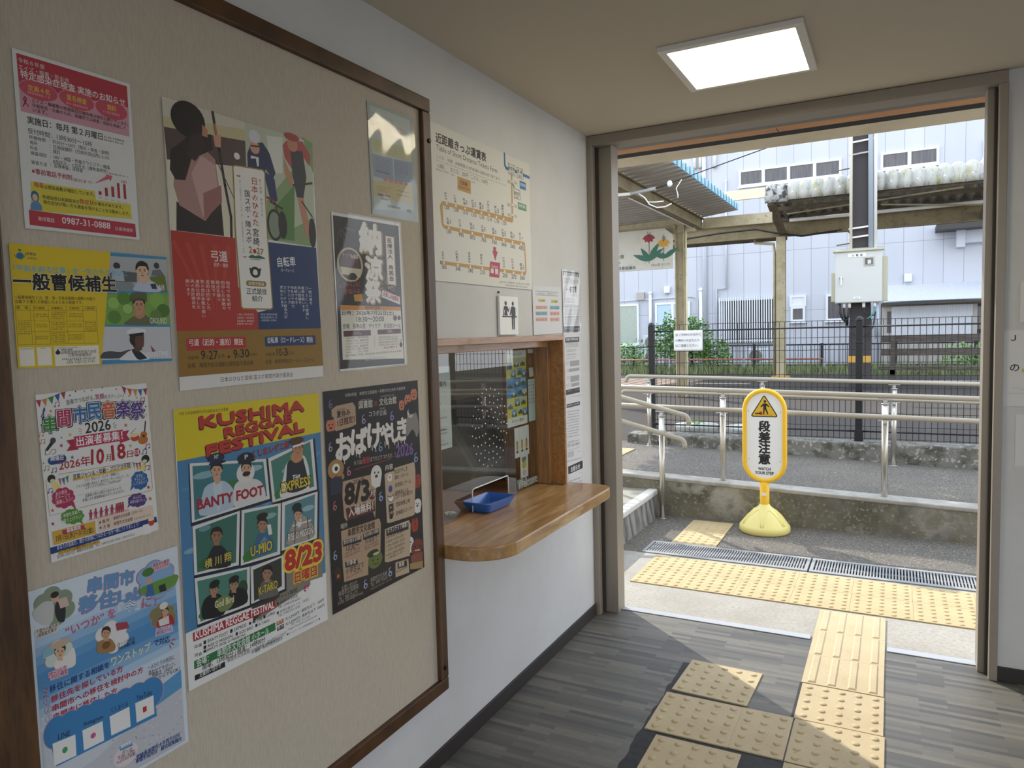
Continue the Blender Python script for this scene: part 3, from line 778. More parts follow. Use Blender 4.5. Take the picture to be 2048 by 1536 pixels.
DATA['migrate'] = ([0.7066, 1.0368, 1.0146, 1.0368, 1.0177, 0.6028, 0.7097, 0.6028], 0.3080, 0.4339, '''
G|DDE8F4|0,0,1232,0,1232,1736,0,1736
G|C6DAEF|37,295,1195,226,1195,304,37,373
G|B2CEEA|37,359,1195,290,1195,368,37,437
G|97BEE3|37,424,1195,354,1195,432,37,502
G|7BAEDB|37,488,1195,418,1195,496,37,566
G|639FD3|37,552,1195,482,1195,561,37,630
G|5594CC|37,616,1195,547,1195,625,37,694
G|5594CC|37,680,1195,611,1195,689,37,758
G|6CA4D4|37,745,1195,675,1195,753,37,823
G|8CB8DE|37,809,1195,740,1195,818,37,887
G|B0CEE8|37,873,1195,804,1195,882,37,951
G|CCDDEE|37,937,1195,868,1195,946,37,1015
G|D3DAE4|37,1042,1195,920,1195,1710,37,1710
G|5E9ED2|678,1198,924,1146,1195,1076,1195,1250,739,1354
G|C9CDD4|37,1493,431,1441,739,1319,1195,1232,1195,1710,37,1710
G|8E8E90|1075,1552,1094,1545,1092,1557
G|A8ACB2|586,1581,604,1574,603,1586
G|A8ACB2|1152,1614,1171,1608,1170,1620
G|8E8E90|657,1481,675,1474,674,1486
G|8E8E90|656,1336,674,1329,673,1341
G|E4E8EC|922,1546,941,1540,940,1552
G|8E8E90|1040,1573,1058,1566,1057,1578
G|E4E8EC|716,1352,735,1344,733,1357
G|A8ACB2|649,1619,668,1612,666,1624
G|A8ACB2|812,1425,831,1418,830,1430
G|E4E8EC|887,1443,906,1436,904,1448
G|8E8E90|805,1486,823,1480,822,1492
G|E4E8EC|820,1518,839,1512,837,1524
G|E4E8EC|672,1528,690,1521,689,1533
G|E4E8EC|566,1534,585,1526,584,1539
G|E4E8EC|1159,1306,1177,1299,1176,1311
G|8E8E90|742,1460,761,1453,759,1466
G|8E8E90|853,1568,871,1561,870,1573
G|8E8E90|618,1520,636,1513,635,1525
G|E4E8EC|960,1561,978,1554,977,1566
G|A8ACB2|1118,1528,1136,1521,1135,1533
G|E4E8EC|606,1529,625,1522,624,1534
G|A8ACB2|1154,1348,1172,1341,1171,1353
G|A8ACB2|1131,1615,1149,1608,1148,1620
G|A8ACB2|984,1579,1003,1572,1002,1584
G|A8ACB2|753,1608,771,1600,770,1613
G|A8ACB2|1008,1369,1027,1362,1026,1374
G|8E8E90|940,1533,958,1526,957,1538
G|E4E8EC|571,1345,589,1338,588,1350
G|E4E8EC|871,1416,889,1409,888,1421
G|A8ACB2|865,1397,883,1390,882,1402
G|8E8E90|501,1339,520,1332,518,1344
G|8E8E90|546,1372,565,1365,564,1378
G|8E8E90|886,1510,905,1503,904,1516
G|A8ACB2|858,1495,876,1488,875,1500
G|E4E8EC|871,1549,890,1542,888,1554
G|8E8E90|720,1626,738,1619,737,1631
G|E4E8EC|963,1332,982,1325,980,1337
G|E4E8EC|934,1443,952,1436,951,1448
G|A8ACB2|638,1429,656,1422,655,1434
G|A8ACB2|809,1591,828,1584,826,1596
G|A8ACB2|756,1378,774,1371,773,1383
G|8E8E90|934,1310,952,1303,951,1315
G|A8ACB2|519,1531,538,1524,536,1536
G|A8ACB2|774,1480,793,1474,792,1486
G|A8ACB2|680,1463,699,1456,698,1468
G|E4E8EC|1106,1434,1124,1427,1123,1439
G|8E8E90|736,1444,754,1437,753,1449
G|E4E8EC|871,1345,889,1338,888,1350
G|A8ACB2|539,1438,557,1431,556,1443
G|E4E8EC|836,1390,854,1383,853,1395
G|A8ACB2|661,1467,679,1460,678,1473
G|E4E8EC|1168,1320,1186,1313,1185,1325
G|8E8E90|918,1595,937,1588,936,1600
G|E4E8EC|1123,1347,1142,1340,1140,1352
G|A8ACB2|555,1615,574,1608,572,1620
G|8E8E90|1159,1486,1178,1480,1176,1492
G|A8ACB2|522,1496,540,1489,539,1502
G|E4E8EC|893,1370,912,1363,911,1375
G|8E8E90|648,1609,666,1602,665,1614
T|串間市|440,156,816,196,116|B87C9C|5
T|串間市|440,156,816,196,116|6C9CCC|3
T|移住Lab|362,287,870,347,124|B87C9C|5
T|移住Lab|362,287,870,347,124|6C9CCC|3
T|“いつか” を|259,418,648,406,70|C06A84|2
T|『今』|672,398,853,418,87|F4F6F8|3
T|『今』|672,398,853,418,87|4C80B0
T|に！|871,420,998,440,77|C06A84|2
E|9AA89A|190,164,116,115
E|9AA89A|270,216,70,68
E|9AA89A|203,249,68,67
E|9AA89A|125,196,66,66
E|9AA89A|113,112,66,66
E|9AA89A|177,79,67,67
E|9AA89A|256,130,69,68
E|8C9C84|190,164,110,108
E|8C9C84|270,216,66,64
E|8C9C84|203,249,64,64
E|8C9C84|125,196,62,63
E|8C9C84|113,112,62,62
E|8C9C84|177,79,64,63
E|8C9C84|256,130,65,64
S|C8CCC8|34,168,110,108,182,133,172,263,108,278
S|2A2C30|202,140,264,184,256,294,215,290,191,225
G|D8BCB0|214,122,280,122,296,195,230,195
E|D8B098|196,105,28,34
E|2A2420|196,80,30,24
E|C05C74|1018,227,148,128
E|C05C74|1120,287,89,76
E|C05C74|1035,322,86,75
E|C05C74|936,263,84,74
E|C05C74|920,169,83,73
E|C05C74|1001,132,85,74
E|C05C74|1102,190,88,75
E|8CB4DC|1018,227,139,120
E|8CB4DC|1120,287,84,71
E|8CB4DC|1035,322,82,70
E|8CB4DC|936,263,79,70
E|8CB4DC|920,169,78,69
E|8CB4DC|1001,132,80,70
E|8CB4DC|1102,190,83,71
S|6C9C44|857,256,1197,239,1198,317,1067,351,931,337
E|4C7C3C|946,142,54,35
G|3C6CA8|931,243,978,252,991,351,910,342
E|D8A888|956,220,22,25
G|2C3034|1030,288,1093,283,1102,350,1040,342
L|E0B090|9|935,244,922,193,949,186
E|D88CA0|196,530,91,90
E|D88CA0|259,576,54,53
E|D88CA0|206,598,54,53
E|D88CA0|146,553,52,52
E|D88CA0|136,486,52,52
E|D88CA0|187,463,53,52
E|D88CA0|248,507,54,53
E|CFE0D8|196,530,86,85
E|CFE0D8|259,576,51,50
E|CFE0D8|206,598,50,50
E|CFE0D8|146,553,49,49
E|CFE0D8|136,486,49,49
E|CFE0D8|187,463,50,50
E|CFE0D8|248,507,51,50
G|8CBCCC|84,451,170,430,169,508,80,515
S|ECE8E4|161,616,182,547,246,562,305,518,312,647,239,659
G|E0B896|188,531,218,543,221,585,178,568
E|2E2422|206,497,42,53
E|E0B896|172,497,5,11
E|E0B896|238,524,5,11
E|E0B896|204,512,33,50
S|2E2422|170,486,177,451,209,448,239,476,241,515,229,491,189,472
L|4A3428|4|184,491,198,495
L|4A3428|4|214,502,228,508
E|2A1E1A|191,503,6,3
E|2A1E1A|219,515,6,3
E|A85A4C|204,538,10,4
G|B98A6A|204,510,208,528,198,524
E|C8B49C|211,452,76,29
E|C8D4DC|606,556,109,101
E|C8D4DC|680,607,65,60
E|C8D4DC|618,632,64,59
E|C8D4DC|545,581,62,58
E|C8D4DC|533,506,62,58
E|C8D4DC|594,480,63,59
E|C8D4DC|668,530,65,59
E|E8E8E8|606,556,103,95
E|E8E8E8|680,607,62,56
E|E8E8E8|618,632,60,56
E|E8E8E8|545,581,59,55
E|E8E8E8|533,506,58,55
E|E8E8E8|594,480,60,55
E|E8E8E8|668,530,61,56
S|A8804C|486,556,582,558,626,624,610,672,491,641
E|7C5830|554,601,34,31
G|D0A080|542,530,570,541,574,578,534,562
E|3A2A20|559,500,39,47
E|D0A080|527,500,5,10
E|D0A080|589,524,5,10
E|D0A080|558,513,31,44
S|3A2A20|526,490,532,459,562,456,590,482,592,516,581,495,544,478
L|4A3428|3|539,494,552,498
L|4A3428|3|566,504,580,510
E|2A1E1A|546,505,5,3
E|2A1E1A|572,515,5,3
E|A85A4C|557,536,10,3
G|B98A6A|557,512,562,527,552,523
G|A84450|638,460,737,482,752,539,646,523
E|D8A0A8|1055,552,100,86
E|D8A0A8|1124,595,59,51
E|D8A0A8|1067,617,58,50
E|D8A0A8|1000,573,57,50
E|D8A0A8|988,509,57,50
E|D8A0A8|1044,487,58,50
E|D8A0A8|1112,530,59,51
E|8C8458|1055,552,94,81
E|8C8458|1124,595,56,48
E|8C8458|1067,617,55,48
E|8C8458|1000,573,54,47
E|8C8458|988,509,54,47
E|8C8458|1044,487,54,47
E|8C8458|1112,530,56,48
S|B02C38|998,632,1010,561,1122,563,1159,655,1044,663
G|E4E4E0|1009,573,1108,564,1110,636,1019,628
G|D8AC8C|1062,539,1086,548,1090,578,1055,565
E|3A2A24|1076,515,34,38
E|D8AC8C|1048,515,4,8
E|D8AC8C|1103,534,4,8
E|D8AC8C|1076,525,27,36
S|3A2A24|1047,507,1052,482,1079,480,1104,500,1105,527,1096,510,1063,497
L|4A3428|3|1059,510,1070,513
L|4A3428|3|1083,518,1094,523
E|2A1E1A|1064,519,5,2
E|2A1E1A|1088,527,5,2
E|A85A4C|1075,544,8,3
G|B98A6A|1075,524,1079,536,1071,534
E|E8E4DC|1066,466,40,31
G|E4D8C8|44,327,208,334,209,294,46,288
T|千葉から移住者|51,323,202,325,33|23304E|1
G|E4D8C8|57,356,198,358,198,320,58,319
T|建築業営業中|63,352,192,349,31|23304E|1
G|E8B4C4|112,671,247,670,248,629,112,631
T|Iターンして|118,667,241,660,34|23304E|1
G|E8B4C4|122,696,251,702,252,662,123,656
T|サロン経営|129,692,245,693,34|23304E|1
G|D8C4E4|980,674,1136,693,1136,651,980,633
T|Uターンして|988,670,1128,682,33|23304E|1
G|D8C4E4|975,698,1141,718,1141,677,975,657
T|野生馬ガイドに|984,693,1133,708,33|23304E|1
G|E8B4C4|986,128,1149,128,1149,88,986,88
T|県外から移住|994,123,1141,118,33|23304E|1
G|E8B4C4|998,153,1140,154,1140,116,998,115
T|ゲストハウス|1006,148,1132,144,30|23304E|1
T|Iターンからの|642,654,791,653,32|23304E|1
T|移住体験の場|648,684,789,684,29|23304E|1
T|移住に関する相談を|114,786,570,788,52|1F3C7C|2
T|ワンストップ|586,790,924,799,75|7C8C60|3.4
T|ワンストップ|586,790,924,799,75|F4EED0|1.2
T|で対応|955,776,1102,797,56|1F3C7C|2
L|C8443C|7|82,727,101,752
L|C8443C|7|64,754,96,772
L|C8443C|7|67,793,92,792
L|C8443C|10|1123,787,1160,792
L|C8443C|10|1112,806,1143,834
L|C8443C|10|1100,820,1112,855
T|移住先を探している方|121,862,676,864,50|B02C40|2
T|①|64,855,113,858,56|C0505C
T|串間市への移住を検討中の方|124,931,846,947,50|B02C40|2
T|②|66,923,116,927,56|C0505C
T|串間市に移住した方|125,999,615,1019,50|B02C40|2
T|③|68,991,117,995,56|C0505C
T|一人ひとりの状況に|888,951,1139,960,40|23304E|1
T|あわせてサポート。|893,993,1144,1015,40|23304E|1
T|ご相談は、LINEや|899,1026,1116,1044,40|23304E|1
T|InstagramからでもOK！|836,1071,1183,1084,40|23304E|1
E|D8A0B4|141,1092,96,123
E|D8A0B4|239,1100,99,125
E|D8A0B4|340,1108,102,127
E|D8A0B4|444,1116,106,129
E|D8A0B4|551,1124,110,131
E|D8A0B4|663,1133,113,133
E|D8A0B4|778,1142,118,135
E|D8A0B4|898,1152,122,138
E|3F87C2|141,1092,92,118
E|3F87C2|239,1100,94,120
E|3F87C2|340,1108,98,122
E|3F87C2|444,1116,101,124
E|3F87C2|551,1124,104,126
E|3F87C2|663,1133,108,128
E|3F87C2|778,1142,112,130
E|3F87C2|898,1152,116,132
G|3F87C2|79,1072,925,1150,944,1364,122,1344
T|LINE|146,1152,232,1164,39|1A2C4C|1
T|Instagram|338,1156,490,1169,40|1A2C4C|1
T|くしまぐる|556,1148,696,1162,41|1A2C4C|1
T|YouTube|771,1151,908,1165,42|1A2C4C|1
G|F2F2F0|106,1162,272,1177,270,1339,107,1330
G|F2F2F0|326,1174,484,1179,487,1337,328,1332
G|F2F2F0|542,1172,708,1171,709,1336,546,1328
G|F2F2F0|760,1168,923,1177,922,1334,762,1331
E|4CA05C|190,1253,20,23
E|D05C8C|405,1254,21,21
G|C83030|822,1233,856,1233,856,1278,822,1278
E|E8D8DC|655,1543,104,87
G|4C9CC8|604,1454,709,1462,719,1500,611,1488
T|業務時間|614,1474,704,1480,27|FFFFFF|1
T|月～金|621,1527,709,1545,37|333344
T|9:00-16:00|587,1553,727,1570,34|333344
T|（※土日祝は休業）|573,1582,738,1591,27|333344
T|宮崎県串間市大字西方5550|741,1638,1144,1647,43|2C4C8C|2
T|串間市役所2F　総合政策課内|734,1664,1156,1689,38|2C4C8C|2
''')
DATA['sports'] = ([1.0404, 1.9804, 1.4835, 1.9827, 1.4856, 1.3688, 1.0424, 1.3667], 0.4431, 0.6138, '''
G|E9E7E2|0,0,1772,0,1772,2455,0,2455
G|D8D2C0|0,8,872,-2,848,1105,3,1110
G|5A4A48|2,242,888,168,876,418,13,508
G|CFC49A|-3,154,883,68,883,174,-2,243
G|E4DEC8|13,508,876,418,848,1105,3,1110
E|F2F0EA|760,336,35,32
G|2C2426|80,844,344,945,549,778,560,1088,62,1092
G|B58A86|76,612,277,424,406,347,508,414,549,768,363,977,106,873,60,714
G|CFA8A4|246,582,360,408,505,467,526,780,344,945
G|A5706E|358,735,559,634,559,785,353,970
G|2A2224|57,418,291,227,480,202,493,330,254,462,181,652,82,661,34,586
E|221C1E|248,127,174,154
G|C88C74|390,136,444,167,440,237,383,232
G|3A2C2E|248,262,375,200,408,330,294,472,216,436
L|2E2A2C|28|511,-1,528,130,559,316,603,627,652,907,644,1088
L|C87C5C|22|524,97,544,214
G|D89C88|501,206,590,183,578,295,516,299
L|4A4042|9|510,396,698,729
G|C2CCB4|872,-2,1766,8,1747,1087,850,1068
G|8FA878|1097,700,1466,331,1425,931,1750,772,1747,1087,1072,1065
G|5E8A4C|1169,766,1483,486,1444,1049,1150,1048
G|E0E4DA|1140,67,1350,40,1326,394,1167,422
G|7CA068|1644,-23,1772,6,1766,318,1675,152
G|1F2C5C|885,288,935,185,1085,144,1167,232,1232,411,1189,476,1105,395,1076,457,882,435
E|D8A488|982,213,59,60
E|DCDCE4|984,110,69,63
L|1A1A1E|14|929,205,1037,194
G|E8E8F0|927,298,1025,297,1019,382,999,386,987,314,925,326
G|26346C|1067,402,1215,471,1240,680,1149,693
L|8C2C34|23|1100,662,1201,685,1296,1024
L|2A2A2E|21|1136,694,1302,749
E|2A2A2C|1185,919,100,155
E|8A9A84|1185,919,74,128
E|2A2A2C|1291,907,59,137
G|B84850|1344,119,1402,58,1626,21,1734,140,1711,256,1630,180,1491,366,1364,232
G|2C3244|1451,136,1620,122,1660,377,1602,598,1508,602,1462,391
E|C8886C|1482,81,72,71
E|A83440|1476,9,106,39
G|C88C70|1350,234,1435,376,1467,508,1421,506,1353,390
G|C88C70|1517,601,1602,598,1658,824,1677,986,1619,982,1560,796
L|2A2A2E|22|1455,491,1744,424
E|2A2A2E|1709,942,53,154
L|2A2A2E|17|1571,633,1720,776
G|B83428|4,1094,684,1094,688,1541,911,1778,904,1953,2,1946
G|1F3C6C|1070,1094,1752,1092,1768,1939,904,1953,911,1778,1103,1738
G|9A7426|2,1946,1768,1939,1774,2338,-2,2337
G|C44438|426,1925,-2,1186,46,1181
G|C44438|426,1925,134,1183,184,1178
G|C44438|426,1925,276,1180,328,1175
G|C44438|426,1925,423,1177,478,1172
G|C44438|426,1925,577,1174,634,1169
T|弓道|406,1326,582,1321,98|F6EEEA|1
T|近的・遠的|425,1371,583,1372,35|F6EEEA
T|自転車|1199,1329,1444,1306,98|F2F2F4|1
T|ロードレース|1238,1370,1412,1370,31|F2F2F4
V|和弓で矢を射て|570,1495,570,1768,48|F6E8E4
V|的中した本数や|513,1495,512,1766,47|F6E8E4
V|得点を競う|457,1496,462,1688,46|F6E8E4
V|競技です|402,1496,409,1648,45|F6E8E4
V|近的は的中した|348,1497,346,1762,45|F6E8E4
V|矢の合計本数を競い|294,1497,287,1835,44|F6E8E4
V|遠的は的中した|241,1498,240,1758,44|F6E8E4
V|矢の合計得点を|189,1498,188,1757,43|F6E8E4
V|競います|138,1499,144,1645,42|F6E8E4
V|一般公道を|1630,1504,1635,1695,50|ECEEF2
V|コースとして使用し|1578,1504,1572,1848,49|ECEEF2
V|着順を競います|1526,1505,1525,1771,49|ECEEF2
V|長い距離を|1475,1506,1479,1694,48|ECEEF2
V|走破できる|1424,1507,1429,1694,48|ECEEF2
V|持久力や知力|1375,1508,1376,1731,47|ECEEF2
V|テクニック|1326,1508,1329,1694,46|ECEEF2
V|スピードの総合力が|1277,1509,1270,1841,46|ECEEF2
V|求められます|1229,1510,1230,1730,45|ECEEF2
D|F0DCD8|658,1808,862,1808,18
D|F0DCD8|656,1839,860,1839,18
D|F0DCD8|654,1869,858,1869,18
D|F0DCD8|652,1896,856,1896,18
D|DCE2EC|941,1806,1161,1806,19
D|DCE2EC|939,1835,1159,1835,19
D|DCE2EC|937,1864,1157,1864,19
G|A88434|698,436,726,420,1067,402,1096,427,1087,701,1086,1044,1098,1351,1108,1734,1081,1754,732,1752,705,1734,695,1339,685,1012,697,648
G|F3F1EA|711,444,730,432,1061,414,1083,433,1074,703,1074,1046,1086,1352,1094,1726,1072,1740,738,1739,720,1724,709,1338,699,1010,710,646
V|日本のひなた|952,497,944,965,84|B83440|1
V|宮崎|936,981,937,1150,84|201E20|1
V|国スポ・障スポ|859,632,846,1133,72|23304E|1
V|紡ぐ感動　神話となれ|1023,500,1031,860,32|666666
V|第81回国民スポーツ大会・第26回全国障害者スポーツ大会|777,554,776,1223,21|777777
T|2|840,1218,878,1218,60|A88434|2
E|B02C38|909,1197,22,22
T|27|932,1218,1016,1226,56|A88434|2
G|2F6450|833,1252,875,1230,911,1242,961,1230,1034,1252,1033,1263,832,1265
L|2A2A2E|5|848,1276,982,1276
G|A88434|736,512,790,506,779,526,746,524
G|A88434|757,1254,818,1253,789,1270
E|22262A|903,1397,64,53
E|F3F1EA|903,1397,34,28
G|22262A|830,1354,882,1373,870,1412,840,1389
G|22262A|982,1352,926,1371,934,1408,970,1385
Q|9A7A2C|784,1478,1035,1531,27
T|串間市開催|814,1523,1006,1523,34|F3F1EA
T|正式競技|784,1608,1035,1608,60|26262A|1
T|紹介|847,1674,980,1674,56|26262A|1
Q|B83430|90,2007,742,2115,16
T|弓道（近的・遠的）競技|118,2076,709,2084,62|F8EEEA|1
Q|1F3C6C|977,2012,1678,2110,15
T|自転車（ロードレース）競技|1013,2078,1638,2088,62|F2F2F4|1
T|令和9年|93,2196,211,2196,34|2A2010
T|9|232,2199,278,2199,80|2A2010|1
T|月|278,2200,308,2200,35|2A2010
T|27|316,2202,411,2202,78|2A2010|1
T|日(月)|411,2197,495,2197,36|2A2010
G|2A2010|524,2172,556,2188,521,2202
T|9|589,2206,635,2206,81|2A2010|1
T|月|635,2204,668,2204,37|2A2010
T|30|673,2202,772,2202,78|2A2010|1
T|日(水)|772,2199,865,2199,38|2A2010
T|令和9年|976,2204,1102,2204,35|2A2010
T|10|1123,2207,1186,2207,75|2A2010|1
T|月|1186,2208,1224,2208,36|2A2010
T|3|1224,2208,1267,2208,76|2A2010|1
T|日(日)|1267,2206,1360,2206,36|2A2010
T|会場　串間市総合運動公園特設弓道会場|88,2268,815,2279,45|2A2010
T|会場　串間市特設ロードレースコース|972,2278,1642,2289,42|2A2010
T|日本のひなた宮崎 国スポ串間市実行委員会|431,2414,1329,2426,47|2A2A2A
''')
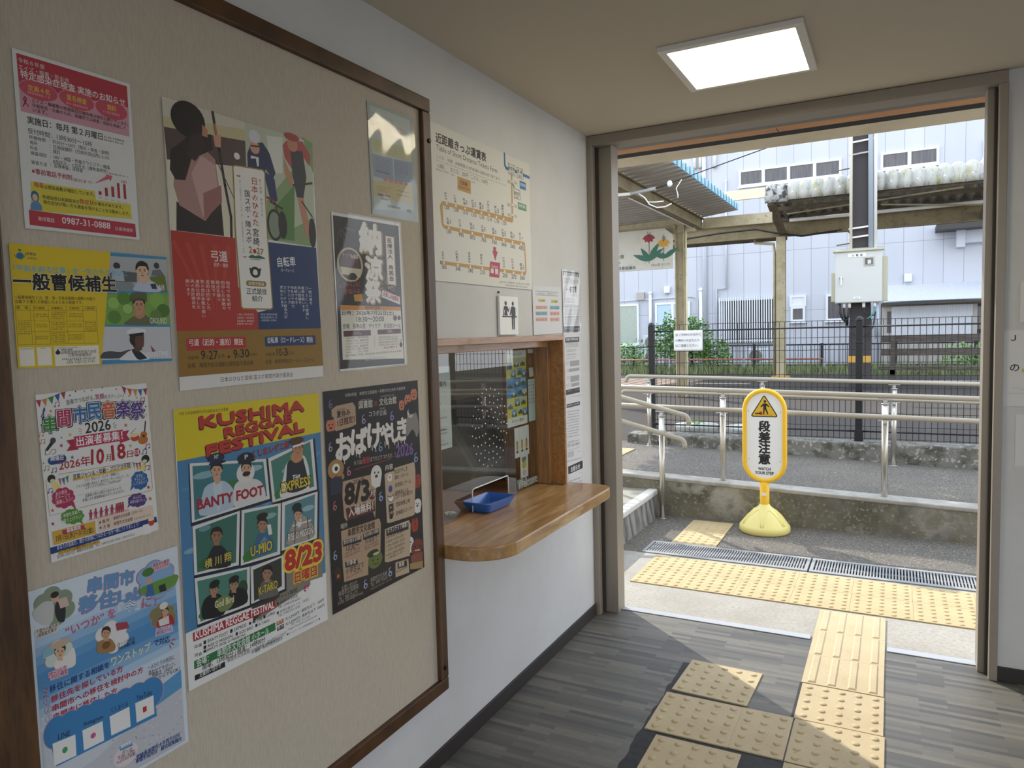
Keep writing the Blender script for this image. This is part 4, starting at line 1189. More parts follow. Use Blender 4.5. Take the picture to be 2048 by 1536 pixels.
DATA['reggae'] = ([1.0244, 1.3276, 1.4679, 1.3261, 1.4615, 0.7077, 1.0249, 0.7135], 0.4401, 0.6163, '''
G|F0F0EE|0,0,1760,0,1760,2465,0,2465
G|4E86B4|8,444,1768,419,1757,1944,-4,1948
E|86B2D0|803,942,50,34
E|6FA0C6|978,994,54,38
E|5A92B8|786,1116,70,38
E|3E759E|821,1208,48,16
E|86B2D0|472,1234,79,32
E|86B2D0|226,1250,49,21
E|6FA0C6|1616,602,58,46
E|5A92B8|638,1042,51,15
E|3E759E|898,1347,60,37
E|3E759E|346,1211,49,39
E|6FA0C6|1149,1327,82,27
E|86B2D0|1520,1234,66,36
E|3E759E|320,1238,64,20
E|6FA0C6|1604,723,99,30
E|6FA0C6|1550,1480,46,26
E|86B2D0|1206,1378,59,21
E|6FA0C6|663,1460,51,39
E|86B2D0|1263,782,76,32
E|3E759E|1103,1249,55,18
E|86B2D0|236,714,46,30
E|3E759E|940,916,44,41
E|6FA0C6|926,862,85,38
E|5A92B8|73,697,39,15
E|3E759E|178,792,75,20
E|3E759E|976,1184,76,40
E|86B2D0|909,1140,106,40
E|3E759E|941,1295,105,24
E|3E759E|585,1513,98,15
E|6FA0C6|1157,678,90,26
E|6FA0C6|1088,994,44,35
E|86B2D0|393,953,48,33
E|6FA0C6|796,1414,55,34
E|86B2D0|670,808,100,25
E|3E759E|1088,615,58,20
E|86B2D0|115,1244,91,24
E|6FA0C6|714,1100,49,21
E|6FA0C6|493,1049,55,15
E|86B2D0|1491,966,98,21
E|5A92B8|622,995,76,22
E|3E759E|940,715,98,29
E|6FA0C6|161,979,51,28
E|86B2D0|858,841,89,36
E|86B2D0|447,1062,50,40
E|5A92B8|1637,643,121,28
E|5A92B8|1052,1426,79,30
E|3E759E|1532,720,86,44
G|8A8478|1056,1528,1708,1479,1708,1972,792,2120,704,1923
G|3C3834|739,1775,1091,1528,1091,1972,739,2120
G|E2CE1C|0,0,1760,0,1768,419,8,444
T|令和８年度串間市文化会館自主文化事業|47,55,574,67,30|2A2410
T|KUSHIMA|256,198,1530,168,101|5A1414|3.2
T|KUSHIMA|263,190,1539,159,101|C03A30|2.2
T|REGGAE|515,317,1352,262,87|5A1414|3.2
T|REGGAE|522,309,1361,253,87|C03A30|2.2
T|FESTIVAL|314,460,1518,379,99|5A1414|3.2
T|FESTIVAL|322,452,1527,370,99|C03A30|2.2
T|くしまレゲエ祭|828,551,1313,516,72|5A1414|3
T|くしまレゲエ祭|833,546,1308,511,64|C03A30|1
G|1C2630|119,481,1030,587,1056,1008,110,1030
G|E4E4E2|129,481,994,581,1019,980,120,1003
G|3E7C86|156,509,958,602,985,946,150,986
G|1C2630|1016,588,1676,473,1707,1048,1048,1055
G|E4E4E2|1020,581,1646,472,1676,1018,1050,1026
G|4A8478|1054,614,1604,496,1636,980,1087,1006
G|1C2630|122,1040,672,1018,624,1551,113,1495
G|E4E4E2|124,1036,647,1015,601,1521,116,1469
G|3A7266|151,1067,613,1034,571,1486,146,1453
G|1C2630|666,1018,1185,1058,1142,1595,622,1562
G|E4E4E2|666,1016,1158,1053,1118,1563,624,1533
G|4A8074|696,1049,1120,1073,1083,1526,658,1516
G|1C2630|1176,1058,1712,1047,1671,1569,1138,1564
G|E4E4E2|1174,1053,1683,1042,1644,1537,1138,1534
G|5C8C98|1210,1088,1640,1063,1605,1497,1177,1516
G|1C2630|110,1500,757,1580,733,1968,118,1938
G|E4E4E2|114,1496,729,1572,706,1940,122,1914
G|4E8878|141,1529,694,1588,675,1902,152,1899
G|1C2630|737,1588,1194,1591,1179,1955,724,1962
G|E4E4E2|736,1579,1170,1582,1156,1928,724,1936
G|3A3E38|768,1616,1132,1600,1120,1888,759,1920
E|8CB4BC|282,609,129,32
E|9CC0C4|822,648,123,30
E|3E7A4C|555,787,210,74
E|8CB8B0|1360,741,169,41
E|3C7A3C|1212,956,136,48
E|6C9CA0|250,1084,64,25
E|2C6C3C|337,1398,179,55
E|3C7C3C|723,1469,73,50
E|8CB4B0|991,1148,104,28
E|9CC0CC|1534,1188,88,29
E|3C6C44|1463,1423,146,42
E|3C7C44|243,1847,109,44
E|2C4C34|634,1751,58,77
S|B8CCDC|206,958,250,763,307,702,471,697,578,791,591,943,475,977
S|C8D8E4|360,713,410,686,458,722,422,943,394,937
G|D2A688|360,641,452,648,437,709,392,719
G|D2A688|380,622,430,631,436,684,367,671
E|1C1E26|408,575,67,67
E|D2A688|353,584,8,14
E|D2A688|462,602,8,14
E|D2A688|407,594,53,63
S|1C1E26|351,570,360,524,412,512,462,540,466,589,446,562,381,548
L|4A3428|6|374,572,396,575
L|4A3428|6|421,579,444,584
E|2A1E1A|385,586,9,4
E|2A1E1A|431,594,9,4
E|A85A4C|406,628,17,5
G|B98A6A|405,593,414,613,398,610
E|22304C|408,478,92,47
E|1C2840|420,522,97,16
T|NY|390,484,436,484,36|DDE4EC|1
S|DDDCDA|590,962,589,794,655,732,816,743,924,801,964,965,777,983
E|E4E2DE|736,672,108,98
G|D2A688|720,660,768,668,775,718,708,706
E|1A1A1A|747,616,65,63
E|D2A688|694,624,8,13
E|D2A688|799,642,8,13
E|D2A688|746,634,52,59
S|1A1A1A|691,610,700,567,751,556,800,584,803,629,784,604,720,590
L|4A3428|6|714,613,736,615
L|4A3428|6|760,619,782,624
E|2A1E1A|725,626,9,4
E|2A1E1A|770,634,9,4
E|A85A4C|746,666,16,4
G|B98A6A|744,632,753,652,737,649
E|2A2420|743,682,48,23
E|1E2638|745,532,101,53
E|182030|755,565,106,17
T|P|733,543,771,543,41|DDE4EC|1
T|BANTY FOOT|183,901,939,920,88|A8283C|3
S|E4E4E4|1156,995,1223,758,1269,665,1479,618,1559,734,1569,965,1458,1006
S|2C3038|1258,724,1297,650,1478,648,1503,704,1550,899,1511,974,1252,964
S|C8946C|1342,576,1482,577,1477,662,1391,689,1325,644
G|C08C68|1389,582,1449,592,1458,648,1374,635
E|6A4A34|1422,532,81,72
E|C08C68|1356,541,10,14
E|C08C68|1488,561,10,15
E|C08C68|1421,552,65,68
S|6A4A34|1353,526,1364,477,1426,464,1487,494,1492,547,1468,517,1389,502
L|4A3428|7|1380,529,1408,531
L|4A3428|7|1438,536,1466,541
E|2A1E1A|1394,544,11,4
E|2A1E1A|1450,552,11,4
E|A85A4C|1421,589,20,5
G|B98A6A|1419,550,1430,573,1410,570
L|F0F0F0|22|1351,517,1503,498
E|5A3C28|1410,461,101,40
T|TEAM|1332,854,1432,860,49|F4F4F4|2
T|EXPRESS|1169,956,1587,956,104|2A2410|4
T|EXPRESS|1175,952,1582,951,96|E0C83C|1.5
S|22242A|227,1440,289,1312,358,1257,453,1320,510,1494
G|9A7458|342,1212,391,1225,398,1279,329,1261
E|2A2220|370,1167,67,68
E|9A7458|315,1171,8,14
E|9A7458|423,1198,8,14
E|9A7458|369,1186,54,64
S|2A2220|313,1156,322,1110,374,1102,424,1136,427,1185,408,1156,343,1136
L|4A3428|6|336,1161,358,1165
L|4A3428|6|383,1171,406,1178
E|2A1E1A|347,1176,9,4
E|2A1E1A|393,1188,9,4
E|A85A4C|368,1220,17,5
G|B98A6A|367,1184,376,1206,359,1202
T|横 川 翔|222,1447,522,1454,90|2A2410|3
T|横 川 翔|226,1445,518,1450,83|DCCB60|1
S|3C6C94|771,1483,816,1340,870,1275,957,1297,1028,1394,1035,1496
G|6C94AC|851,1388,929,1330,964,1378,898,1439
G|B08464|881,1237,928,1249,935,1298,868,1281
E|22201E|907,1196,65,61
E|B08464|854,1200,8,12
E|B08464|959,1225,8,13
E|B08464|906,1214,52,58
S|22201E|852,1187,861,1145,911,1138,959,1168,963,1213,944,1187,881,1169
L|4A3428|6|874,1191,896,1195
L|4A3428|6|920,1200,942,1207
E|2A1E1A|885,1205,9,4
E|2A1E1A|929,1215,9,4
E|A85A4C|906,1245,16,4
G|B98A6A|904,1212,913,1232,897,1228
G|E8E8E8|966,1230,1012,1231,1026,1334,980,1332
E|262220|911,1129,71,35
T|U-MIO|742,1486,1022,1493,104|2A2410|4
T|U-MIO|746,1484,1017,1488,97|E0C83C|1.5
S|A8A094|1221,1496,1265,1354,1345,1260,1472,1258,1576,1367,1598,1510
L|F0EEE8|14|1300,1321,1570,1323
L|5A544C|14|1274,1396,1580,1421
L|5A544C|14|1344,1270,1317,1511
L|5A544C|15|1514,1278,1522,1512
G|E8E6E2|1358,1273,1428,1279,1416,1349,1376,1360
G|D2A688|1358,1250,1405,1261,1412,1306,1346,1291
E|1C1C1C|1384,1212,63,57
E|D2A688|1332,1215,8,12
E|D2A688|1434,1239,8,12
E|D2A688|1383,1228,51,53
S|1C1C1C|1330,1203,1338,1165,1387,1158,1434,1186,1438,1228,1420,1203,1358,1186
L|4A3428|5|1351,1207,1373,1211
L|4A3428|6|1396,1216,1418,1222
E|2A1E1A|1362,1220,9,4
E|2A1E1A|1406,1230,9,4
E|A85A4C|1383,1257,16,4
G|B98A6A|1382,1226,1390,1245,1374,1241
E|22282C|1371,1142,68,45
T|RISE O MISSION|1226,1462,1594,1473,82|22201C|3.5
T|RISE O MISSION|1231,1462,1588,1470,74|F0EEEA|1.2
S|1A1C22|164,1810,198,1721,275,1692,372,1723,420,1833,403,1922,197,1895
G|B08A6C|288,1683,327,1696,332,1739,278,1722
E|22201E|310,1648,53,54
E|B08A6C|267,1649,6,11
E|B08A6C|352,1676,7,11
E|B08A6C|309,1664,42,51
S|22201E|265,1637,273,1601,314,1597,352,1626,355,1666,340,1642,289,1623
L|4A3428|5|283,1642,301,1646
L|4A3428|5|320,1653,338,1660
E|2A1E1A|292,1655,7,3
E|2A1E1A|328,1666,7,3
E|A85A4C|309,1691,13,4
G|B98A6A|308,1662,315,1680,302,1676
E|1A1C20|319,1610,57,37
S|1A1C22|454,1844,484,1722,565,1720,668,1781,677,1901,461,1904
G|B08A6C|510,1712,551,1725,556,1770,499,1751
E|22201E|533,1676,56,56
E|B08A6C|488,1676,7,11
E|B08A6C|577,1704,7,12
E|B08A6C|532,1691,45,52
S|22201E|486,1664,494,1627,536,1623,578,1653,581,1694,565,1669,510,1649
L|4A3428|5|504,1669,524,1674
L|4A3428|5|544,1680,563,1687
E|2A1E1A|514,1682,8,4
E|2A1E1A|552,1694,8,4
E|A85A4C|532,1720,14,4
G|B98A6A|531,1690,538,1708,524,1704
E|1E2024|536,1634,60,34
S|7C8A4C|313,1778,426,1750,524,1821,485,1884,372,1888
T|God Bird|309,1833,522,1845,63|E8E4C0|1
S|6C6A68|820,1899,852,1781,929,1756,1017,1803,1063,1908,1060,1958,842,1936
G|A8846A|910,1730,961,1746,968,1800,897,1777
E|1C1A18|938,1688,70,66
E|A8846A|882,1688,8,14
E|A8846A|994,1722,9,14
E|A8846A|937,1706,56,62
S|1C1A18|879,1674,888,1630,942,1625,994,1661,998,1710,978,1680,910,1656
L|4A3428|6|902,1680,926,1685
L|4A3428|6|952,1693,976,1702
E|2A1E1A|914,1695,10,4
E|2A1E1A|962,1710,10,4
E|A85A4C|937,1740,18,5
G|B98A6A|936,1704,945,1726,928,1721
T|K-TARO|815,1888,1067,1893,91|2A2410|3.5
T|K-TARO|820,1886,1062,1888,83|E0C83C|1.2
T|8/23|1171,1754,1697,1789,204|F2D23C|9
T|8/23|1177,1752,1692,1783,196|C0302C|3
T|日曜日|1294,1920,1623,1936,117|F2D23C|7
T|日曜日|1299,1917,1617,1930,108|C0302C|2
G|B02430|70,1967,1023,2001,1027,2080,71,2047
T|KUSHIMA REGGAE FESTIVAL|87,2035,1009,2069,69|F8F0F0|2
T|出演|77,2111,152,2122,30|222226|1
T|■ BANTY FOOT|174,2116,442,2125,33|222226|1
T|■ EXPRESS|466,2124,658,2128,34|222226|1
T|■ 横川 翔|687,2131,850,2139,32|222226|1
T|■ U-MIO|866,2132,1015,2137,30|222226|1
T|■ RISE O MISSION|171,2159,490,2170,30|222226|1
T|■ GOD BIRD|527,2173,733,2180,31|222226|1
T|■ K-TARO|763,2178,940,2187,29|222226|1
T|司会|76,2191,151,2200,30|222226|1
T|■SMATY (RISE O MISSION)|168,2199,638,2219,33|222226|1
G|2C7C44|66,2223,1013,2222,1016,2300,65,2296
T|会場：　串間市文化会館 小ホール|91,2288,928,2300,70|F2F6F2|1
T|開場：13時30分 / 開演：14時00分|150,2343,877,2366,59|222226|1
G|1C1C1E|66,2351,391,2361,392,2411,64,2398
T|主催問い合わせ|113,2390,348,2396,48|F0F0F0|1
T|串間市文化会館|417,2386,681,2396,50|2A2A2E
T|（指定管理者 一般社団法人ひかり）|694,2418,1161,2400,44|2A2A2E
T|後援　串間市教育委員会|743,2425,1099,2431,40|2A2A2E
T|【チケット販売】|1044,2016,1328,2010,41|2A2A2E|1
T|■ 串間市文化会館|1046,2062,1330,2070,32|2A2A2E
T|TEL (0987)72-6333|1060,2107,1367,2116,32|2A2A2E
T|■ 四季彩館ほりぐち（本店）|1041,2154,1486,2160,32|2A2A2E
T|TEL (0987)72-1090|1054,2192,1357,2197,32|2A2A2E
T|大人2500円 / 高校生以下　500円|1147,2258,1710,2244,36|2A2A2E|1
T|大人3000円 / 高校生以下 1000円|1144,2311,1713,2302,36|2A2A2E|1
T|TEL 0987-72-6333|1220,2334,1494,2344,24|2A2A2E
T|https://kushima-lyceum.net|1184,2376,1599,2377,29|2A2A2E
T|◆ホームページに出演者情報あります◆|1160,2416,1645,2424,24|2A2A2E
G|B8402C|1031,2224,1125,2221,1125,2262,1032,2265
T|前売|1040,2256,1115,2254,37|F4E0C0|1
G|222226|1034,2278,1127,2275,1127,2321,1034,2319
T|当日|1042,2310,1118,2305,37|F0F0F0|1
G|F4F4F2|1520,1959,1715,1975,1710,2193,1523,2181
T|e+|1422,2049,1498,2052,76|B82C5C|2
''')
DATA['haunted'] = ([1.4814, 1.3283, 1.9222, 1.3292, 1.9192, 0.7193, 1.4817, 0.712], 0.4391, 0.6131, '''
G|1E1B1C|0,0,1756,0,1756,2452,0,2452
G|2A2320|176,2109,1669,1962,1669,2379,176,2428
T|令和8年度　串間市立図書館・串間市文化会館 共催事業|348,92,1483,100,42|C8C0B8
T|図書館|580,248,827,252,91|D8D0C4|1
T|×|857,244,917,244,56|8C2C30|1
T|文化会館|953,250,1292,254,91|D8D0C4|1
T|コラボ企画|756,360,1081,371,67|D8D0C4
D|B8B0A8|603,159,803,159,16
D|B8B0A8|989,151,1249,151,17
D|B8B0A8|962,292,1067,292,17
G|B99C80|122,208,200,174,478,161,522,216,520,415,448,433,183,450,130,400
T|夏休み|207,308,429,299,73|2A1C18|2
T|1日限定！|212,407,500,387,77|5A1C18|2
D|4A3028|210,227,353,227,18
D|4A3028|268,330,427,330,18
T|お|163,772,414,794,289|E6E2DA|3.4
L|E6E2DA|10|238,750,242,810
L|E6E2DA|11|296,759,299,835
T|ば|418,744,685,766,288|E6E2DA|3.4
L|E6E2DA|11|498,721,502,784
L|E6E2DA|11|558,731,562,809
T|け|711,722,960,739,279|E6E2DA|3.4
L|E6E2DA|12|786,697,791,762
L|E6E2DA|12|850,707,855,787
T|や|961,720,1192,732,249|E6E2DA|3.4
L|E6E2DA|12|1031,692,1036,759
L|E6E2DA|13|1100,702,1104,785
T|し|1174,724,1324,722,235|E6E2DA|3.4
L|E6E2DA|13|1220,691,1226,759
L|E6E2DA|13|1291,702,1296,786
T|き|1291,716,1485,720,267|E6E2DA|3.4
L|E6E2DA|13|1350,684,1356,753
L|E6E2DA|14|1423,695,1428,780
T|2026|1240,918,1597,934,150|7C5C98|2
T|キミは|453,881,592,884,54|C8C0B8
T|最後|603,890,741,892,74|A8343C|2
T|までたどりつけるか…？|748,886,1234,905,56|C8C0B8
L|A8343C|8|455,929,1156,915
E|B4A0D0|80,632,30,30
E|1E1B1C|83,634,15,16
L|B4A0D0|10|67,612,64,581,92,564
E|A89CD0|656,396,34,31
E|1E1B1C|659,398,17,16
L|A89CD0|11|640,375,636,342,669,323
E|A08CC8|1192,419,38,33
E|1E1B1C|1195,421,19,18
L|A08CC8|13|1174,397,1170,362,1206,342
E|8C9CD0|946,764,37,32
E|1E1B1C|949,766,18,17
L|8C9CD0|12|929,742,925,707,960,689
E|8CA4DC|1656,1010,43,35
E|1E1B1C|1660,1012,21,19
L|8CA4DC|14|1637,986,1632,948,1672,930
E|C8809C|362,947,32,31
E|1E1B1C|364,950,16,16
L|C8809C|11|347,926,344,893,374,878
E|9CB0DC|917,1357,37,33
E|1E1B1C|920,1360,18,18
L|9CB0DC|12|900,1334,896,1298,930,1282
E|C86C74|110,1286,31,30
E|1E1B1C|112,1288,15,16
L|C86C74|10|96,1265,93,1232,122,1218
E|9CB0DC|80,1832,31,30
E|1E1B1C|83,1835,16,16
L|9CB0DC|10|66,1810,63,1777,92,1764
E|A8B0D8|567,2313,35,32
E|1E1B1C|570,2316,17,17
L|A8B0D8|12|552,2289,548,2253,580,2242
E|A8B0D8|1035,2314,38,34
E|1E1B1C|1038,2317,19,18
L|A8B0D8|13|1018,2288,1013,2251,1049,2238
E|7C68A0|113,164,30,29
E|1E1B1C|115,166,15,16
L|7C68A0|10|99,146,96,114,124,97
E|C87C5C|102,379,76,80
G|2A1C18|62,287,151,287,151,317,62,317
G|2A1C18|53,440,141,440,141,472,53,472
E|2A1814|76,368,12,10
E|2A1814|128,370,12,10
E|5A1C14|100,406,23,13
E|C87C5C|1395,288,57,76
G|2A1C18|1366,202,1433,202,1433,227,1366,227
G|2A1C18|1358,348,1424,348,1424,374,1358,374
E|2A1814|1376,278,9,9
E|2A1814|1416,278,9,9
E|5A1C14|1394,314,17,12
E|C87C5C|1526,237,69,85
G|2A1C18|1491,141,1572,141,1572,169,1491,169
G|2A1C18|1482,304,1562,304,1562,334,1482,334
E|2A1814|1503,226,11,10
E|2A1814|1551,226,11,10
E|5A1C14|1525,266,20,14
E|C87C5C|1662,176,71,86
G|2A1C18|1625,80,1708,80,1708,108,1625,108
G|2A1C18|1616,245,1698,245,1698,274,1616,274
E|2A1814|1638,166,11,10
E|2A1814|1687,166,11,10
E|5A1C14|1660,206,21,14
S|8C8680|1466,687,1509,420,1691,410,1743,613,1690,730,1608,616
E|141214|1571,356,119,97
E|C8C4BC|1572,403,70,61
E|141214|1594,373,63,53
E|A82C2C|1550,429,14,6
E|A8402C|1662,1295,79,115
G|2A1C18|1622,1162,1714,1162,1714,1208,1622,1208
G|2A1C18|1610,1382,1702,1382,1702,1430,1610,1430
V|こわいよ～|1667,1202,1677,1403,72|2A0C08|1
E|A8402C|1581,1846,72,115
G|2A1C18|1546,1711,1628,1711,1628,1760,1546,1760
G|2A1C18|1533,1931,1616,1931,1616,1982,1533,1982
V|ひえ～|1579,1756,1591,1916,71|2A0C08|1
E|A88454|152,866,130,109
E|F0ECE4|152,858,62,53
E|1A1414|157,862,28,25
E|A83434|151,960,46,25
G|2C3244|49,969,126,949,254,966,258,1110,165,1146,43,1137
E|A88454|259,967,24,32
G|B99C80|256,1023,765,1038,842,1082,792,1568,752,1482,288,1477,251,1432,236,1176
T|2026年|428,1095,624,1102,62|2A1C18|1
T|8/3|276,1293,686,1318,230|1E1412|3
E|5A2428|753,1276,60,61
T|月|711,1294,793,1304,68|E8DCD0|1
G|5A2A2C|279,1334,790,1353,794,1482,302,1477
T|入場無料！|325,1446,760,1457,109|E8DCD0|2
D|3A2420|349,1365,672,1365,14
E|E4E2DC|844,1054,103,110
G|E4E2DC|744,1035,946,1074,907,1205,814,1213,747,1158
E|2A2424|815,1028,13,14
E|2A2424|881,1037,13,14
E|5A2424|843,1075,29,19
E|E4E2DC|1652,1598,87,77
G|E4E2DC|1568,1578,1737,1618,1706,1707,1628,1708,1571,1665
E|2A2424|1627,1578,11,10
E|2A2424|1682,1588,11,10
E|5A2424|1651,1612,24,14
E|E4E2DC|1443,2051,98,86
G|E4E2DC|1348,2024,1539,2079,1504,2177,1416,2173,1352,2122
E|2A2424|1415,2027,12,11
E|2A2424|1477,2042,13,11
E|5A2424|1442,2067,27,15
G|C4AE94|1001,1084,1117,1042,1620,1038,1634,1155,1588,1706,1546,1716,1046,1691,1010,1672
G|1E1B1C|988,985,1191,982,1198,1073,996,1073
T|内容|1022,1043,1168,1047,70|E0D8CC|1
T|おばけやしき|1196,1120,1462,1118,56|2A1C18|1
T|場所：小ホール|1198,1192,1478,1191,56|2A1C18|1
T|妖怪探しゲーム|1199,1287,1528,1291,56|2A1C18|1
T|図書館員による|1193,1385,1467,1389,56|2A1C18|1
T|こわ〜い読み聞かせ|1190,1432,1555,1437,56|2A1C18|1
T|怪談映像上映|1198,1526,1493,1534,56|2A1C18|1
T|恐怖展示コーナー|1191,1636,1557,1640,56|2A1C18|1
E|E4E2DC|1099,1132,48,39
G|E4E2DC|1052,1123,1146,1142,1129,1188,1086,1188,1054,1167
E|2A2424|1085,1122,6,5
E|2A2424|1116,1127,6,5
E|5A2424|1098,1140,13,7
E|2C4C8C|1103,1280,38,43
G|F0ECE4|1048,1357,1096,1384,1162,1362,1158,1431,1099,1444,1050,1416
L|2A2020|9|1048,1357,1096,1384,1162,1362,1158,1431,1099,1444,1050,1416,1048,1357
G|3A3434|1054,1466,1150,1466,1150,1559,1054,1559
G|C8B8A0|1084,1491,1121,1512,1088,1524
E|22201E|1098,1622,38,32
L|22201E|16|1065,1597,1061,1561
L|22201E|16|1090,1594,1090,1548
L|22201E|16|1116,1596,1125,1556
L|22201E|16|1134,1614,1149,1586
T|場所|181,1548,297,1556,61|D8D0C4
G|B99C80|190,1568,866,1587,893,1652,856,2070,632,2020,621,2198,206,2152,192,1957
T|串間市文化会館|301,1662,776,1683,84|2A1C18|2
D|4A3028|376,1591,746,1591,16
G|2A2426|209,1682,524,1706,526,1777,210,1752
T|受付が始まる時間|222,1731,510,1750,47|E0D8CC|1
T|13:30～|259,1814,483,1836,73|2A1C18|1
G|2A2426|559,1696,853,1703,855,1777,560,1772
T|受付が終わる時間|573,1746,838,1750,45|E0D8CC|1
T|15:30まで|592,1822,815,1836,68|2A1C18|1
D|4A3028|230,1851,498,1851,22
D|4A3028|228,1886,496,1886,22
D|4A3028|583,1863,838,1863,23
D|4A3028|581,1895,836,1895,23
G|2A2426|230,1933,441,1961,449,2020,237,1999
T|対象者|254,1986,416,2002,55|E0D8CC|1
T|小学生以下|237,2084,546,2103,84|2A1C18|1
D|4A3028|240,2127,510,2127,22
E|6A7838|762,2060,134,101
E|2A3818|723,1971,108,42
E|C8C8A0|782,1989,61,16
E|1C1C10|718,2056,15,10
E|1C1C10|807,2070,15,10
L|2A2010|9|716,2094,759,2117,811,2110
G|C4AE94|965,1745,1456,1752,1488,1816,1448,2209,987,2159,938,2138
G|2A2426|986,1754,1438,1776,1440,1865,988,1837
T|ボランティア募集！|1008,1815,1421,1829,75|E8E0D4|1
D|3A2820|985,1872,1364,1872,30
D|3A2820|982,1926,1361,1926,30
D|3A2820|979,1979,1358,1979,30
D|3A2820|976,2031,1355,2031,30
D|3A2820|973,2086,1352,2086,30
D|3A2820|970,2128,1349,2128,30
G|C4AE94|1145,2208,1411,2240,1422,2419,1134,2392
G|2A2426|1183,2230,1376,2245,1379,2322,1185,2302
T|後援|1206,2288,1319,2298,57|E8E0D4|1
D|3A2820|1156,2343,1405,2343,24
E|7C3C34|1610,2142,131,106
G|8C4C40|1465,2214,1732,2231,1722,2420,1474,2353
E|1A0C0A|1564,2129,18,12
E|1A0C0A|1664,2147,18,13
L|E0D0B0|14|1555,2174,1668,2195
G|A89060|1442,2311,1725,2357,1720,2452,1444,2385
T|お問い合わせ|158,2240,418,2249,58|B0A89C
T|串間市立図書館|103,2289,443,2302,62|B0A89C
T|TEL：0987-72-1177|105,2344,417,2361,47|B0A89C
T|E-mail：info-k2@mvd.ne.jp|92,2386,511,2394,47|B0A89C
T|串間市文化会館|661,2305,972,2311,58|B0A89C
T|TEL：0987-72-6333|658,2354,976,2356,42|B0A89C
D|8C8478|656,2396,1069,2396,23
G|3A2A24|61,1978,114,1942,168,2004,157,2100,68,2097
E|C8642C|112,2054,24,22
''')
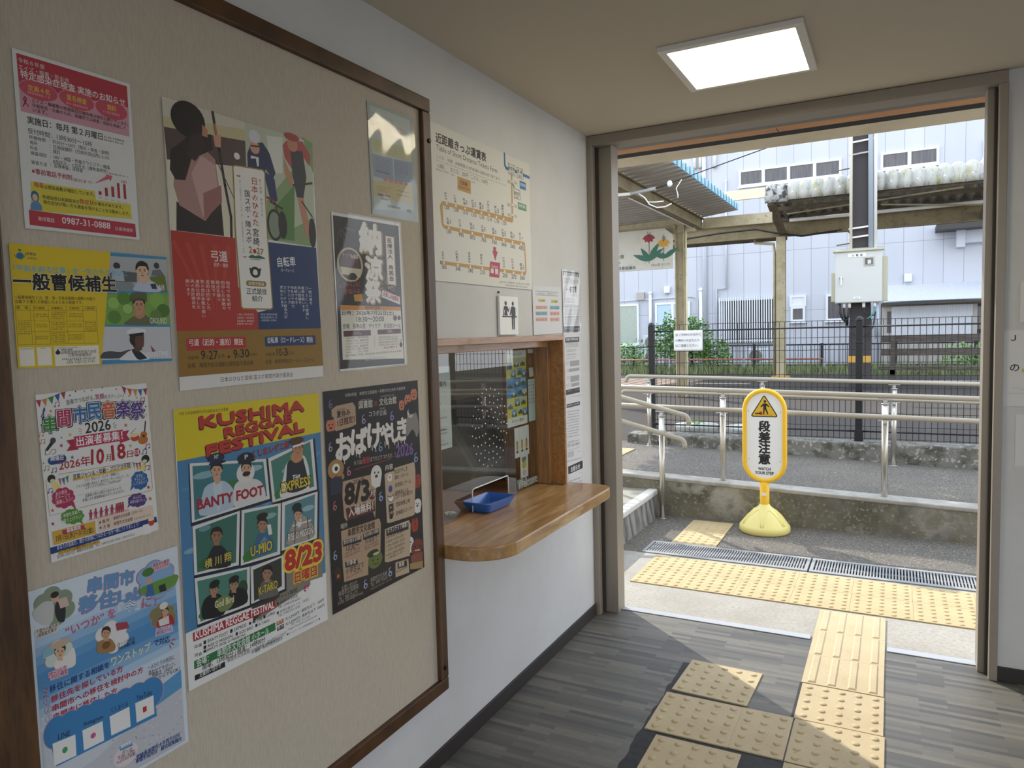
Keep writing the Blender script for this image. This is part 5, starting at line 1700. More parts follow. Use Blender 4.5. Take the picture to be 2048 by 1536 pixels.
DATA['noryo'] = ([1.5453, 1.8126, 1.8585, 1.8185, 1.8582, 1.3817, 1.5531, 1.3809], 0.3092, 0.4343, '''
G|1F1A19|26,35,1209,35,1206,1731,2,1712
L|8C7660|4|131,172,136,268
L|8C7660|4|186,152,360,186
L|8C7660|4|150,167,214,248
L|8C7660|4|144,194,189,356
L|8C7660|4|158,170,245,260
L|8C7660|4|199,147,414,169
L|8C7660|4|112,186,63,322
L|B89C80|5|839,797,684,819
L|B89C80|5|939,788,1085,781
L|B89C80|5|850,806,726,855
L|B89C80|5|859,768,763,703
L|B89C80|5|846,824,714,927
L|B89C80|5|862,825,777,929
L|B89C80|5|928,773,1041,723
L|B89C80|5|936,800,1072,830
L|B89C80|5|900,750,926,632
L|B89C80|5|894,822,900,919
L|B89C80|5|915,821,986,916
L|B89C80|5|955,758,1150,663
L|B89C80|5|887,742,874,601
L|B89C80|5|942,792,1098,798
L|B89C80|5|825,817,630,897
L|B89C80|5|841,761,693,677
L|B89C80|5|877,818,833,903
L|B89C80|5|848,800,722,832
L|B89C80|5|832,824,658,924
L|B89C80|5|870,812,808,878
L|B89C80|5|936,796,1071,816
L|B89C80|5|905,756,945,658
L|B89C80|5|879,816,841,894
L|B89C80|5|948,784,1122,766
L|6C5C50|5|1122,154,1152,226
L|6C5C50|5|1093,107,1036,38
L|6C5C50|5|1110,178,1102,324
L|6C5C50|5|1123,96,1155,-8
L|6C5C50|5|1113,164,1116,266
L|6C5C50|5|1110,176,1104,314
L|6C5C50|5|1113,159,1114,246
L|6C5C50|5|1118,174,1137,308
L|6A5848|4|52,804,168,764
L|6A5848|4|52,814,164,806
L|6A5848|4|51,799,162,744
L|6A5848|4|28,787,70,697
L|6A5848|4|24,848,52,943
L|6A5848|4|57,796,186,731
L|6A5848|4|30,789,76,706
L|6A5848|4|32,792,86,716
L|6A5848|4|6,850,-19,951
L|6A5848|4|42,811,125,793
L|6A5848|4|66,809,222,785
T|納|468,407,847,415,334|A88454|6
T|涼|542,712,847,718,261|A88454|6
T|祭|523,982,801,986,256|A88454|6
T|納|455,400,834,407,333|F2EEE6|3
T|涼|530,705,834,710,261|F2EEE6|3
T|祭|510,974,788,978,256|F2EEE6|3
E|C8BC94|266,556,222,192
E|2A2420|266,556,190,170
G|D8D0B0|93,585,450,597,434,690,117,664
G|5A2A24|138,473,419,473,419,588,138,588
E|1A1614|300,686,70,41
T|キッチンカー|138,477,430,485,52|D87C4C|1
T|も出店|284,484,410,484,44|F0E0D0|1
T|やっちょるど|136,813,435,794,60|B8443C|2
T|きないよ|145,884,414,871,56|B8443C|2
G|D8A03C|300,890,446,876,455,966,310,962
G|D8A04C|932,176,1109,178,1108,765,929,758
G|F0EDE0|946,183,1094,187,1094,757,944,749
V|医療法人　秀英会|1012,198,1017,720,100|201E20|2
G|F0ECE8|826,824,1166,903,1168,1000,806,911
T|お楽しみ抽選会|835,899,1133,964,60|B83050|2
D|B86070|852,851,1103,851,26
G|ECE8DC|65,1006,1174,1026,1195,1666,56,1611
G|DC9438|65,1006,1174,1026,1175,1071,67,1061
T|納涼祭 詳細|491,1054,762,1054,42|5A3414|1
T|日時：2026年7月25日(土)|86,1126,1026,1134,61|201E20|1
T|18:30～20:00|324,1197,829,1197,58|201E20|1
T|会場　長寿の里　デイケア　多目的ホール|87,1269,1150,1284,57|201E20|1
E|8C3C3C|1050,1161,40,34
E|3C5C6C|1132,1161,34,29
G|5A2430|91,1294,569,1294,569,1358,91,1358
G|5A2430|696,1295,1154,1295,1154,1352,696,1352
T|プログラム|250,1342,398,1342,34|E0D0D0
T|ご案内|873,1337,981,1337,36|E0D0D0
T|18:30～18:45　六男中吹奏楽団|133,1386,520,1386,25|4A4038
T|18:50～19:00　開会式典|130,1419,518,1419,25|4A4038
T|19:00～19:15　らんたんビンゴ大会|128,1450,516,1450,25|4A4038
T|19:20～19:25　飲食販売|125,1483,513,1483,25|4A4038
T|19:30～19:50　お楽しみ抽選会|123,1514,511,1514,25|4A4038
T|20:00～　　　打ち上げ花火|120,1547,508,1547,25|4A4038
L|777777|5|634,1359,627,1498
D|5A5048|710,1396,1098,1396,20
D|5A5048|708,1426,1097,1426,20
D|5A5048|706,1457,1095,1457,20
D|5A5048|704,1488,1093,1488,20
T|申込不要です|800,1526,1068,1526,27|B03040|1
D|4A4038|105,1580,1162,1580,21
E|22222A|1145,1491,30,32
E|E0B898|1144,1438,26,18
T|主催：納涼祭実行委員会|438,1651,827,1651,39|C8C0B8
''')
DATA['faded'] = ([1.7176, 2.1524, 1.9446, 2.1562, 1.9477, 1.8321, 1.7227, 1.8338], 0.2260, 0.3214, '''
G|9EACAA|0,0,904,0,904,1286,0,1286
G|B8C4C4|45,38,841,38,841,1157,45,1234
T|事件を風化させない|52,281,756,258,91|C08C84|1
T|Don't forget|86,356,650,358,75|C89C94|1
D|8C9890|50,128,483,128,21
D|8C9890|47,164,517,164,21
G|C2C49E|45,411,841,386,841,540,45,566
D|9A9470|81,428,720,428,10
D|9A9470|79,452,719,452,10
D|9A9470|77,475,717,475,10
D|9A9470|75,499,716,499,10
D|9A9470|74,522,714,522,10
D|9A9470|72,546,712,546,10
G|8C9CB4|36,591,443,578,443,848,54,848
G|8C9CB4|461,578,850,553,850,810,461,842
D|66748C|113,630,381,630,13
D|66748C|484,605,754,605,13
D|66748C|111,656,379,656,13
D|66748C|482,631,752,631,13
D|66748C|109,682,377,682,13
D|66748C|480,658,750,658,13
D|66748C|107,707,375,707,13
D|66748C|478,684,748,684,13
D|66748C|105,733,373,733,13
D|66748C|476,711,746,711,13
D|66748C|103,759,371,759,13
D|66748C|474,737,744,737,13
D|66748C|101,784,369,784,13
D|66748C|472,764,742,764,13
G|5A6A88|102,770,384,770,384,784,102,784
G|C8C878|503,745,743,745,743,748,503,748
T|■■■■■|241,873,734,873,43|C08C84
G|C6B886|45,900,841,848,841,1080,63,1080
D|8C8050|102,956,385,956,13
D|8C8050|100,982,383,982,13
D|8C8050|98,1008,381,1008,13
G|66748C|116,1033,227,1033,227,1061,116,1061
G|66748C|257,1032,371,1032,371,1052,257,1052
G|66748C|183,1076,317,1076,317,1099,183,1099
G|66748C|496,951,752,951,752,944,496,944
G|66748C|499,1001,749,1001,749,994,499,994
G|7C8484|299,1146,554,1146,554,1175,299,1175
G|6C7678|688,1151,781,1151,781,1192,688,1192
''')
DATA['fare'] = ([2.0547, 2.1785, 2.7987, 2.1767, 2.7936, 1.6529, 2.059, 1.6546], 0.7393, 0.5239, '''
G|E9E7DC|0,0,2957,0,2957,2096,0,2096
T|近距離きっぷ運賃表|131,251,1489,249,133|2A2826|2
T|Table of Short Distance Tickets Fares|138,346,1838,350,71|2E2C2A
T|こども　半額　JR線運賃の10円未満のは数は切り捨てます。|135,467,1935,464,60|2E2C2A
T|Fares for children are half an adult fare. For JR Lines, fare amounts are rounded to the lowest 10 yen.|133,500,2121,506,24|4A4846
T|入場料|133,583,323,583,66|2E2C2A
T|おとな：200円|479,580,954,584,68|2E2C2A
T|こども：100円|1030,576,1512,584,65|2E2C2A
T|Platform Ticket|130,620,430,614,30|4A4846
T|Adult|476,621,576,621,25|4A4846
T|Child|1028,626,1131,626,26|4A4846
G|C89A44|655,604,1016,608,1010,800,649,794
T|日南線|728,705,920,708,63|2A2418|1
T|Nichinan Line|682,763,981,756,41|2A2418
L|3C78B4|49|2083,-2,2085,176,2121,214,2221,220,2457,209,2947,220
G|C89A44|2288,279,2335,278,2321,1011,2273,1017
G|2A2826|2195,126,2430,124,2437,295,2201,295
G|E9E7DC|2206,133,2421,133,2425,290,2210,286
T|南宮崎|2213,225,2409,221,64|2A2826|1
T|1,800|2232,289,2390,286,50|2A2826
G|2A2826|2493,130,2722,131,2731,299,2501,295
G|E9E7DC|2505,137,2714,140,2719,293,2510,286
T|宮 崎|2521,222,2693,221,65|2A2826|1
T|1,800|2534,289,2682,285,51|2A2826
G|4C8C5C|2312,425,2351,418,2420,472,2380,485
G|2A2826|2372,487,2598,490,2606,650,2380,644
G|E9E7DC|2383,494,2589,499,2594,644,2388,636
T|宮崎空港|2382,593,2576,592,65|2A2826|1
T|2,060|2404,644,2549,644,47|2A2826
G|3C78B4|2589,327,2814,329,2812,459,2591,458
T|日豊本線|2610,407,2793,410,51|E8EEF4|1
G|5C9C60|2506,687,2814,694,2817,802,2509,804
T|宮崎空港線|2535,760,2776,763,51|E8F0E8|1
T|田吉|2163,443,2279,443,60|2A2826
T|1,730|2351,425,2495,425,50|2A2826
E|F4ECDC|2313,392,24,16
T|南方|2144,812,2260,812,60|2A2826
T|1,730|2332,799,2476,799,50|2A2826
E|F4ECDC|2310,763,24,16
T|木花|2135,973,2252,973,61|2A2826
T|1,730|2324,963,2468,963,51|2A2826
E|F4ECDC|2302,926,24,16
G|C89A44|249,1010,2331,973,2320,1029,2280,1052,266,1062
G|C89A44|226,1023,272,1007,286,1054,250,1080,257,1316,290,1330,293,1381,232,1358,207,1307,180,1082
G|C89A44|290,1330,2691,1316,2680,1382,293,1381
G|C89A44|2657,1316,2733,1327,2761,1807,2725,1855,2656,1871,2659,1810,2719,1791,2696,1376
G|C89A44|167,1822,2727,1809,2724,1863,164,1869
G|2A2826|147,1821,164,1821,164,1869,147,1869
E|F4ECDC|354,1029,20,18
V|伊比井|329,879,339,988,63|2A2826|1
D|6A6866|375,967,404,967,60
T|1,300|296,1114,418,1114,55|2A2826|1
E|F4ECDC|592,1029,21,19
V|小内海|566,876,577,987,66|2A2826|1
D|6A6866|614,966,644,966,61
T|1,300|532,1116,659,1116,56|2A2826|1
E|F4ECDC|838,1029,22,19
V|内海|809,882,822,986,69|2A2826|1
D|6A6866|860,964,892,964,58
T|1,510|776,1118,908,1118,58|2A2826|1
E|F4ECDC|1078,1029,23,20
V|折生迫|1048,870,1061,986,72|2A2826|1
D|6A6866|1101,963,1134,963,64
T|1,510|1014,1120,1151,1120,59|2A2826|1
E|F4ECDC|1304,1029,24,20
V|青島|1272,877,1286,985,74|2A2826|1
D|6A6866|1328,962,1362,962,60
T|1,510|1238,1121,1380,1121,60|2A2826|1
E|F4ECDC|1538,1029,25,20
V|子供の国|1508,819,1520,984,77|2A2826|1
D|6A6866|1564,961,1599,961,89
T|1,510|1470,1123,1618,1123,61|2A2826|1
E|F4ECDC|1768,1029,26,21
V|曽山寺|1734,860,1749,983,80|2A2826|1
D|6A6866|1794,960,1830,960,68
T|1,730|1697,1125,1851,1125,62|2A2826|1
E|F4ECDC|2002,1029,26,21
V|運動公園|1968,811,1982,982,83|2A2826|1
D|6A6866|2029,958,2067,958,92
T|1,730|1929,1126,2088,1126,64|2A2826|1
E|F4ECDC|384,1357,20,19
V|北郷|359,1214,370,1315,64|2A2826|1
D|6A6866|406,1295,435,1295,56
T|1,090|326,1441,449,1441,56|2A2826|1
E|F4ECDC|705,1357,22,19
V|内之田|678,1200,690,1314,68|2A2826|1
D|6A6866|728,1294,759,1294,62
T|990|644,1444,774,1444,58|2A2826|1
E|F4ECDC|1022,1358,23,20
V|飫肥|992,1207,1005,1314,72|2A2826|1
D|6A6866|1045,1292,1078,1292,59
T|870|958,1447,1095,1447,59|2A2826|1
E|F4ECDC|1346,1358,24,20
V|日南|1314,1203,1328,1313,75|2A2826|1
D|6A6866|1370,1291,1405,1291,61
T|760|1279,1450,1424,1450,61|2A2826|1
E|F4ECDC|1674,1359,25,21
V|油津|1639,1200,1654,1312,80|2A2826|1
D|6A6866|1699,1290,1736,1290,62
T|760|1604,1452,1756,1452,62|2A2826|1
E|F4ECDC|1985,1359,27,21
V|大堂津|1948,1186,1964,1311,83|2A2826|1
D|6A6866|2011,1288,2049,1288,70
T|660|1912,1455,2071,1455,64|2A2826|1
E|F4ECDC|2284,1360,28,22
V|南郷|2245,1193,2262,1311,87|2A2826|1
D|6A6866|2311,1288,2351,1288,66
T|560|2208,1458,2375,1458,65|2A2826|1
E|F4ECDC|2588,1360,29,22
V|谷之口|2548,1178,2566,1310,91|2A2826|1
D|6A6866|2617,1286,2659,1286,73
T|470|2509,1461,2684,1461,67|2A2826|1
E|F4ECDC|236,1845,20,19
V|志布志|212,1691,222,1802,63|2A2826|1
D|6A6866|258,1784,286,1784,61
T|360|180,1927,300,1927,56|2A2826|1
E|F4ECDC|594,1845,22,19
V|大隅夏井|571,1645,579,1801,67|2A2826|1
D|6A6866|617,1782,648,1782,84
T|340|534,1930,663,1930,58|2A2826|1
E|F4ECDC|937,1845,23,20
V|福島高松|911,1639,920,1800,71|2A2826|1
D|6A6866|960,1780,993,1780,86
T|240|874,1932,1010,1932,60|2A2826|1
E|F4ECDC|1287,1846,24,20
V|福島今町|1258,1634,1269,1799,75|2A2826|1
D|6A6866|1311,1779,1346,1779,89
T|210|1220,1935,1364,1935,61|2A2826|1
E|F4ECDC|1993,1846,27,22
V|日向北方|1959,1622,1973,1797,84|2A2826|1
D|6A6866|2020,1776,2058,1776,94
T|200|1920,1941,2081,1941,65|2A2826|1
E|F4ECDC|2295,1846,28,22
V|日向大束|2258,1617,2273,1796,88|2A2826|1
D|6A6866|2322,1774,2363,1774,96
T|270|2218,1943,2387,1943,66|2A2826|1
E|F4ECDC|2598,1846,30,23
V|榎原|2556,1672,2576,1795,92|2A2826|1
D|6A6866|2627,1773,2669,1773,68
T|360|2518,1945,2695,1945,68|2A2826|1
G|B83848|1637,1492,1732,1493,1728,1556,1779,1559,1690,1707,1605,1554,1641,1557
G|B83848|1524,1724,1845,1724,1806,1958,1490,1955
T|Kushima|1569,1814,1772,1818,49|F4E4E0
T|串 間|1542,1906,1771,1910,84|F8F0EC|2
T|JR九州の運賃表 2025年4月1日現在|1820,2039,2890,2030,39|4A4846
D|5A5856|2008,2073,2792,2073,29
''')
DATA['picto'] = ([2.4847, 1.618, 2.6391, 1.617, 2.6368, 1.4663, 2.4792, 1.4669], 0.1560, 0.1510, '''
E|2E3032|200,110,39,35
S|2E3032|133,172,163,156,235,154,268,169,286,206,307,179,327,178,292,250,274,249,244,219,245,268,265,297,153,299,171,220,149,221,140,299,108,300
G|2E3032|76,309,580,309,580,329,76,329
E|2E3032|441,110,36,35
G|2E3032|381,166,402,156,490,155,528,181,528,313,505,336,490,523,455,523,456,346,442,346,439,523,404,523,392,334,392,253,353,297,321,295
''')
DATA['plans'] = ([2.7961, 1.6718, 3.1029, 1.6775, 3.0993, 1.4634, 2.8001, 1.4651], 0.3030, 0.2104, '''
G|E4E4E6|0,0,1212,0,1212,842,0,842
L|6A6A6C|7|138,92,1050,96
L|6A6A6C|7|134,155,1051,163
L|6A6A6C|7|138,92,134,155
L|6A6A6C|8|1050,96,1051,163
D|4A4A4C|172,142,508,142,23
D|4A4A4C|564,142,989,142,27
G|E0D060|222,223,500,223,500,274,222,274
G|E0D060|761,230,1042,230,1042,290,761,290
T|のりば案内|228,270,500,270,34|5A5A30|1
T|のりば案内|764,283,1032,283,35|5A5A30|1
G|ECB4A4|102,339,584,339,584,400,102,400
G|8CBCC8|687,341,1113,341,1113,406,687,406
D|6A5A58|135,393,569,393,40
D|6A5A58|723,398,1077,398,40
G|8CBCC8|95,441,578,441,578,506,95,506
G|ECB4A4|682,446,1109,446,1109,513,682,513
D|6A5A58|128,496,563,496,40
D|6A5A58|718,504,1073,504,41
G|ECB4A4|87,544,572,544,572,611,87,611
G|ECB4A4|676,552,1104,552,1104,621,676,621
D|6A5A58|120,600,557,600,40
D|6A5A58|712,610,1069,610,41
''')
DATA['works'] = ([3.115, 1.7576, 3.3276, 1.7603, 3.3242, 1.4695, 3.1154, 1.4695], 0.2107, 0.2895, '''
G|E6E6EA|0,0,843,0,843,1158,0,1158
G|323236|35,11,798,11,798,93,35,93
T|運賃改定のお知らせ|68,100,770,100,66|E8E8EC|2
D|4A4A4E|91,154,476,154,17
D|4A4A4E|89,180,767,180,17
D|4A4A4E|88,208,766,208,17
D|4A4A4E|86,233,629,233,17
G|2A2A2E|359,295,409,295,409,404,359,404
G|2A2A2E|481,290,520,290,520,406,481,406
G|2A2A2E|593,278,666,278,666,406,593,406
G|2A2A2E|359,303,659,303,659,315,359,315
G|2A2A2E|292,344,356,344,356,359,292,359
G|2A2A2E|183,343,236,343,236,358,183,358
D|4A4A4E|418,447,722,447,16
D|4A4A4E|417,473,720,473,16
D|4A4A4E|83,528,570,528,15
D|4A4A4E|82,553,570,553,15
D|4A4A4E|81,579,568,579,15
D|4A4A4E|79,604,567,604,15
D|4A4A4E|77,643,566,643,15
D|5A5A5E|69,681,746,681,15
D|5A5A5E|69,882,749,882,16
D|5A5A5E|68,705,745,705,15
D|5A5A5E|68,904,748,904,16
D|5A5A5E|66,729,744,729,15
D|5A5A5E|66,927,748,927,16
D|5A5A5E|65,753,743,753,15
D|5A5A5E|65,949,746,949,16
D|5A5A5E|64,777,742,777,15
D|5A5A5E|64,972,746,972,16
D|5A5A5E|62,801,741,801,16
D|5A5A5E|63,994,745,994,16
D|5A5A5E|61,825,740,825,16
D|5A5A5E|62,1016,744,1016,16
L|4A4A4E|9|59,664,759,653
L|4A4A4E|9|52,865,762,862
G|3A3A3E|17,1041,808,1041,808,1153,17,1153
D|D0D0D4|79,1089,365,1089,19
D|D0D0D4|476,1110,775,1110,23
''')
DATA['timetable'] = ([3.1119, 1.4671, 3.3205, 1.4681, 3.3281, 1.1589, 3.1198, 1.1653], 0.2085, 0.3056, '''
G|E4E4E6|0,0,834,0,834,1222,0,1222
G|3E3E42|86,87,774,87,774,186,86,186
T|日南線 列車時刻変更|129,152,720,152,53|E4E4E8|1
D|5A5A5E|102,212,738,212,17
D|5A5A5E|101,234,736,234,17
D|5A5A5E|99,257,735,257,17
D|5A5A5E|97,279,733,279,17
D|4A4A4E|126,325,582,325,14
D|4A4A4E|125,344,648,344,14
D|4A4A4E|123,366,579,366,14
D|4A4A4E|119,411,575,411,14
D|4A4A4E|118,430,642,430,14
D|4A4A4E|115,467,605,467,14
D|4A4A4E|112,497,569,497,14
G|A8A8AC|292,538,758,538,758,643,292,643
D|7A7A7E|108,549,274,549,12
D|7A7A7E|106,575,272,575,12
D|7A7A7E|104,601,270,601,12
G|A8A8AC|219,684,750,684,750,745,219,745
D|7A7A7E|97,696,200,696,12
D|7A7A7E|95,722,198,722,12
D|7A7A7E|92,748,196,748,12
G|A8A8AC|296,827,735,827,735,944,296,944
D|7A7A7E|86,835,278,835,12
D|7A7A7E|84,861,276,861,12
D|7A7A7E|82,887,274,887,12
G|A8A8AC|341,969,728,969,728,1033,341,1033
D|7A7A7E|75,974,323,974,12
D|7A7A7E|72,1000,321,1000,12
D|7A7A7E|70,1026,319,1026,12
G|323236|67,1073,745,1073,745,1172,67,1172
D|D0D0D4|141,1112,386,1112,21
D|D0D0D4|498,1119,726,1119,14
''')
DATA['contact'] = ([3.1216, 1.1643, 3.3277, 1.1544, 3.3329, 0.8555, 3.1241, 0.86], 0.2076, 0.3016, '''
G|E4E4E8|0,0,830,0,830,1206,0,1206
G|2E2E32|61,140,74,130,694,100,716,108,712,168,689,174,78,201,58,193
T|無人駅についてのご案内|96,178,663,152,34|E0E0E4|1
D|4A4A4E|89,285,695,285,22
D|4A4A4E|111,340,654,340,22
D|4A4A4E|83,392,688,392,22
D|4A4A4E|104,447,684,447,22
D|4A4A4E|76,498,680,498,22
D|4A4A4E|98,553,677,553,22
D|4A4A4E|70,604,673,604,22
D|4A4A4E|91,659,669,659,22
D|4A4A4E|63,709,630,709,22
D|4A4A4E|85,765,662,765,22
L|5A5A5E|8|95,869,688,855
T|070-1425-8504|90,951,690,953,60|2A2A2E
D|5A5A5E|112,850,411,850,15
D|5A5A5E|102,1010,723,1010,12
G|C8C8CC|101,1039,413,1039,413,1149,101,1149
D|4A4A4E|640,1093,727,1093,17
''')
DATA['oshirase'] = ([3.1239, 0.8558, 3.3302, 0.8463, 3.3411, 0.5607, 3.1256, 0.5518], 0.2111, 0.2949, '''
G|E6E6EA|0,0,844,0,844,1180,0,1180
G|2A2A2E|52,84,780,49,786,207,67,234
T|お知らせ|193,210,642,195,101|ECECF0|2
D|8A8A8E|620,284,760,284,15
D|3A3A3E|99,389,692,389,24
D|3A3A3E|378,457,734,457,24
L|4A4A5E|8|67,240,56,1100,763,1114,795,218
D|4A4A4E|568,1090,755,1090,17
''')

# ------------------------------------------------------------------ the setting: room
struct(MB().box(-.14, -3.3, 0, 0, 2.035, 2.44).box(-.14, 3.108, 0, 0, 3.62, 2.44).box(-.14, 2.035, 0, 0, 3.108, .71).box(-.14, 2.035, 1.459, 0, 3.108, 2.44).build('wall_left', 'wall_paint'))
struct(MB().box(1.75, 3.47, 0, 4.3, 3.62, 2.44).build('wall_front', 'wall_paint'))
struct(MB().box(4.2, -3.3, 0, 4.35, 3.62, .25).box(4.2, -3.3, 1.75, 4.35, 3.62, 2.44).box(4.2, -3.3, .25, 4.35, -2.6, 1.75).box(4.2, 2.2, .25, 4.35, 3.62, 1.75).build('wall_right', 'wall_paint'))  # window opening added in this unseen wall to bring in fill daylight
struct(MB().box(4.5, -14, -.2, 26, 6.6, -.02).build('ground_side', 'apron_concrete'))
struct(MB().box(-.14, -3.45, 0, .5, -3.3, 2.44).box(3.7, -3.45, 0, 4.35, -3.3, 2.44).box(.5, -3.45, 2.2, 3.7, -3.3, 2.44).build('wall_back', 'wall_paint'))  # wide opening added in the unseen back wall for more daylight inside
struct(MB().box(-.14, -3.45, -.1, 4.35, 3.6, 0).build('floor', 'vinyl_floor'))
struct(MB().box(-.14, -3.45, 2.44, 4.35, 3.8, 2.6).build('ceiling', 'ceiling_paint'))
struct(MB().box(0, -3.3, 0, .009, 3.47, .06).build('baseboard_left', 'baseboard', bevel=.002))
struct(MB().box(1.752, 3.461, 0, 4.2, 3.47, .06).build('baseboard_front', 'baseboard', bevel=.002))
# open doorway: stainless frame with a dark groove
d1 = struct(MB().box(0, 3.455, 2.39, 1.75, 3.50, 2.438).box(.028, 3.52, 2.402, 1.72, 3.62, 2.438).build('door_1', 'steel_frame', bevel=.002))
struct(MB().box(.0, 3.455, 0, .028, 3.50, 2.39).box(.036, 3.52, 0, .106, 3.62, 2.402).build('door_frame', 'steel_frame', d1, bevel=.002))
struct(MB().box(1.722, 3.455, 0, 1.752, 3.50, 2.39).box(1.688, 3.52, 0, 1.716, 3.62, 2.402).build('door_frame', 'steel_frame', d1, bevel=.002))
struct(MB().box(.006, 3.50, 0, .04, 3.52, 2.39).box(1.712, 3.50, 0, 1.75, 3.52, 2.39).box(.03, 3.50, 2.408, 1.72, 3.52, 2.435).build('door_groove', 'frame_groove', d1))
struct(MB().box(.106, 3.575, 0, 1.03, 3.625, .005).box(1.35, 3.575, 0, 1.69, 3.625, .005).build('trim_1', 'threshold_alu', bevel=.002))
# eave outside the door
struct(MB().box(-1.5, 3.62, 2.435, 4.5, 3.80, 2.5).build('trim_2', 'flashing'))
struct(MB().box(-1.5, 3.80, 2.45, .84, 3.957, 2.5).box(.843, 3.80, 2.45, 4.5, 3.957, 2.5).build('trim_3', 'soffit_wood'))
struct(MB().box(-1.5, 3.957, 2.45, 4.5, 4.047, 2.55).build('trim_4', 'gap_shade'))  # solid dark strip in place of the open gap, its shade in the colour
struct(MB().box(-1.5, 4.047, 2.45, 4.5, 4.28, 2.72).build('trim_5', 'fascia_cream', bevel=.006))
struct(MB().box(-4.2, -3.6, 2.6, 4.6, 4.2, 2.74).build('roof', 'asbestos_under'))
struct(MB().box(-4.2, 3.5, 0, -.14, 3.62, 2.6).build('wall_outside', 'wall_paint'))
# ticket office behind the left wall
struct(MB().box(-3.2, 1.0, 0, -3.1, 3.5, 2.4).box(-3.2, .95, 0, -.14, 1.0, 2.4).box(-3.1, 3.44, 0, -.14, 3.5, 2.4).box(-3.2, 1.0, 2.35, -.14, 3.5, 2.4).build('wall_office', 'office_wall'))
struct(MB().box(-3.2, .95, -.05, -.14, 3.5, 0).build('floor_office', 'office_dark'))
# ------------------------------------------------------------------ the ground outside
struct(MB().box(-.3, 3.6, -.3, 4.5, 4.585, -.002).build('ground_apron', 'apron_concrete'))
struct(MB().box(-.3, 4.873, -.3, 4.5, 5.62, -.003).box(-.3, 4.585, -.3, -.112, 4.873, -.003).box(-.112, 4.585, -.3, 4.5, 4.873, -.06).box(2.965, 4.585, -.06, 4.5, 4.873, -.003).build('ground_asphalt', 'asphalt'))
def rz(x): return .302-.031*(x+.2)
def slopebox(x0, x1, y0, y1, zt, zb, mt, nm, ms):
    return struct(MB().add([(x0, y0, zb), (x1, y0, zb), (x1, y1, zb), (x0, y1, zb), (x0, y0, zt(x0)), (x1, y0, zt(x1)), (x1, y1, zt(x1)), (x0, y1, zt(x0))], [(3, 2, 1, 0), (4, 5, 6, 7), (0, 1, 5, 4), (1, 2, 6, 5), (2, 3, 7, 6), (3, 0, 4, 7)]).build(nm, ms, bevel=.008))
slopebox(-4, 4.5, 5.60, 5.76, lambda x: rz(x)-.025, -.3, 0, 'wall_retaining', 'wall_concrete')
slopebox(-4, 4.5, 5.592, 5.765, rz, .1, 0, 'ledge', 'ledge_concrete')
for v in bpy.data.objects['ledge'].data.vertices:
    if v.co.z == .1 or abs(v.co.z-.1) < 1e-5: v.co.z = rz(v.co.x)-.03
slopebox(-4, 4.5, 5.765, 7.13, lambda x: rz(x)-.004, -.3, 0, 'ground_ramp', 'asphalt')
struct(MB().box(-1.06, 7.12, .0, 4.5, 7.36, .415).build('kerb', 'curb_concrete', bevel=.012))
struct(MB().box(-14, 7.36, -.3, 12, 26.2, .2).build('ground_yard', 'asphalt_dark'))
struct(MB().box(-14, 7.13, -.3, -1.06, 7.36, .3).build('ground_landing', 'asphalt'))
struct(MB().box(-.9, 7.75, .2, 6, 7.95, .215).build('road_channel', 'pot_concrete'))
struct(MB().box(-14, 18.2, .2, 12, 18.36, .206).box(-2.7, 16.9, .2, -1.5, 17.0, .206).build('road_line', 'road_line'))
m_ = MB()
for k in range(9): m_.add([(-6.2+.28*k, 15.6, .206), (-6.05+.28*k, 15.6, .206), (-5.0+.28*k, 18.0, .206), (-5.15+.28*k, 18.0, .206)], [(0, 1, 2, 3)])
struct(m_.build('road_marking', 'road_pink'))
# broad step on the left of the door
struct(MB().prism([(-.27, -.02), (-.3, .17), (-4, .17), (-4, -.02)], 'y', 3.62, 5.6).build('step_riser', 'riser_concrete'))
struct(MB().box(-.37, 3.62, .16, -.292, 5.6, .205).build('step_edge', 'step_edge', bevel=.01)); struct(MB().box(-4, 3.62, .15, -.365, 5.6, .197).build('step_tread', 'tread_concrete'))
struct(MB().box(-8, -14, -.2, 12, -3.45, -.02).build('ground_front', 'apron_concrete'))
# ------------------------------------------------------------------ bulletin board
bb = thing('bulletin_board', 'large beige cloth bulletin board in a dark brown wooden frame covered with posters', 'bulletin board', (0, 1.34, .26))
cbox('board_panel', 'board_cloth', .001, .69, .29, .011, 1.99, 2.2, bb)
F_ = .046
for nm, a in (('frame_rail', (.001, .645, 2.192, .026, 2.026, 2.236)), ('frame_rail', (.001, .645, .262, .026, 2.026, .306))): cbox(nm, 'dark_wood', *a, bb, .004)
cbox('frame_stile', 'dark_wood_v', .001, 1.98, .307, .0262, 2.026, 2.191, bb, .004); cbox('frame_stile', 'dark_wood_v', .001, .60, .262, .03, .7045, 2.236, bb, .005)
for y, z in ((2.012, 2.10), (2.003, .345)): MB().tube([(.026, y, z), (.031, y, z)], .008, 12).build('screw', 'screw_black', bb, .002)
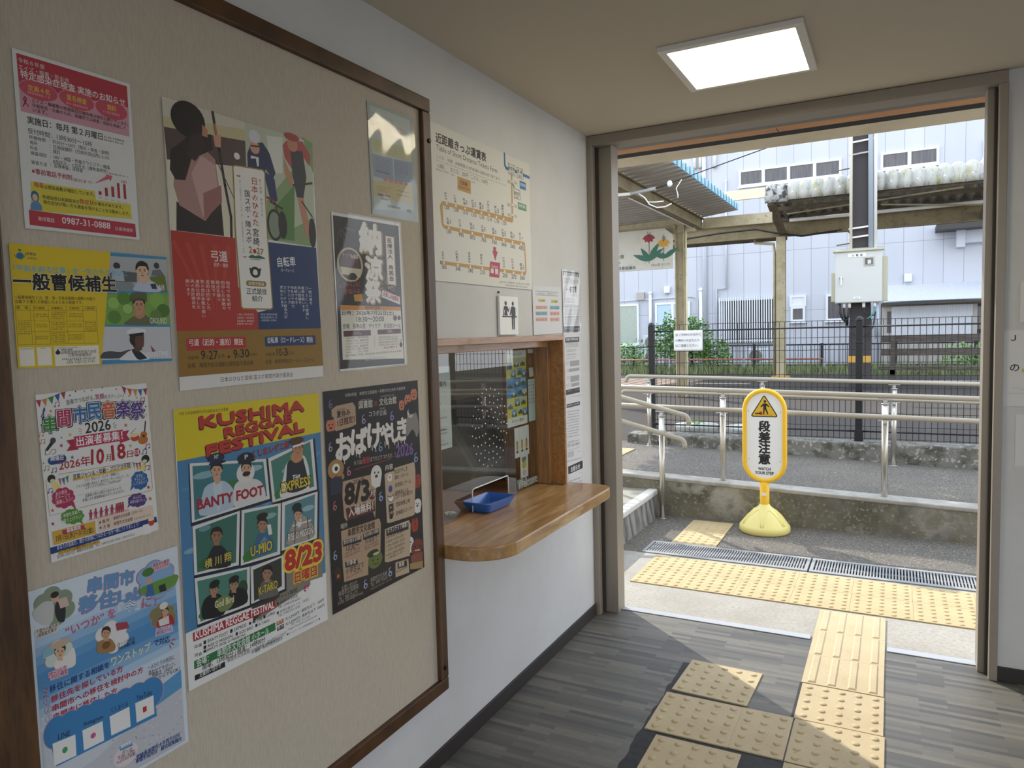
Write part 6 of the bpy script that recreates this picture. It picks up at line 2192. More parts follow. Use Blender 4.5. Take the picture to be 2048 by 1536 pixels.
# ------------------------------------------------------------------ posters
G_ = 'posters on the bulletin board'
BX = .0125
poster('health', 'poster', 'laminated red and white health check notice at the top left of the bulletin board', 'poster', 'x', BX, G_, sleeve=True)
poster('recruit', 'flyer', 'yellow landscape recruiting flyer with three uniformed people on its right', 'flyer', 'x', BX, G_)
poster('music', 'poster', 'white music festival poster with colourful title, guitar and bunting', 'poster', 'x', BX, G_)
poster('migrate', 'poster', 'pale blue sky poster with flower-shaped photos above a row of four squares', 'poster', 'x', BX, G_)
poster('sports', 'poster', 'tall sports poster with an archer above red and cyclists above blue', 'poster', 'x', BX, G_)
poster('reggae', 'poster', 'yellow and blue reggae festival poster with seven white framed photos', 'poster', 'x', BX, G_)
poster('haunted', 'poster', 'black haunted house poster with ghosts, lanterns and dripping white title', 'poster', 'x', BX, G_)
poster('noryo', 'poster', 'laminated black fireworks festival poster with vertical brush title', 'poster', 'x', BX, G_, sleeve=True)
poster('faded', 'notice', 'pale faded notice in a shiny plastic sleeve at the top right of the board', 'notice', 'x', BX, G_, sleeve=True)
poster('fare', 'fare_table', 'large white fare table with an ochre line map on the wall above the ticket window', 'fare table', 'x', .003, curl=.004)
pk = poster('picto', 'pictogram_sign', 'small white plate with black figures at a counter above the ticket window', 'sign', 'x', .003, paper='white_plastic', thick=.01)
MB().tube([(0, 2.497, 1.632), (.006, 2.497, 1.632)], .004, 8).build('screw', 'screw_black', pk).matrix_parent_inverse = pk.matrix_world.inverted()
N_ = 'notices between the ticket window and the doorway'
poster('plans', 'notice', 'crumpled notice with pink, blue and yellow boxes above the ticket window corner', 'notice', 'x', .003, N_)
poster('works', 'notice', 'black headed notice with a small diagram, topmost of the column beside the doorway', 'notice', 'x', .003, N_, sleeve=True)
poster('timetable', 'notice', 'dark headed notice with grey tables, second from the top of the column beside the doorway', 'notice', 'x', .003, N_)
poster('contact', 'notice', 'white notice with a phone number, third from the top of the column beside the doorway', 'notice', 'x', .003, N_)
poster('oshirase', 'notice', 'notice with white characters on a black title band, partly hidden behind the counter end', 'notice', 'x', .003, N_)
# notices on the wall right of the doorway
for nm, lab, (x0, z0, x1, z1), th in (('notice', 'white notice with black letters on the wall right of the doorway', (1.752, 1.13, 2.05, 1.432), .0006), ('card_sign', 'small thick white card above the lettered notice right of the doorway', (1.803, 1.462, 1.96, 1.622), .008), ('notice', 'plain white paper below the lettered notice right of the doorway', (1.797, .89, 2.0, 1.098), .0006)):
    o = MB().box(0, -(z1-z0), 0, x1-x0, 0, th).build(nm, 'paper_white'); o.matrix_world = Matrix(((1, 0, 0, x0), (0, 0, -1, 3.469), (0, 1, 0, z1), (0, 0, 0, 1))); tag(o, lab, 'notice', 'notices right of the doorway')
    if lab.startswith('white notice'):
        print_items([['T', 'Ｊ', 92, 168, 160, 168, 88, '1E1E20', 1], ['T', 'の', 92, 650, 212, 650, 110, '1E1E20', 1], ['T', 'Ｒ', 300, 168, 400, 168, 88, '1E1E20', 1], ['L', 'D8C860', 60, [250, 640, 420, 640]], ['L', 'D8D4CC', 8, [70, 1000, 330, 1000]], ['L', 'D8D4CC', 8, [110, 920, 200, 905, 230, 940, 330, 925]]], o, z0=th+.0003)
    elif th > .001: print_items([['G', '3A3A3C', [150, 560, 260, 500, 260, 560]]], o, z0=th+.0003)
# ------------------------------------------------------------------ ceiling light
cl = thing('ceiling_light', 'square glowing ceiling light with a pale frame near the doorway', 'ceiling light', (.87, 2.81, 2.44), 'square ceiling lights')
lx0, lx1, ly0, ly1, lz = .633, 1.105, 2.527, 3.012, 2.422
m_ = MB()
for a in ((lx0, ly0, lx1, ly0+.03), (lx0, ly1-.022, lx1, ly1), (lx0, ly0+.03, lx0+.028, ly1-.022), (lx1-.028, ly0+.03, lx1, ly1-.022)): m_.box(a[0], a[1], lz, a[2], a[3], 2.44)
m_.build('lamp_frame', 'lamp_frame', cl, .002); cbox('diffuser', 'lamp_diffuser', lx0+.028, ly0+.03, lz+.004, lx1-.028, ly1-.022, 2.436, cl)
for i, (x, y, lab) in enumerate(((.87, .0, 'added square fill light on the poster wall side behind the camera'), (3.0, .0, 'added square fill light out of view in the middle of the waiting room'), (3.0, 2.81, 'added square fill light out of view near the wall right of the doorway'))): dup(cl, (x, y, 2.44), lab)  # extra unseen lamps, added to brighten the room
# ------------------------------------------------------------------ ticket window
w1 = struct(MB().box(-.13, 2.036, 1.434, .012, 3.107, 1.459).box(-.13, 3.088, .76, .012, 3.107, 1.434).box(-.13, 2.036, .76, .012, 2.048, 1.434).build('window_1', 'oak_y', bevel=.002))
struct(MB().box(-.30, 3.066, .76, -.131, 3.085, 1.46).build('window_side_panel', 'oak_v', w1))
struct(MB().box(-.13, 3.062, .76, -.055, 3.088, 1.434).box(-.13, 2.048, .76, -.055, 2.062, 1.434).build('window_frame', 'oak_v', w1, .002)); struct(MB().box(-.13, 2.062, 1.405, -.055, 3.062, 1.434).build('window_frame', 'oak_y', w1, .002))
GX = -.12
m_ = MB()
hy0, hy1, hz = 2.458, 2.763, .854
def quad(y0, z0, y1, z1): m_.add([(GX, y0, z0), (GX, y1, z0), (GX, y1, z1), (GX, y0, z1)], [(0, 1, 2, 3)])
quad(2.062, hz, 3.062, 1.405); quad(2.062, .762, hy0, hz); quad(hy1, .762, 3.062, hz)
struct(m_.build('window_pane', 'pane_glass', w1))
struct(MB().tube([(GX, hy0, .763), (GX, hy0, hz-.014), (GX, hy0+.004, hz-.004), (GX, hy0+.014, hz), (GX, hy1-.006, hz), (GX, hy1, hz-.006), (GX, hy1, .763)], .0028, 8).build('pane_edge', 'acrylic_edge', w1))
m_ = MB(); rnd = random.Random(2)
for ring, n in ((.02, 1), (.045, 7), (.07, 12), (.097, 17), (.123, 21), (.15, 25)):
    for k in range(n):
        a = 6.28318*k/n+ring*20; y = 2.617+ring*math.cos(a)*.98; z = 1.083+ring*1.08*math.sin(a); m_.ell((GX+.001, y, z), .0015, .0034, .0034, 8)
struct(m_.build('pane_holes', 'hole_ring', w1))
# counter with rounded corners
def arc(cx, cy, r, a0, a1, n=8): return [(cx+r*math.cos(math.radians(a0+(a1-a0)*i/n)), cy+r*math.sin(math.radians(a0+(a1-a0)*i/n))) for i in range(n+1)]
outl = [(-.1415, 3.062), (-.1415, 2.062), (.002, 2.062), (.002, 2.03)]+arc(.07, 2.19, .16, -90, 0, 10)+arc(.15, 3.07, .08, 0, 90, 8)+[(.002, 3.15), (.002, 3.062)]
cs = tag(MB().prism(outl, 'z', .712, .76).build('counter_shelf', 'counter_wood', bevel=.006, seg=3), 'worn brown wooden counter with rounded corners under the ticket window', 'counter')
# blue cash tray
ct = thing('cash_tray', 'shallow blue plastic cash tray on the wooden counter', 'tray', (-.1, 2.55, .761))
def ring_pts(cx, cy, hx, hy, r, z): return [(cx+sx*(hx-r)+r*math.cos(a), cy+sy*(hy-r)+r*math.sin(a), z) for sx, sy, a0 in ((1, 1, 0), (-1, 1, 90), (-1, -1, 180), (1, -1, 270)) for a in [math.radians(a0+18*i) for i in range(6)]]
prof = [(.066, .098, .802), (.072, .104, .801), (.070, .102, .798), (.052, .084, .763), (.046, .078, .7612)]
inn = [(.066, .098, .802), (.051, .083, .768), (.046, .078, .766)]
def loft(lst, cap, flip):
    m = MB(); n = 24; o = []
    for hx, hy, z in lst: o += ring_pts(0, 0, hx, hy, .012, z)
    f = [(i*n+k, i*n+(k+1) % n, (i+1)*n+(k+1) % n, (i+1)*n+k) for i in range(len(lst)-1) for k in range(n)]+[tuple((len(lst)-1)*n+k for k in range(n))]
    return o, [tuple(reversed(q)) for q in f] if flip else f
m_ = MB(); m_.add(*loft(prof, 1, True), 0, False); m_.add(*loft(inn, 1, False), 0, False)
T_ = Matrix.Translation((-.098, 2.552, 0)) @ Matrix.Rotation(math.radians(-3), 4, 'Z')
m_.v = [tuple(T_ @ Vector(p)) for p in m_.v]
m_.build('tray_body', 'tray_blue', ct)
lb = MB().add([(-.045, -.0915, .7805), (.02, -.0915, .7805), (.02, -.0985, .797), (-.045, -.0985, .797)], [(3, 2, 1, 0)]); lb.v = [tuple(T_ @ Vector((p[0], p[1]+.001, p[2]+.001))) for p in lb.v]
lb.build('label_strip', mk('tag_orange', 'F0B090', .5).name, ct)
# ------------------------------------------------------------------ things seen through the ticket window
PX = GX-.002
def flat(name, lab, cat, y0, z0, y1, z1, items, x=PX, mat='paper_white', group=None, tilt=0):
    o = MB().box(0, -(z1-z0), -.0005, y1-y0, 0, 0).build(name, mat)
    M = Matrix(((0, 0, 1, x), (1, 0, 0, y0), (0, 1, 0, z1), (0, 0, 0, 1))) @ Matrix.Rotation(tilt, 4, 'Z'); o.matrix_world = M
    tag(o, lab, cat, group)
    if items: print_items(items, o)
    return o
def R4(c, x0, y0, x1, y1): return ['G', c, [x0, y0, x1, y0, x1, y1, x0, y1]]
it = [['T', '運転士養成のご案内', -520, 330, 330, 330, 90, '2A2A2E', 1]]
it = [['T', 'のご案内', 20, 300, 340, 300, 84, '2A2A2E', 1]]+[['D', '555558', 20, y, x, y, 26] for y, x in ((560, 200), (780, 320), (960, 300), (1120, 240))]+[['D', '444448', 20, y, 370, y, 22] for y in (960, 1010)]+[['D', '555558', 160, 1180, 360, 1180, 28]]
flat('notice', 'white guidance notice taped inside the left end of the ticket window', 'notice', 2.06, 1.045, 2.325, 1.355, [i if i[0] != 'T' else ['T', i[1], 560, 300, 940, 300, 84, i[7], 1] for i in it if i[0] == 'T']+[['D', i[1], i[2]+560, i[3], i[4]+600, i[5], i[6]] for i in it if i[0] == 'D'])
it = []; rnd = random.Random(7)
W_, H_ = 780, 1340
for k, c in enumerate(('E2D030', '3F86C6', 'E2D030')): it.append(R4(c, 0, 130+k*350, W_, 130+(k+1)*350))
it += [R4('F0EFE8', 0, 0, W_, 130), R4('F0EFE8', 0, 1180, W_, H_)]
for k in range(3):
    for j, (x, y) in enumerate(((30, 40), (300, 10), (540, 0), (170, 190), (420, 160), (590, 200))):
        X0, Y0 = x, 150+k*350+y; a, b_ = rnd.choice((('6FA8CC', '3E5A3C'), ('A8C4D0', '4A6A48'), ('5C94C4', '2E4634'), ('C0CCC4', '56603C')))
        it += [R4(a, X0, Y0, X0+190, Y0+75), R4(b_, X0, Y0+75, X0+190, Y0+135), ['E', 'D8DCDC' if j % 2 else '30442E', X0+95, Y0+78, 38, 30, 0]]
it += [['D', '5A6A5A', 200, 90, 620, 90, 46], R4('F4F2EA', 150, 1205, 640, 1300), ['T', 'ポストカード販売中', 165, 1285, 625, 1285, 66, '2A3448', 1]]
flat('postcard_poster', 'yellow and blue postcard poster with small photos on the ticket window', 'poster', 2.775, 1.06, 2.97, 1.395, it)
it = [['T', 'さくらさく', 40, 95, 380, 95, 44, '23304A', 1], R4('4A5A6A', 20, 110, 410, 114)]
for r in range(6):
    for c in range(3):
        k = rnd.choice(('C87868', '506A94', '9A7048', 'C0A0A8', '6A8A9A', 'D09A88')); it += [['E', k, 75+c*135, 185+r*100, 42, 36, 0], ['E', 'E8DCD4', 75+c*135, 190+r*100, 22, 20, 0]]
flat('sticker_sheet', 'pale blue sheet of small stickers right of the postcard poster', 'sticker sheet', 2.985, 1.063, 3.055, 1.258, [[i[0], i[1], *[q*.63 if isinstance(q, (int, float)) and j > 1 and i[0] != 'T' else q for j, q in enumerate(i)][2:]] if i[0] == 'E' else i for i in it if i[0] == 'E']+[['T', 'さくらさく', 30, 70, 250, 70, 34, '23304A', 1]], mat=mk('sheet_blue', 'BFD6DA', .5).name)
hk = thing('wooden_tag', 'round wooden tag with a price card hanging from a white hook behind the glass', 'tag', (PX-.006, 3.022, 1.28))
MB().box(PX-.006, 2.998, 1.378, PX, 3.048, 1.398).build('hook', 'white_plastic', hk, .003); MB().tube([(PX-.004, 3.022, 1.385), (PX-.005, 3.022, 1.358)], .0008, 6).build('string', 'paper_white', hk)
m_ = MB().prism([(3.022+.02*math.cos(k*.314), 1.338+.026*math.sin(k*.314)) for k in range(20)], 'x', PX-.007, PX-.003); m_.build('disc', 'tag_wood', hk)
pc = MB().add([(PX-.002, 3.0, 1.312), (PX-.002, 3.044, 1.312), (PX-.002, 3.05, 1.27), (PX-.002, 3.006, 1.268)], [(3, 2, 1, 0)]).build('price_card', 'paper_white', hk)
for i, (y0, y1, lab) in enumerate(((2.838, 2.885, 'leftmost'), (2.888, 2.932, 'middle'), (2.935, 2.985, 'rightmost'))):
    flat('bookmark', '%s of three pale bookmarks with drawn figures hanging below the postcard poster' % lab, 'bookmark', y0, .915, y1, 1.05, [['E', 'C8A850', 92, 330, 40, 90, 0], ['E', '4A4A4A', 92, 440, 46, 22, 0], ['E', '6A5A40', 92, 260, 26, 26, 0]], group='bookmarks on the ticket window', x=PX-.001*i)
flat('acrylic_charm', 'white oval sticker with yellow flowers low on the ticket window', 'sticker', 2.888, .815, 2.965, .925, [['E', 'D8C84C', 150, 200, 90, 80, 0], ['E', '6A8A5C', 110, 110, 50, 50, 0], ['E', '5C74A0', 190, 100, 40, 40, 0], ['E', 'E0A8A0', 150, 350, 60, 50, 0], ['E', 'EAE0C8', 150, 350, 36, 28, 0]])
ws = thing('welcome_sign', 'white cut-out word sign standing at the far end of the ticket window', 'sign', (PX-.02, 2.95, .762))
v, f = glyphs('Welcome', 0, 2); xs = [p[0] for p in v]; ys = [p[1] for p in v]; k = .20/(max(xs)-min(xs))
me_ = MB().add([(PX-.004, 2.862+(x-min(xs))*k, .768+(y-min(ys))*.062) for x, y in v], f); o = me_.build('lettering', 'white_plastic', ws, solid=.008)
MB().prism([(2.85, .763), (3.07, .763), (3.07, .80), (2.99, .80), (2.985, .812), (2.94, .812), (2.93, .79), (2.87, .815), (2.85, .81)], 'x', PX-.014, PX-.010).build('backing', mk('backing_grey', '5C5C5E', .5).name, ws)
pf = thing('photo_frame', 'pale wooden photo frame standing at the left end of the counter behind the glass', 'photo frame', (-.16, 2.2, .762))
m_ = MB()
for a in ((2.10, .87, 2.275, .893), (2.10, .998, 2.275, 1.02), (2.254, .893, 2.275, .998)): m_.box(-.165, a[0], a[1], -.15, a[2], a[3])
m_.build('frame', 'wood_pale', pf, .002); cbox('picture', 'office_grey', -.162, 2.10, .893, -.156, 2.254, .998, pf); MB().box(-.20, 2.10, .762, -.15, 2.28, .869).build('acrylic_stand', 'acrylic', pf)
ds = thing('stone_dish', 'small dark dish of white stones behind the ticket window glass', 'dish', (-.15, 2.355, .762))
MB().lathe([(.0, 0), (.028, 0), (.036, .018), (.033, .018), (.026, .004), (0, .004)], (-.16, 2.355, .762), 20).build('dish', 'office_dark', ds)
m_ = MB()
for k in range(22): a = rnd.uniform(0, 6.28); r = rnd.uniform(0, .024); m_.ell((-.16+r*math.cos(a), 2.355+r*math.sin(a), .774+rnd.uniform(0, .01)), .006, .006, .004, 8)
m_.build('stones', 'stone_white', ds)['kind'] = 'stuff'
flat('price_card', 'small white card low in the near corner of the ticket window', 'card', 2.185, .775, 2.225, .83, [['D', '4A4A4A', 20, 90, 140, 90, 30], ['D', '4A4A4A', 20, 160, 140, 160, 30]])
# office furniture in the dark room
tag(MB().box(-.95, 1.2, .70, -.143, 3.43, .758).box(-.95, 1.2, 0, -.9, 3.43, .7).build('desk', 'desk_brown', bevel=.003), 'brown desk top behind the ticket window', 'desk')
cb = thing('filing_cabinet', 'tall dark filing cabinet with label sheets at the back of the office', 'cabinet', (-2.6, 2.9, 0))
cbox('cabinet_body', 'office_dark', -3.08, 2.2, 0, -2.6, 3.4, 2.0, cb, .01)
for y in (2.22, 2.62, 3.02): cbox('cabinet_door', 'office_grey', -2.6, y, .1, -2.585, y+.36, 1.95, cb, .004)
for y, z in ((2.3, 1.45), (2.7, 1.5)): cbox('label_sheet', 'binder_white', -2.584, y, z, -2.582, y+.2, z+.28, cb)
sh = thing('letter_rack', 'grey rack of pigeonholes holding papers behind the desk', 'rack', (-1.9, 2.75, .0))
m_ = MB().box(-2.1, 2.35, 0, -1.75, 3.3, .78)
for z in (.78, .95, 1.12, 1.29): m_.box(-2.1, 2.35, z, -1.75, 3.3, z+.015)
for y in (2.35, 2.67, 2.98, 3.285): m_.box(-2.1, y, .78, -1.75, y+.015, 1.3)
m_.build('rack_frame', 'office_grey', sh)
for k in range(7): y = 2.38+.13*k; cbox('paper_stack', 'binder_white', -2.05, y, .80+.17*(k % 3), -1.80, y+.1, .825+.17*(k % 3)+.01*(k % 2), sh)
mc = thing('ticket_machine', 'beige slanted ticket machine standing on the desk behind the glass', 'machine', (-.6, 3.0, .758))
MB().prism([(-.78, .758), (-.33, .758), (-.30, .86), (-.50, 1.16), (-.72, 1.2), (-.78, 1.1)], 'y', 2.78, 3.2).build('machine_body', 'office_beige', mc, .01); MB().prism([(-.315, .87), (-.31, .876), (-.485, 1.14), (-.492, 1.134)], 'y', 2.84, 3.14).build('machine_face', 'office_grey', mc)
rg = thing('ticket_terminal', 'dark keypad terminal with a tilted screen on the desk', 'terminal', (-.55, 2.55, .758))
MB().prism([(-.68, .758), (-.42, .758), (-.42, .785), (-.68, .815)], 'y', 2.42, 2.66).build('keyboard', 'keys_dark', rg, .004)
m_ = MB()
for i in range(5):
    for j in range(7): m_.box(-.655+i*.045, 2.44+j*.03, .802-.005*i, -.625+i*.045, 2.462+j*.03, .818-.005*i)
m_.build('keys', 'office_grey', rg); MB().bar((-.70, 2.62, .83), (-.76, 2.62, .92), .16, .02).build('screen_frame', 'binder_white', rg, .003); MB().bar((-.692, 2.62, .835), (-.75, 2.62, .918), .13, .02).build('screen', 'screen_dark', rg)
for i, (y, z0, h, c) in enumerate(((2.72, .758, .30, 'binder_blue'), (2.77, .758, .29, 'office_grey'), (2.82, .758, .31, 'binder_white'))):
    tag(MB().box(-1.2, y, .0, -.96, y+.045, z0+h).build('binder', c, bevel=.003), '%s office binder standing behind the desk' % ('blue', 'grey', 'white')[i], 'binder', 'binders behind the desk')
tag(MB().tube([(-.5, 2.74, .758), (-.5, 2.74, .85)], .012, 12).ell((-.5, 2.74, .855), .011, .011, .014, 10).build('marker_pen', 'red_plastic'), 'red pen standing on the desk behind the glass', 'pen')
ol = thing('added_office_lamp', 'strip lamp added out of view to light the ticket office', 'ceiling light', (-1.5, 2.2, 2.35)); cbox('added_lamp_body', 'white_plastic', -1.6, 1.7, 2.31, -1.4, 2.9, 2.35, ol); cbox('added_lamp_tube', mk('added_office_tube', 'FFF4E0', .5, emit=16).name, -1.55, 1.72, 2.29, -1.45, 2.88, 2.31, ol)  # unseen lamp added so the office shows up through the glass
# ------------------------------------------------------------------ tactile paving
def tile_mesh(nx, ny, sx, sy, kind, h=.006):
    m = MB(); m.box(-sx/2, -sy/2, .0005, sx/2, sy/2, h)
    if kind == 'dot':
        for i in range(nx):
            for j in range(ny):
                x = -sx/2+sx*(i+.5)/nx; y = -sy/2+sy*(j+.5)/ny; m.lathe([(.0135, 0), (.0125, .0028), (.0095, .0046), (0, .005)], (x, y, h-.0002), 12)
    else:
        for i in range(4):
            x = -sx/2+sx*(i+.5)/4; p = [(-.0165, 0), (.0165, 0), (.0105, .005), (-.0105, .005)]
            y0, y1 = -sy/2+.008, sy/2-.008; o = [(x-.0165, y0, h), (x+.0165, y0, h), (x+.0165, y1, h), (x-.0165, y1, h), (x-.0105, y0+.007, h+.005), (x+.0105, y0+.007, h+.005), (x+.0105, y1-.007, h+.005), (x-.0105, y1-.007, h+.005)]
            m.add(o, [(4, 5, 6, 7), (0, 1, 5, 4), (1, 2, 6, 5), (2, 3, 7, 6), (3, 0, 4, 7)])
    return m
def tile(proto, loc, lab, group, rot=0):
    if proto.get('label') is None: o = proto
    else: o = proto.copy(); COL.objects.link(o)
    o.location = loc; o.rotation_euler[2] = rot; tag(o, lab, 'tactile tile', group); return o
GI, GO = 'tactile tiles on the waiting room floor', 'tactile tiles outside the doorway'
td = tile_mesh(5, 5, .299, .299, 'dot').build('tactile_tile', 'tactile'); t3 = tile_mesh(3, 5, .182, .299, 'dot').build('tactile_tile', 'tactile'); tb = tile_mesh(4, 1, .302, .286, 'bar').build('bar_tile', 'tactile')
tile(td, (.730, 2.977, 0), 'studded tile set apart, farthest of the left row on the grey floor', GI, math.radians(-2.3))
tile(td, (.713, 2.654, 0), 'studded tile in the left row just nearer than the one set apart', GI); tile(t3, (.954, 2.656, 0), 'narrow studded tile with three columns between the left and right rows', GI)
tile(td, (1.2, 2.652, 0), 'studded tile touching the right side of the narrow three column tile', GI); tile(td, (1.195, 2.956, 0), 'studded tile directly in front of the bar tiles', GI)
tile(td, (.764, 2.33, 0), 'studded tile cut by the bottom edge of the view at left', GI); tile(td, (1.2, 2.345, 0), 'studded tile at the near end of the right row', GI); 
for k, lab in enumerate(('bar tile nearest the studded tiles inside the room', 'middle bar tile crossing the door threshold', 'bar tile outside touching the studded strip')): tile(tb, (1.191, 3.257+.287*k, 0), lab, 'bar tiles through the doorway')
tg = tile_mesh(5, 5, .2915, .268, 'dot').build('tactile_tile', 'tactile_out')
for j, row in enumerate(('near', 'far')):
    for i in range(9): tile(tg, (.004+.146+.2925*i, 4.146+.2705*j, -.002), '%s studded tile from the left in the %s row of the outdoor strip' % (('first', 'second', 'third', 'fourth', 'fifth', 'sixth', 'seventh', 'eighth', 'ninth')[i], row), GO)
tu = tile_mesh(5, 5, .30, .322, 'dot').build('tactile_tile', 'tactile_out'); tile(tu, (.165, 5.03, -.002), 'studded tile behind the drain, touching it', GO); tile(tu, (.163, 5.355, -.002), 'studded tile behind the drain, beside the caution sign base', GO)
tile(tu, (-1.0, 6.58, rz(-1)-.006), 'studded tile on the raised ramp, right one at its left end', GO); tile(tu, (-1.0, 6.25, rz(-1)-.006), 'studded tile on the raised ramp, near one at its left end', GO); tile(tu, (-1.31, 6.58, rz(-1.3)-.006), 'studded tile on the raised ramp partly behind the door frame', GO)
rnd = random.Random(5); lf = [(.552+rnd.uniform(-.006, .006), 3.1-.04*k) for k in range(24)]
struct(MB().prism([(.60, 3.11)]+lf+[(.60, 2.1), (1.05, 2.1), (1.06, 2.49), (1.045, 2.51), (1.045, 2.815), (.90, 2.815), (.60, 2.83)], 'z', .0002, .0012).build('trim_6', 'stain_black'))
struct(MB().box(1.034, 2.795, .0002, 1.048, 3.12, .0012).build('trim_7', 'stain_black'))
# drain grates
def grate(x0, x1, lab):
    g = thing('drain_grate', lab, 'drain grate', (x0, 4.72, 0), 'drain grates outside the doorway'); y0, y1 = 4.592, 4.868; m = MB()
    for a in ((x0, y0, x1, y0+.035), (x0, y1-.03, x1, y1), (x0, y0+.035, x0+.02, y1-.03), (x1-.02, y0+.035, x1, y1-.03)): m.box(a[0], a[1], -.02, a[2], a[3], .004)
    m.build('grate_frame', 'zinc', g, .001); m = MB(); x = x0+.03
    while x < x1-.025: m.box(x, y0+.03, -.02, x+.0085, y1-.025, .002); x += .0165
    m.box(x0, y0+.12, -.02, x1, y0+.125, .0); m.build('grate_bars', 'zinc', g); m = MB().box(x0, y0, -.05, x1, y1, -.022).build('drain_bed', 'drain_dark', g)
grate(-.11, .915, 'galvanised drain grate on the left of the outdoor strip'); grate(.925, 1.95, 'galvanised drain grate on the right of the outdoor strip'); grate(1.96, 2.96, 'galvanised drain grate farthest along the wall to the right')
# ------------------------------------------------------------------ caution sign
SXC, SYC = .549, 5.42
cg = thing('caution_sign', 'yellow rounded caution sign with a walking figure on a domed base', 'sign', (SXC, SYC, -.003))
n = 36; half = .175
m_ = MB().lathe([(0, .0), (.165, .0), (.176, .012), (.174, .045), (.166, .055), (.12, .115), (.075, .158), (.042, .185), (.034, .2), (0, .2)], (SXC, SYC, -.003), 36)
m_.build('sign_base', 'base_yellow', cg)
DP = [(.166, .055), (.12, .115), (.075, .158), (.042, .185)]
def dome(r):
    for (r0, z0), (r1, z1) in zip(DP, DP[1:]):
        if r >= r1: return z0+(z1-z0)*(r0-r)/(r0-r1)
    return .185
for a in (-118, -58, 2, 62, 122, 182):
    ra = math.radians(a); c1 = []
    for t in range(15):
        s_ = t/14; th = ra+math.radians(27)*math.cos(math.pi*s_); q = .160-.095*math.sin(math.pi*s_)
        c1.append((SXC+q*math.cos(th), SYC+q*math.sin(th), dome(q)-.004))
    MB().tube(c1, .0042, 8).build('base_rib', 'base_yellow', cg)
MB().lathe([(.033, .19), (.033, .34), (.030, .342), (.030, .36), (0, .36)], (SXC, SYC, -.003), 20).build('sign_pole', 'sign_yellow', cg)
MB().box(SXC-.016, SYC-.0345, .262, SXC+.016, SYC-.031, .282).build('pole_label', 'sign_white', cg)
def capsule(hx, z0, z1, n=14): return [(SXC+hx*math.cos(math.pi*i/n), z1-hx+hx*math.sin(math.pi*i/n)) for i in range(n+1)]+[(SXC-hx*math.cos(math.pi*i/n), z0+hx-hx*math.sin(math.pi*i/n)) for i in range(n+1)]
path = capsule(.137, .366, 1.017); m_ = MB(); N = len(path); o = []; K = 12
for i, p in enumerate(path):
    a, b = Vector((*path[i-1], 0)), Vector((*path[(i+1) % N], 0)); t = (b-a).normalized(); nx, nz = t.y, -t.x
    for k in range(K): c, s_ = math.cos(6.28318*k/K), math.sin(6.28318*k/K); o.append((p[0]+nx*c*.017, SYC+s_*.022, p[1]+nz*c*.017))
m_.add(o, [(i*K+k, i*K+(k+1) % K, ((i+1) % N)*K+(k+1) % K, ((i+1) % N)*K+k) for i in range(N) for k in range(K)], 0, True).build('sign_frame', 'sign_yellow', cg)
pn = MB().prism(capsule(.124, .38, 1.003), 'y', SYC-.006, SYC+.006).build('sign_panel', 'sign_white', cg)
def on_panel(items):
    art, let = print_items(items, pn, U=.001, z0=.0005, mat='sign_ink', names=('pictogram', 'lettering'), dz=.0003)
    M = Matrix(((1, 0, 0, SXC), (0, 0, -1, SYC-.0063), (0, 1, 0, 1.0), (0, 0, 0, 1)))
    for q in (art, let): q.data.transform(M)
def tr(*q): return [v*1.2+(4 if i % 2 else 0) for i, v in enumerate(q)]
on_panel([['G', '1C1A18', tr(0, 12, 7, 16, 74, 128, 73, 137, 66, 140, -66, 140, -73, 137, -74, 128, -7, 16)], ['G', 'E8BA2C', tr(0, 19, 5, 23, 68, 130, 65, 134, -65, 134, -68, 130, -5, 23)], ['E', '1C1A18', 5, 60, 9.5, 9.5, 0],
    ['G', '1C1A18', tr(-4, 58, 12, 58, 30, 76, 26, 81, 12, 71, 12, 88, 18, 104, 24, 120, 17, 123, 9, 104, 3, 94, 0, 124, -7, 124, -6, 96, -4, 73, -18, 82, -22, 77)], ['E', 'C8402C', -24, 144, 12, 12, 0], ['G', '1C1A18', tr(-52, 116, -16, 116, -16, 124, -52, 124)], ['L', '1C1A18', 2.5, tr(-20, 126, 46, 128)],
    *[['T', ch, -38, 275+79*i, 38, 275+79*i, 74, '161618', 2.7] for i, ch in enumerate('段差注意')], ['T', 'WATCH', -42, 558, 42, 558, 21, '222224', 2.2], ['T', 'YOUR STEP', -64, 588, 64, 588, 21, '222224', 2.2],
    *[['E', 'B8BABA', x, y, 4, 4, 0] for x, y in ((-108, 130), (108, 138), (-106, 478), (108, 488))]])
# ------------------------------------------------------------------ stainless handrails
def rail(nm, lab, y, xs, zt, rails, posts, zb, loc):
    h = thing('handrail', lab, 'handrail', loc)
    for pts in rails:
        MB().tube(pts, .0185, 14).build('rail', 'handrail', h)
    for x in posts:
        b, t = zb(x), zt(x)
        MB().tube([(x, y, b), (x, y, t-.06)], .0215, 16).tube([(x, y, b), (x, y, b+.006)], .04, 16).build('post', 'stainless', h)
        MB().tube([(x, y, t-.06), (x, y, t-.052)], .025, 14).tube([(x, y, t-.055), (x, y, t-.02)], .010, 10).box(x-.045, y-.012, t-.024, x+.045, y+.012, t-.017).tube([(x, y-.02, t-.04), (x, y+.02, t-.04)], .014, 10).build('bracket', 'bracket', h)
        MB().box(x-.045, y-.046, t-.172, x+.045, y-.028, t-.165).tube([(x, y-.037, t-.165), (x, y-.037, t-.2)], .01, 8).tube([(x, y-.037, t-.195), (x, y, t-.195)], .012, 8).build('bracket', 'bracket', h)
    return h
f1 = lambda x: 1.0-.022*(x+.0); 
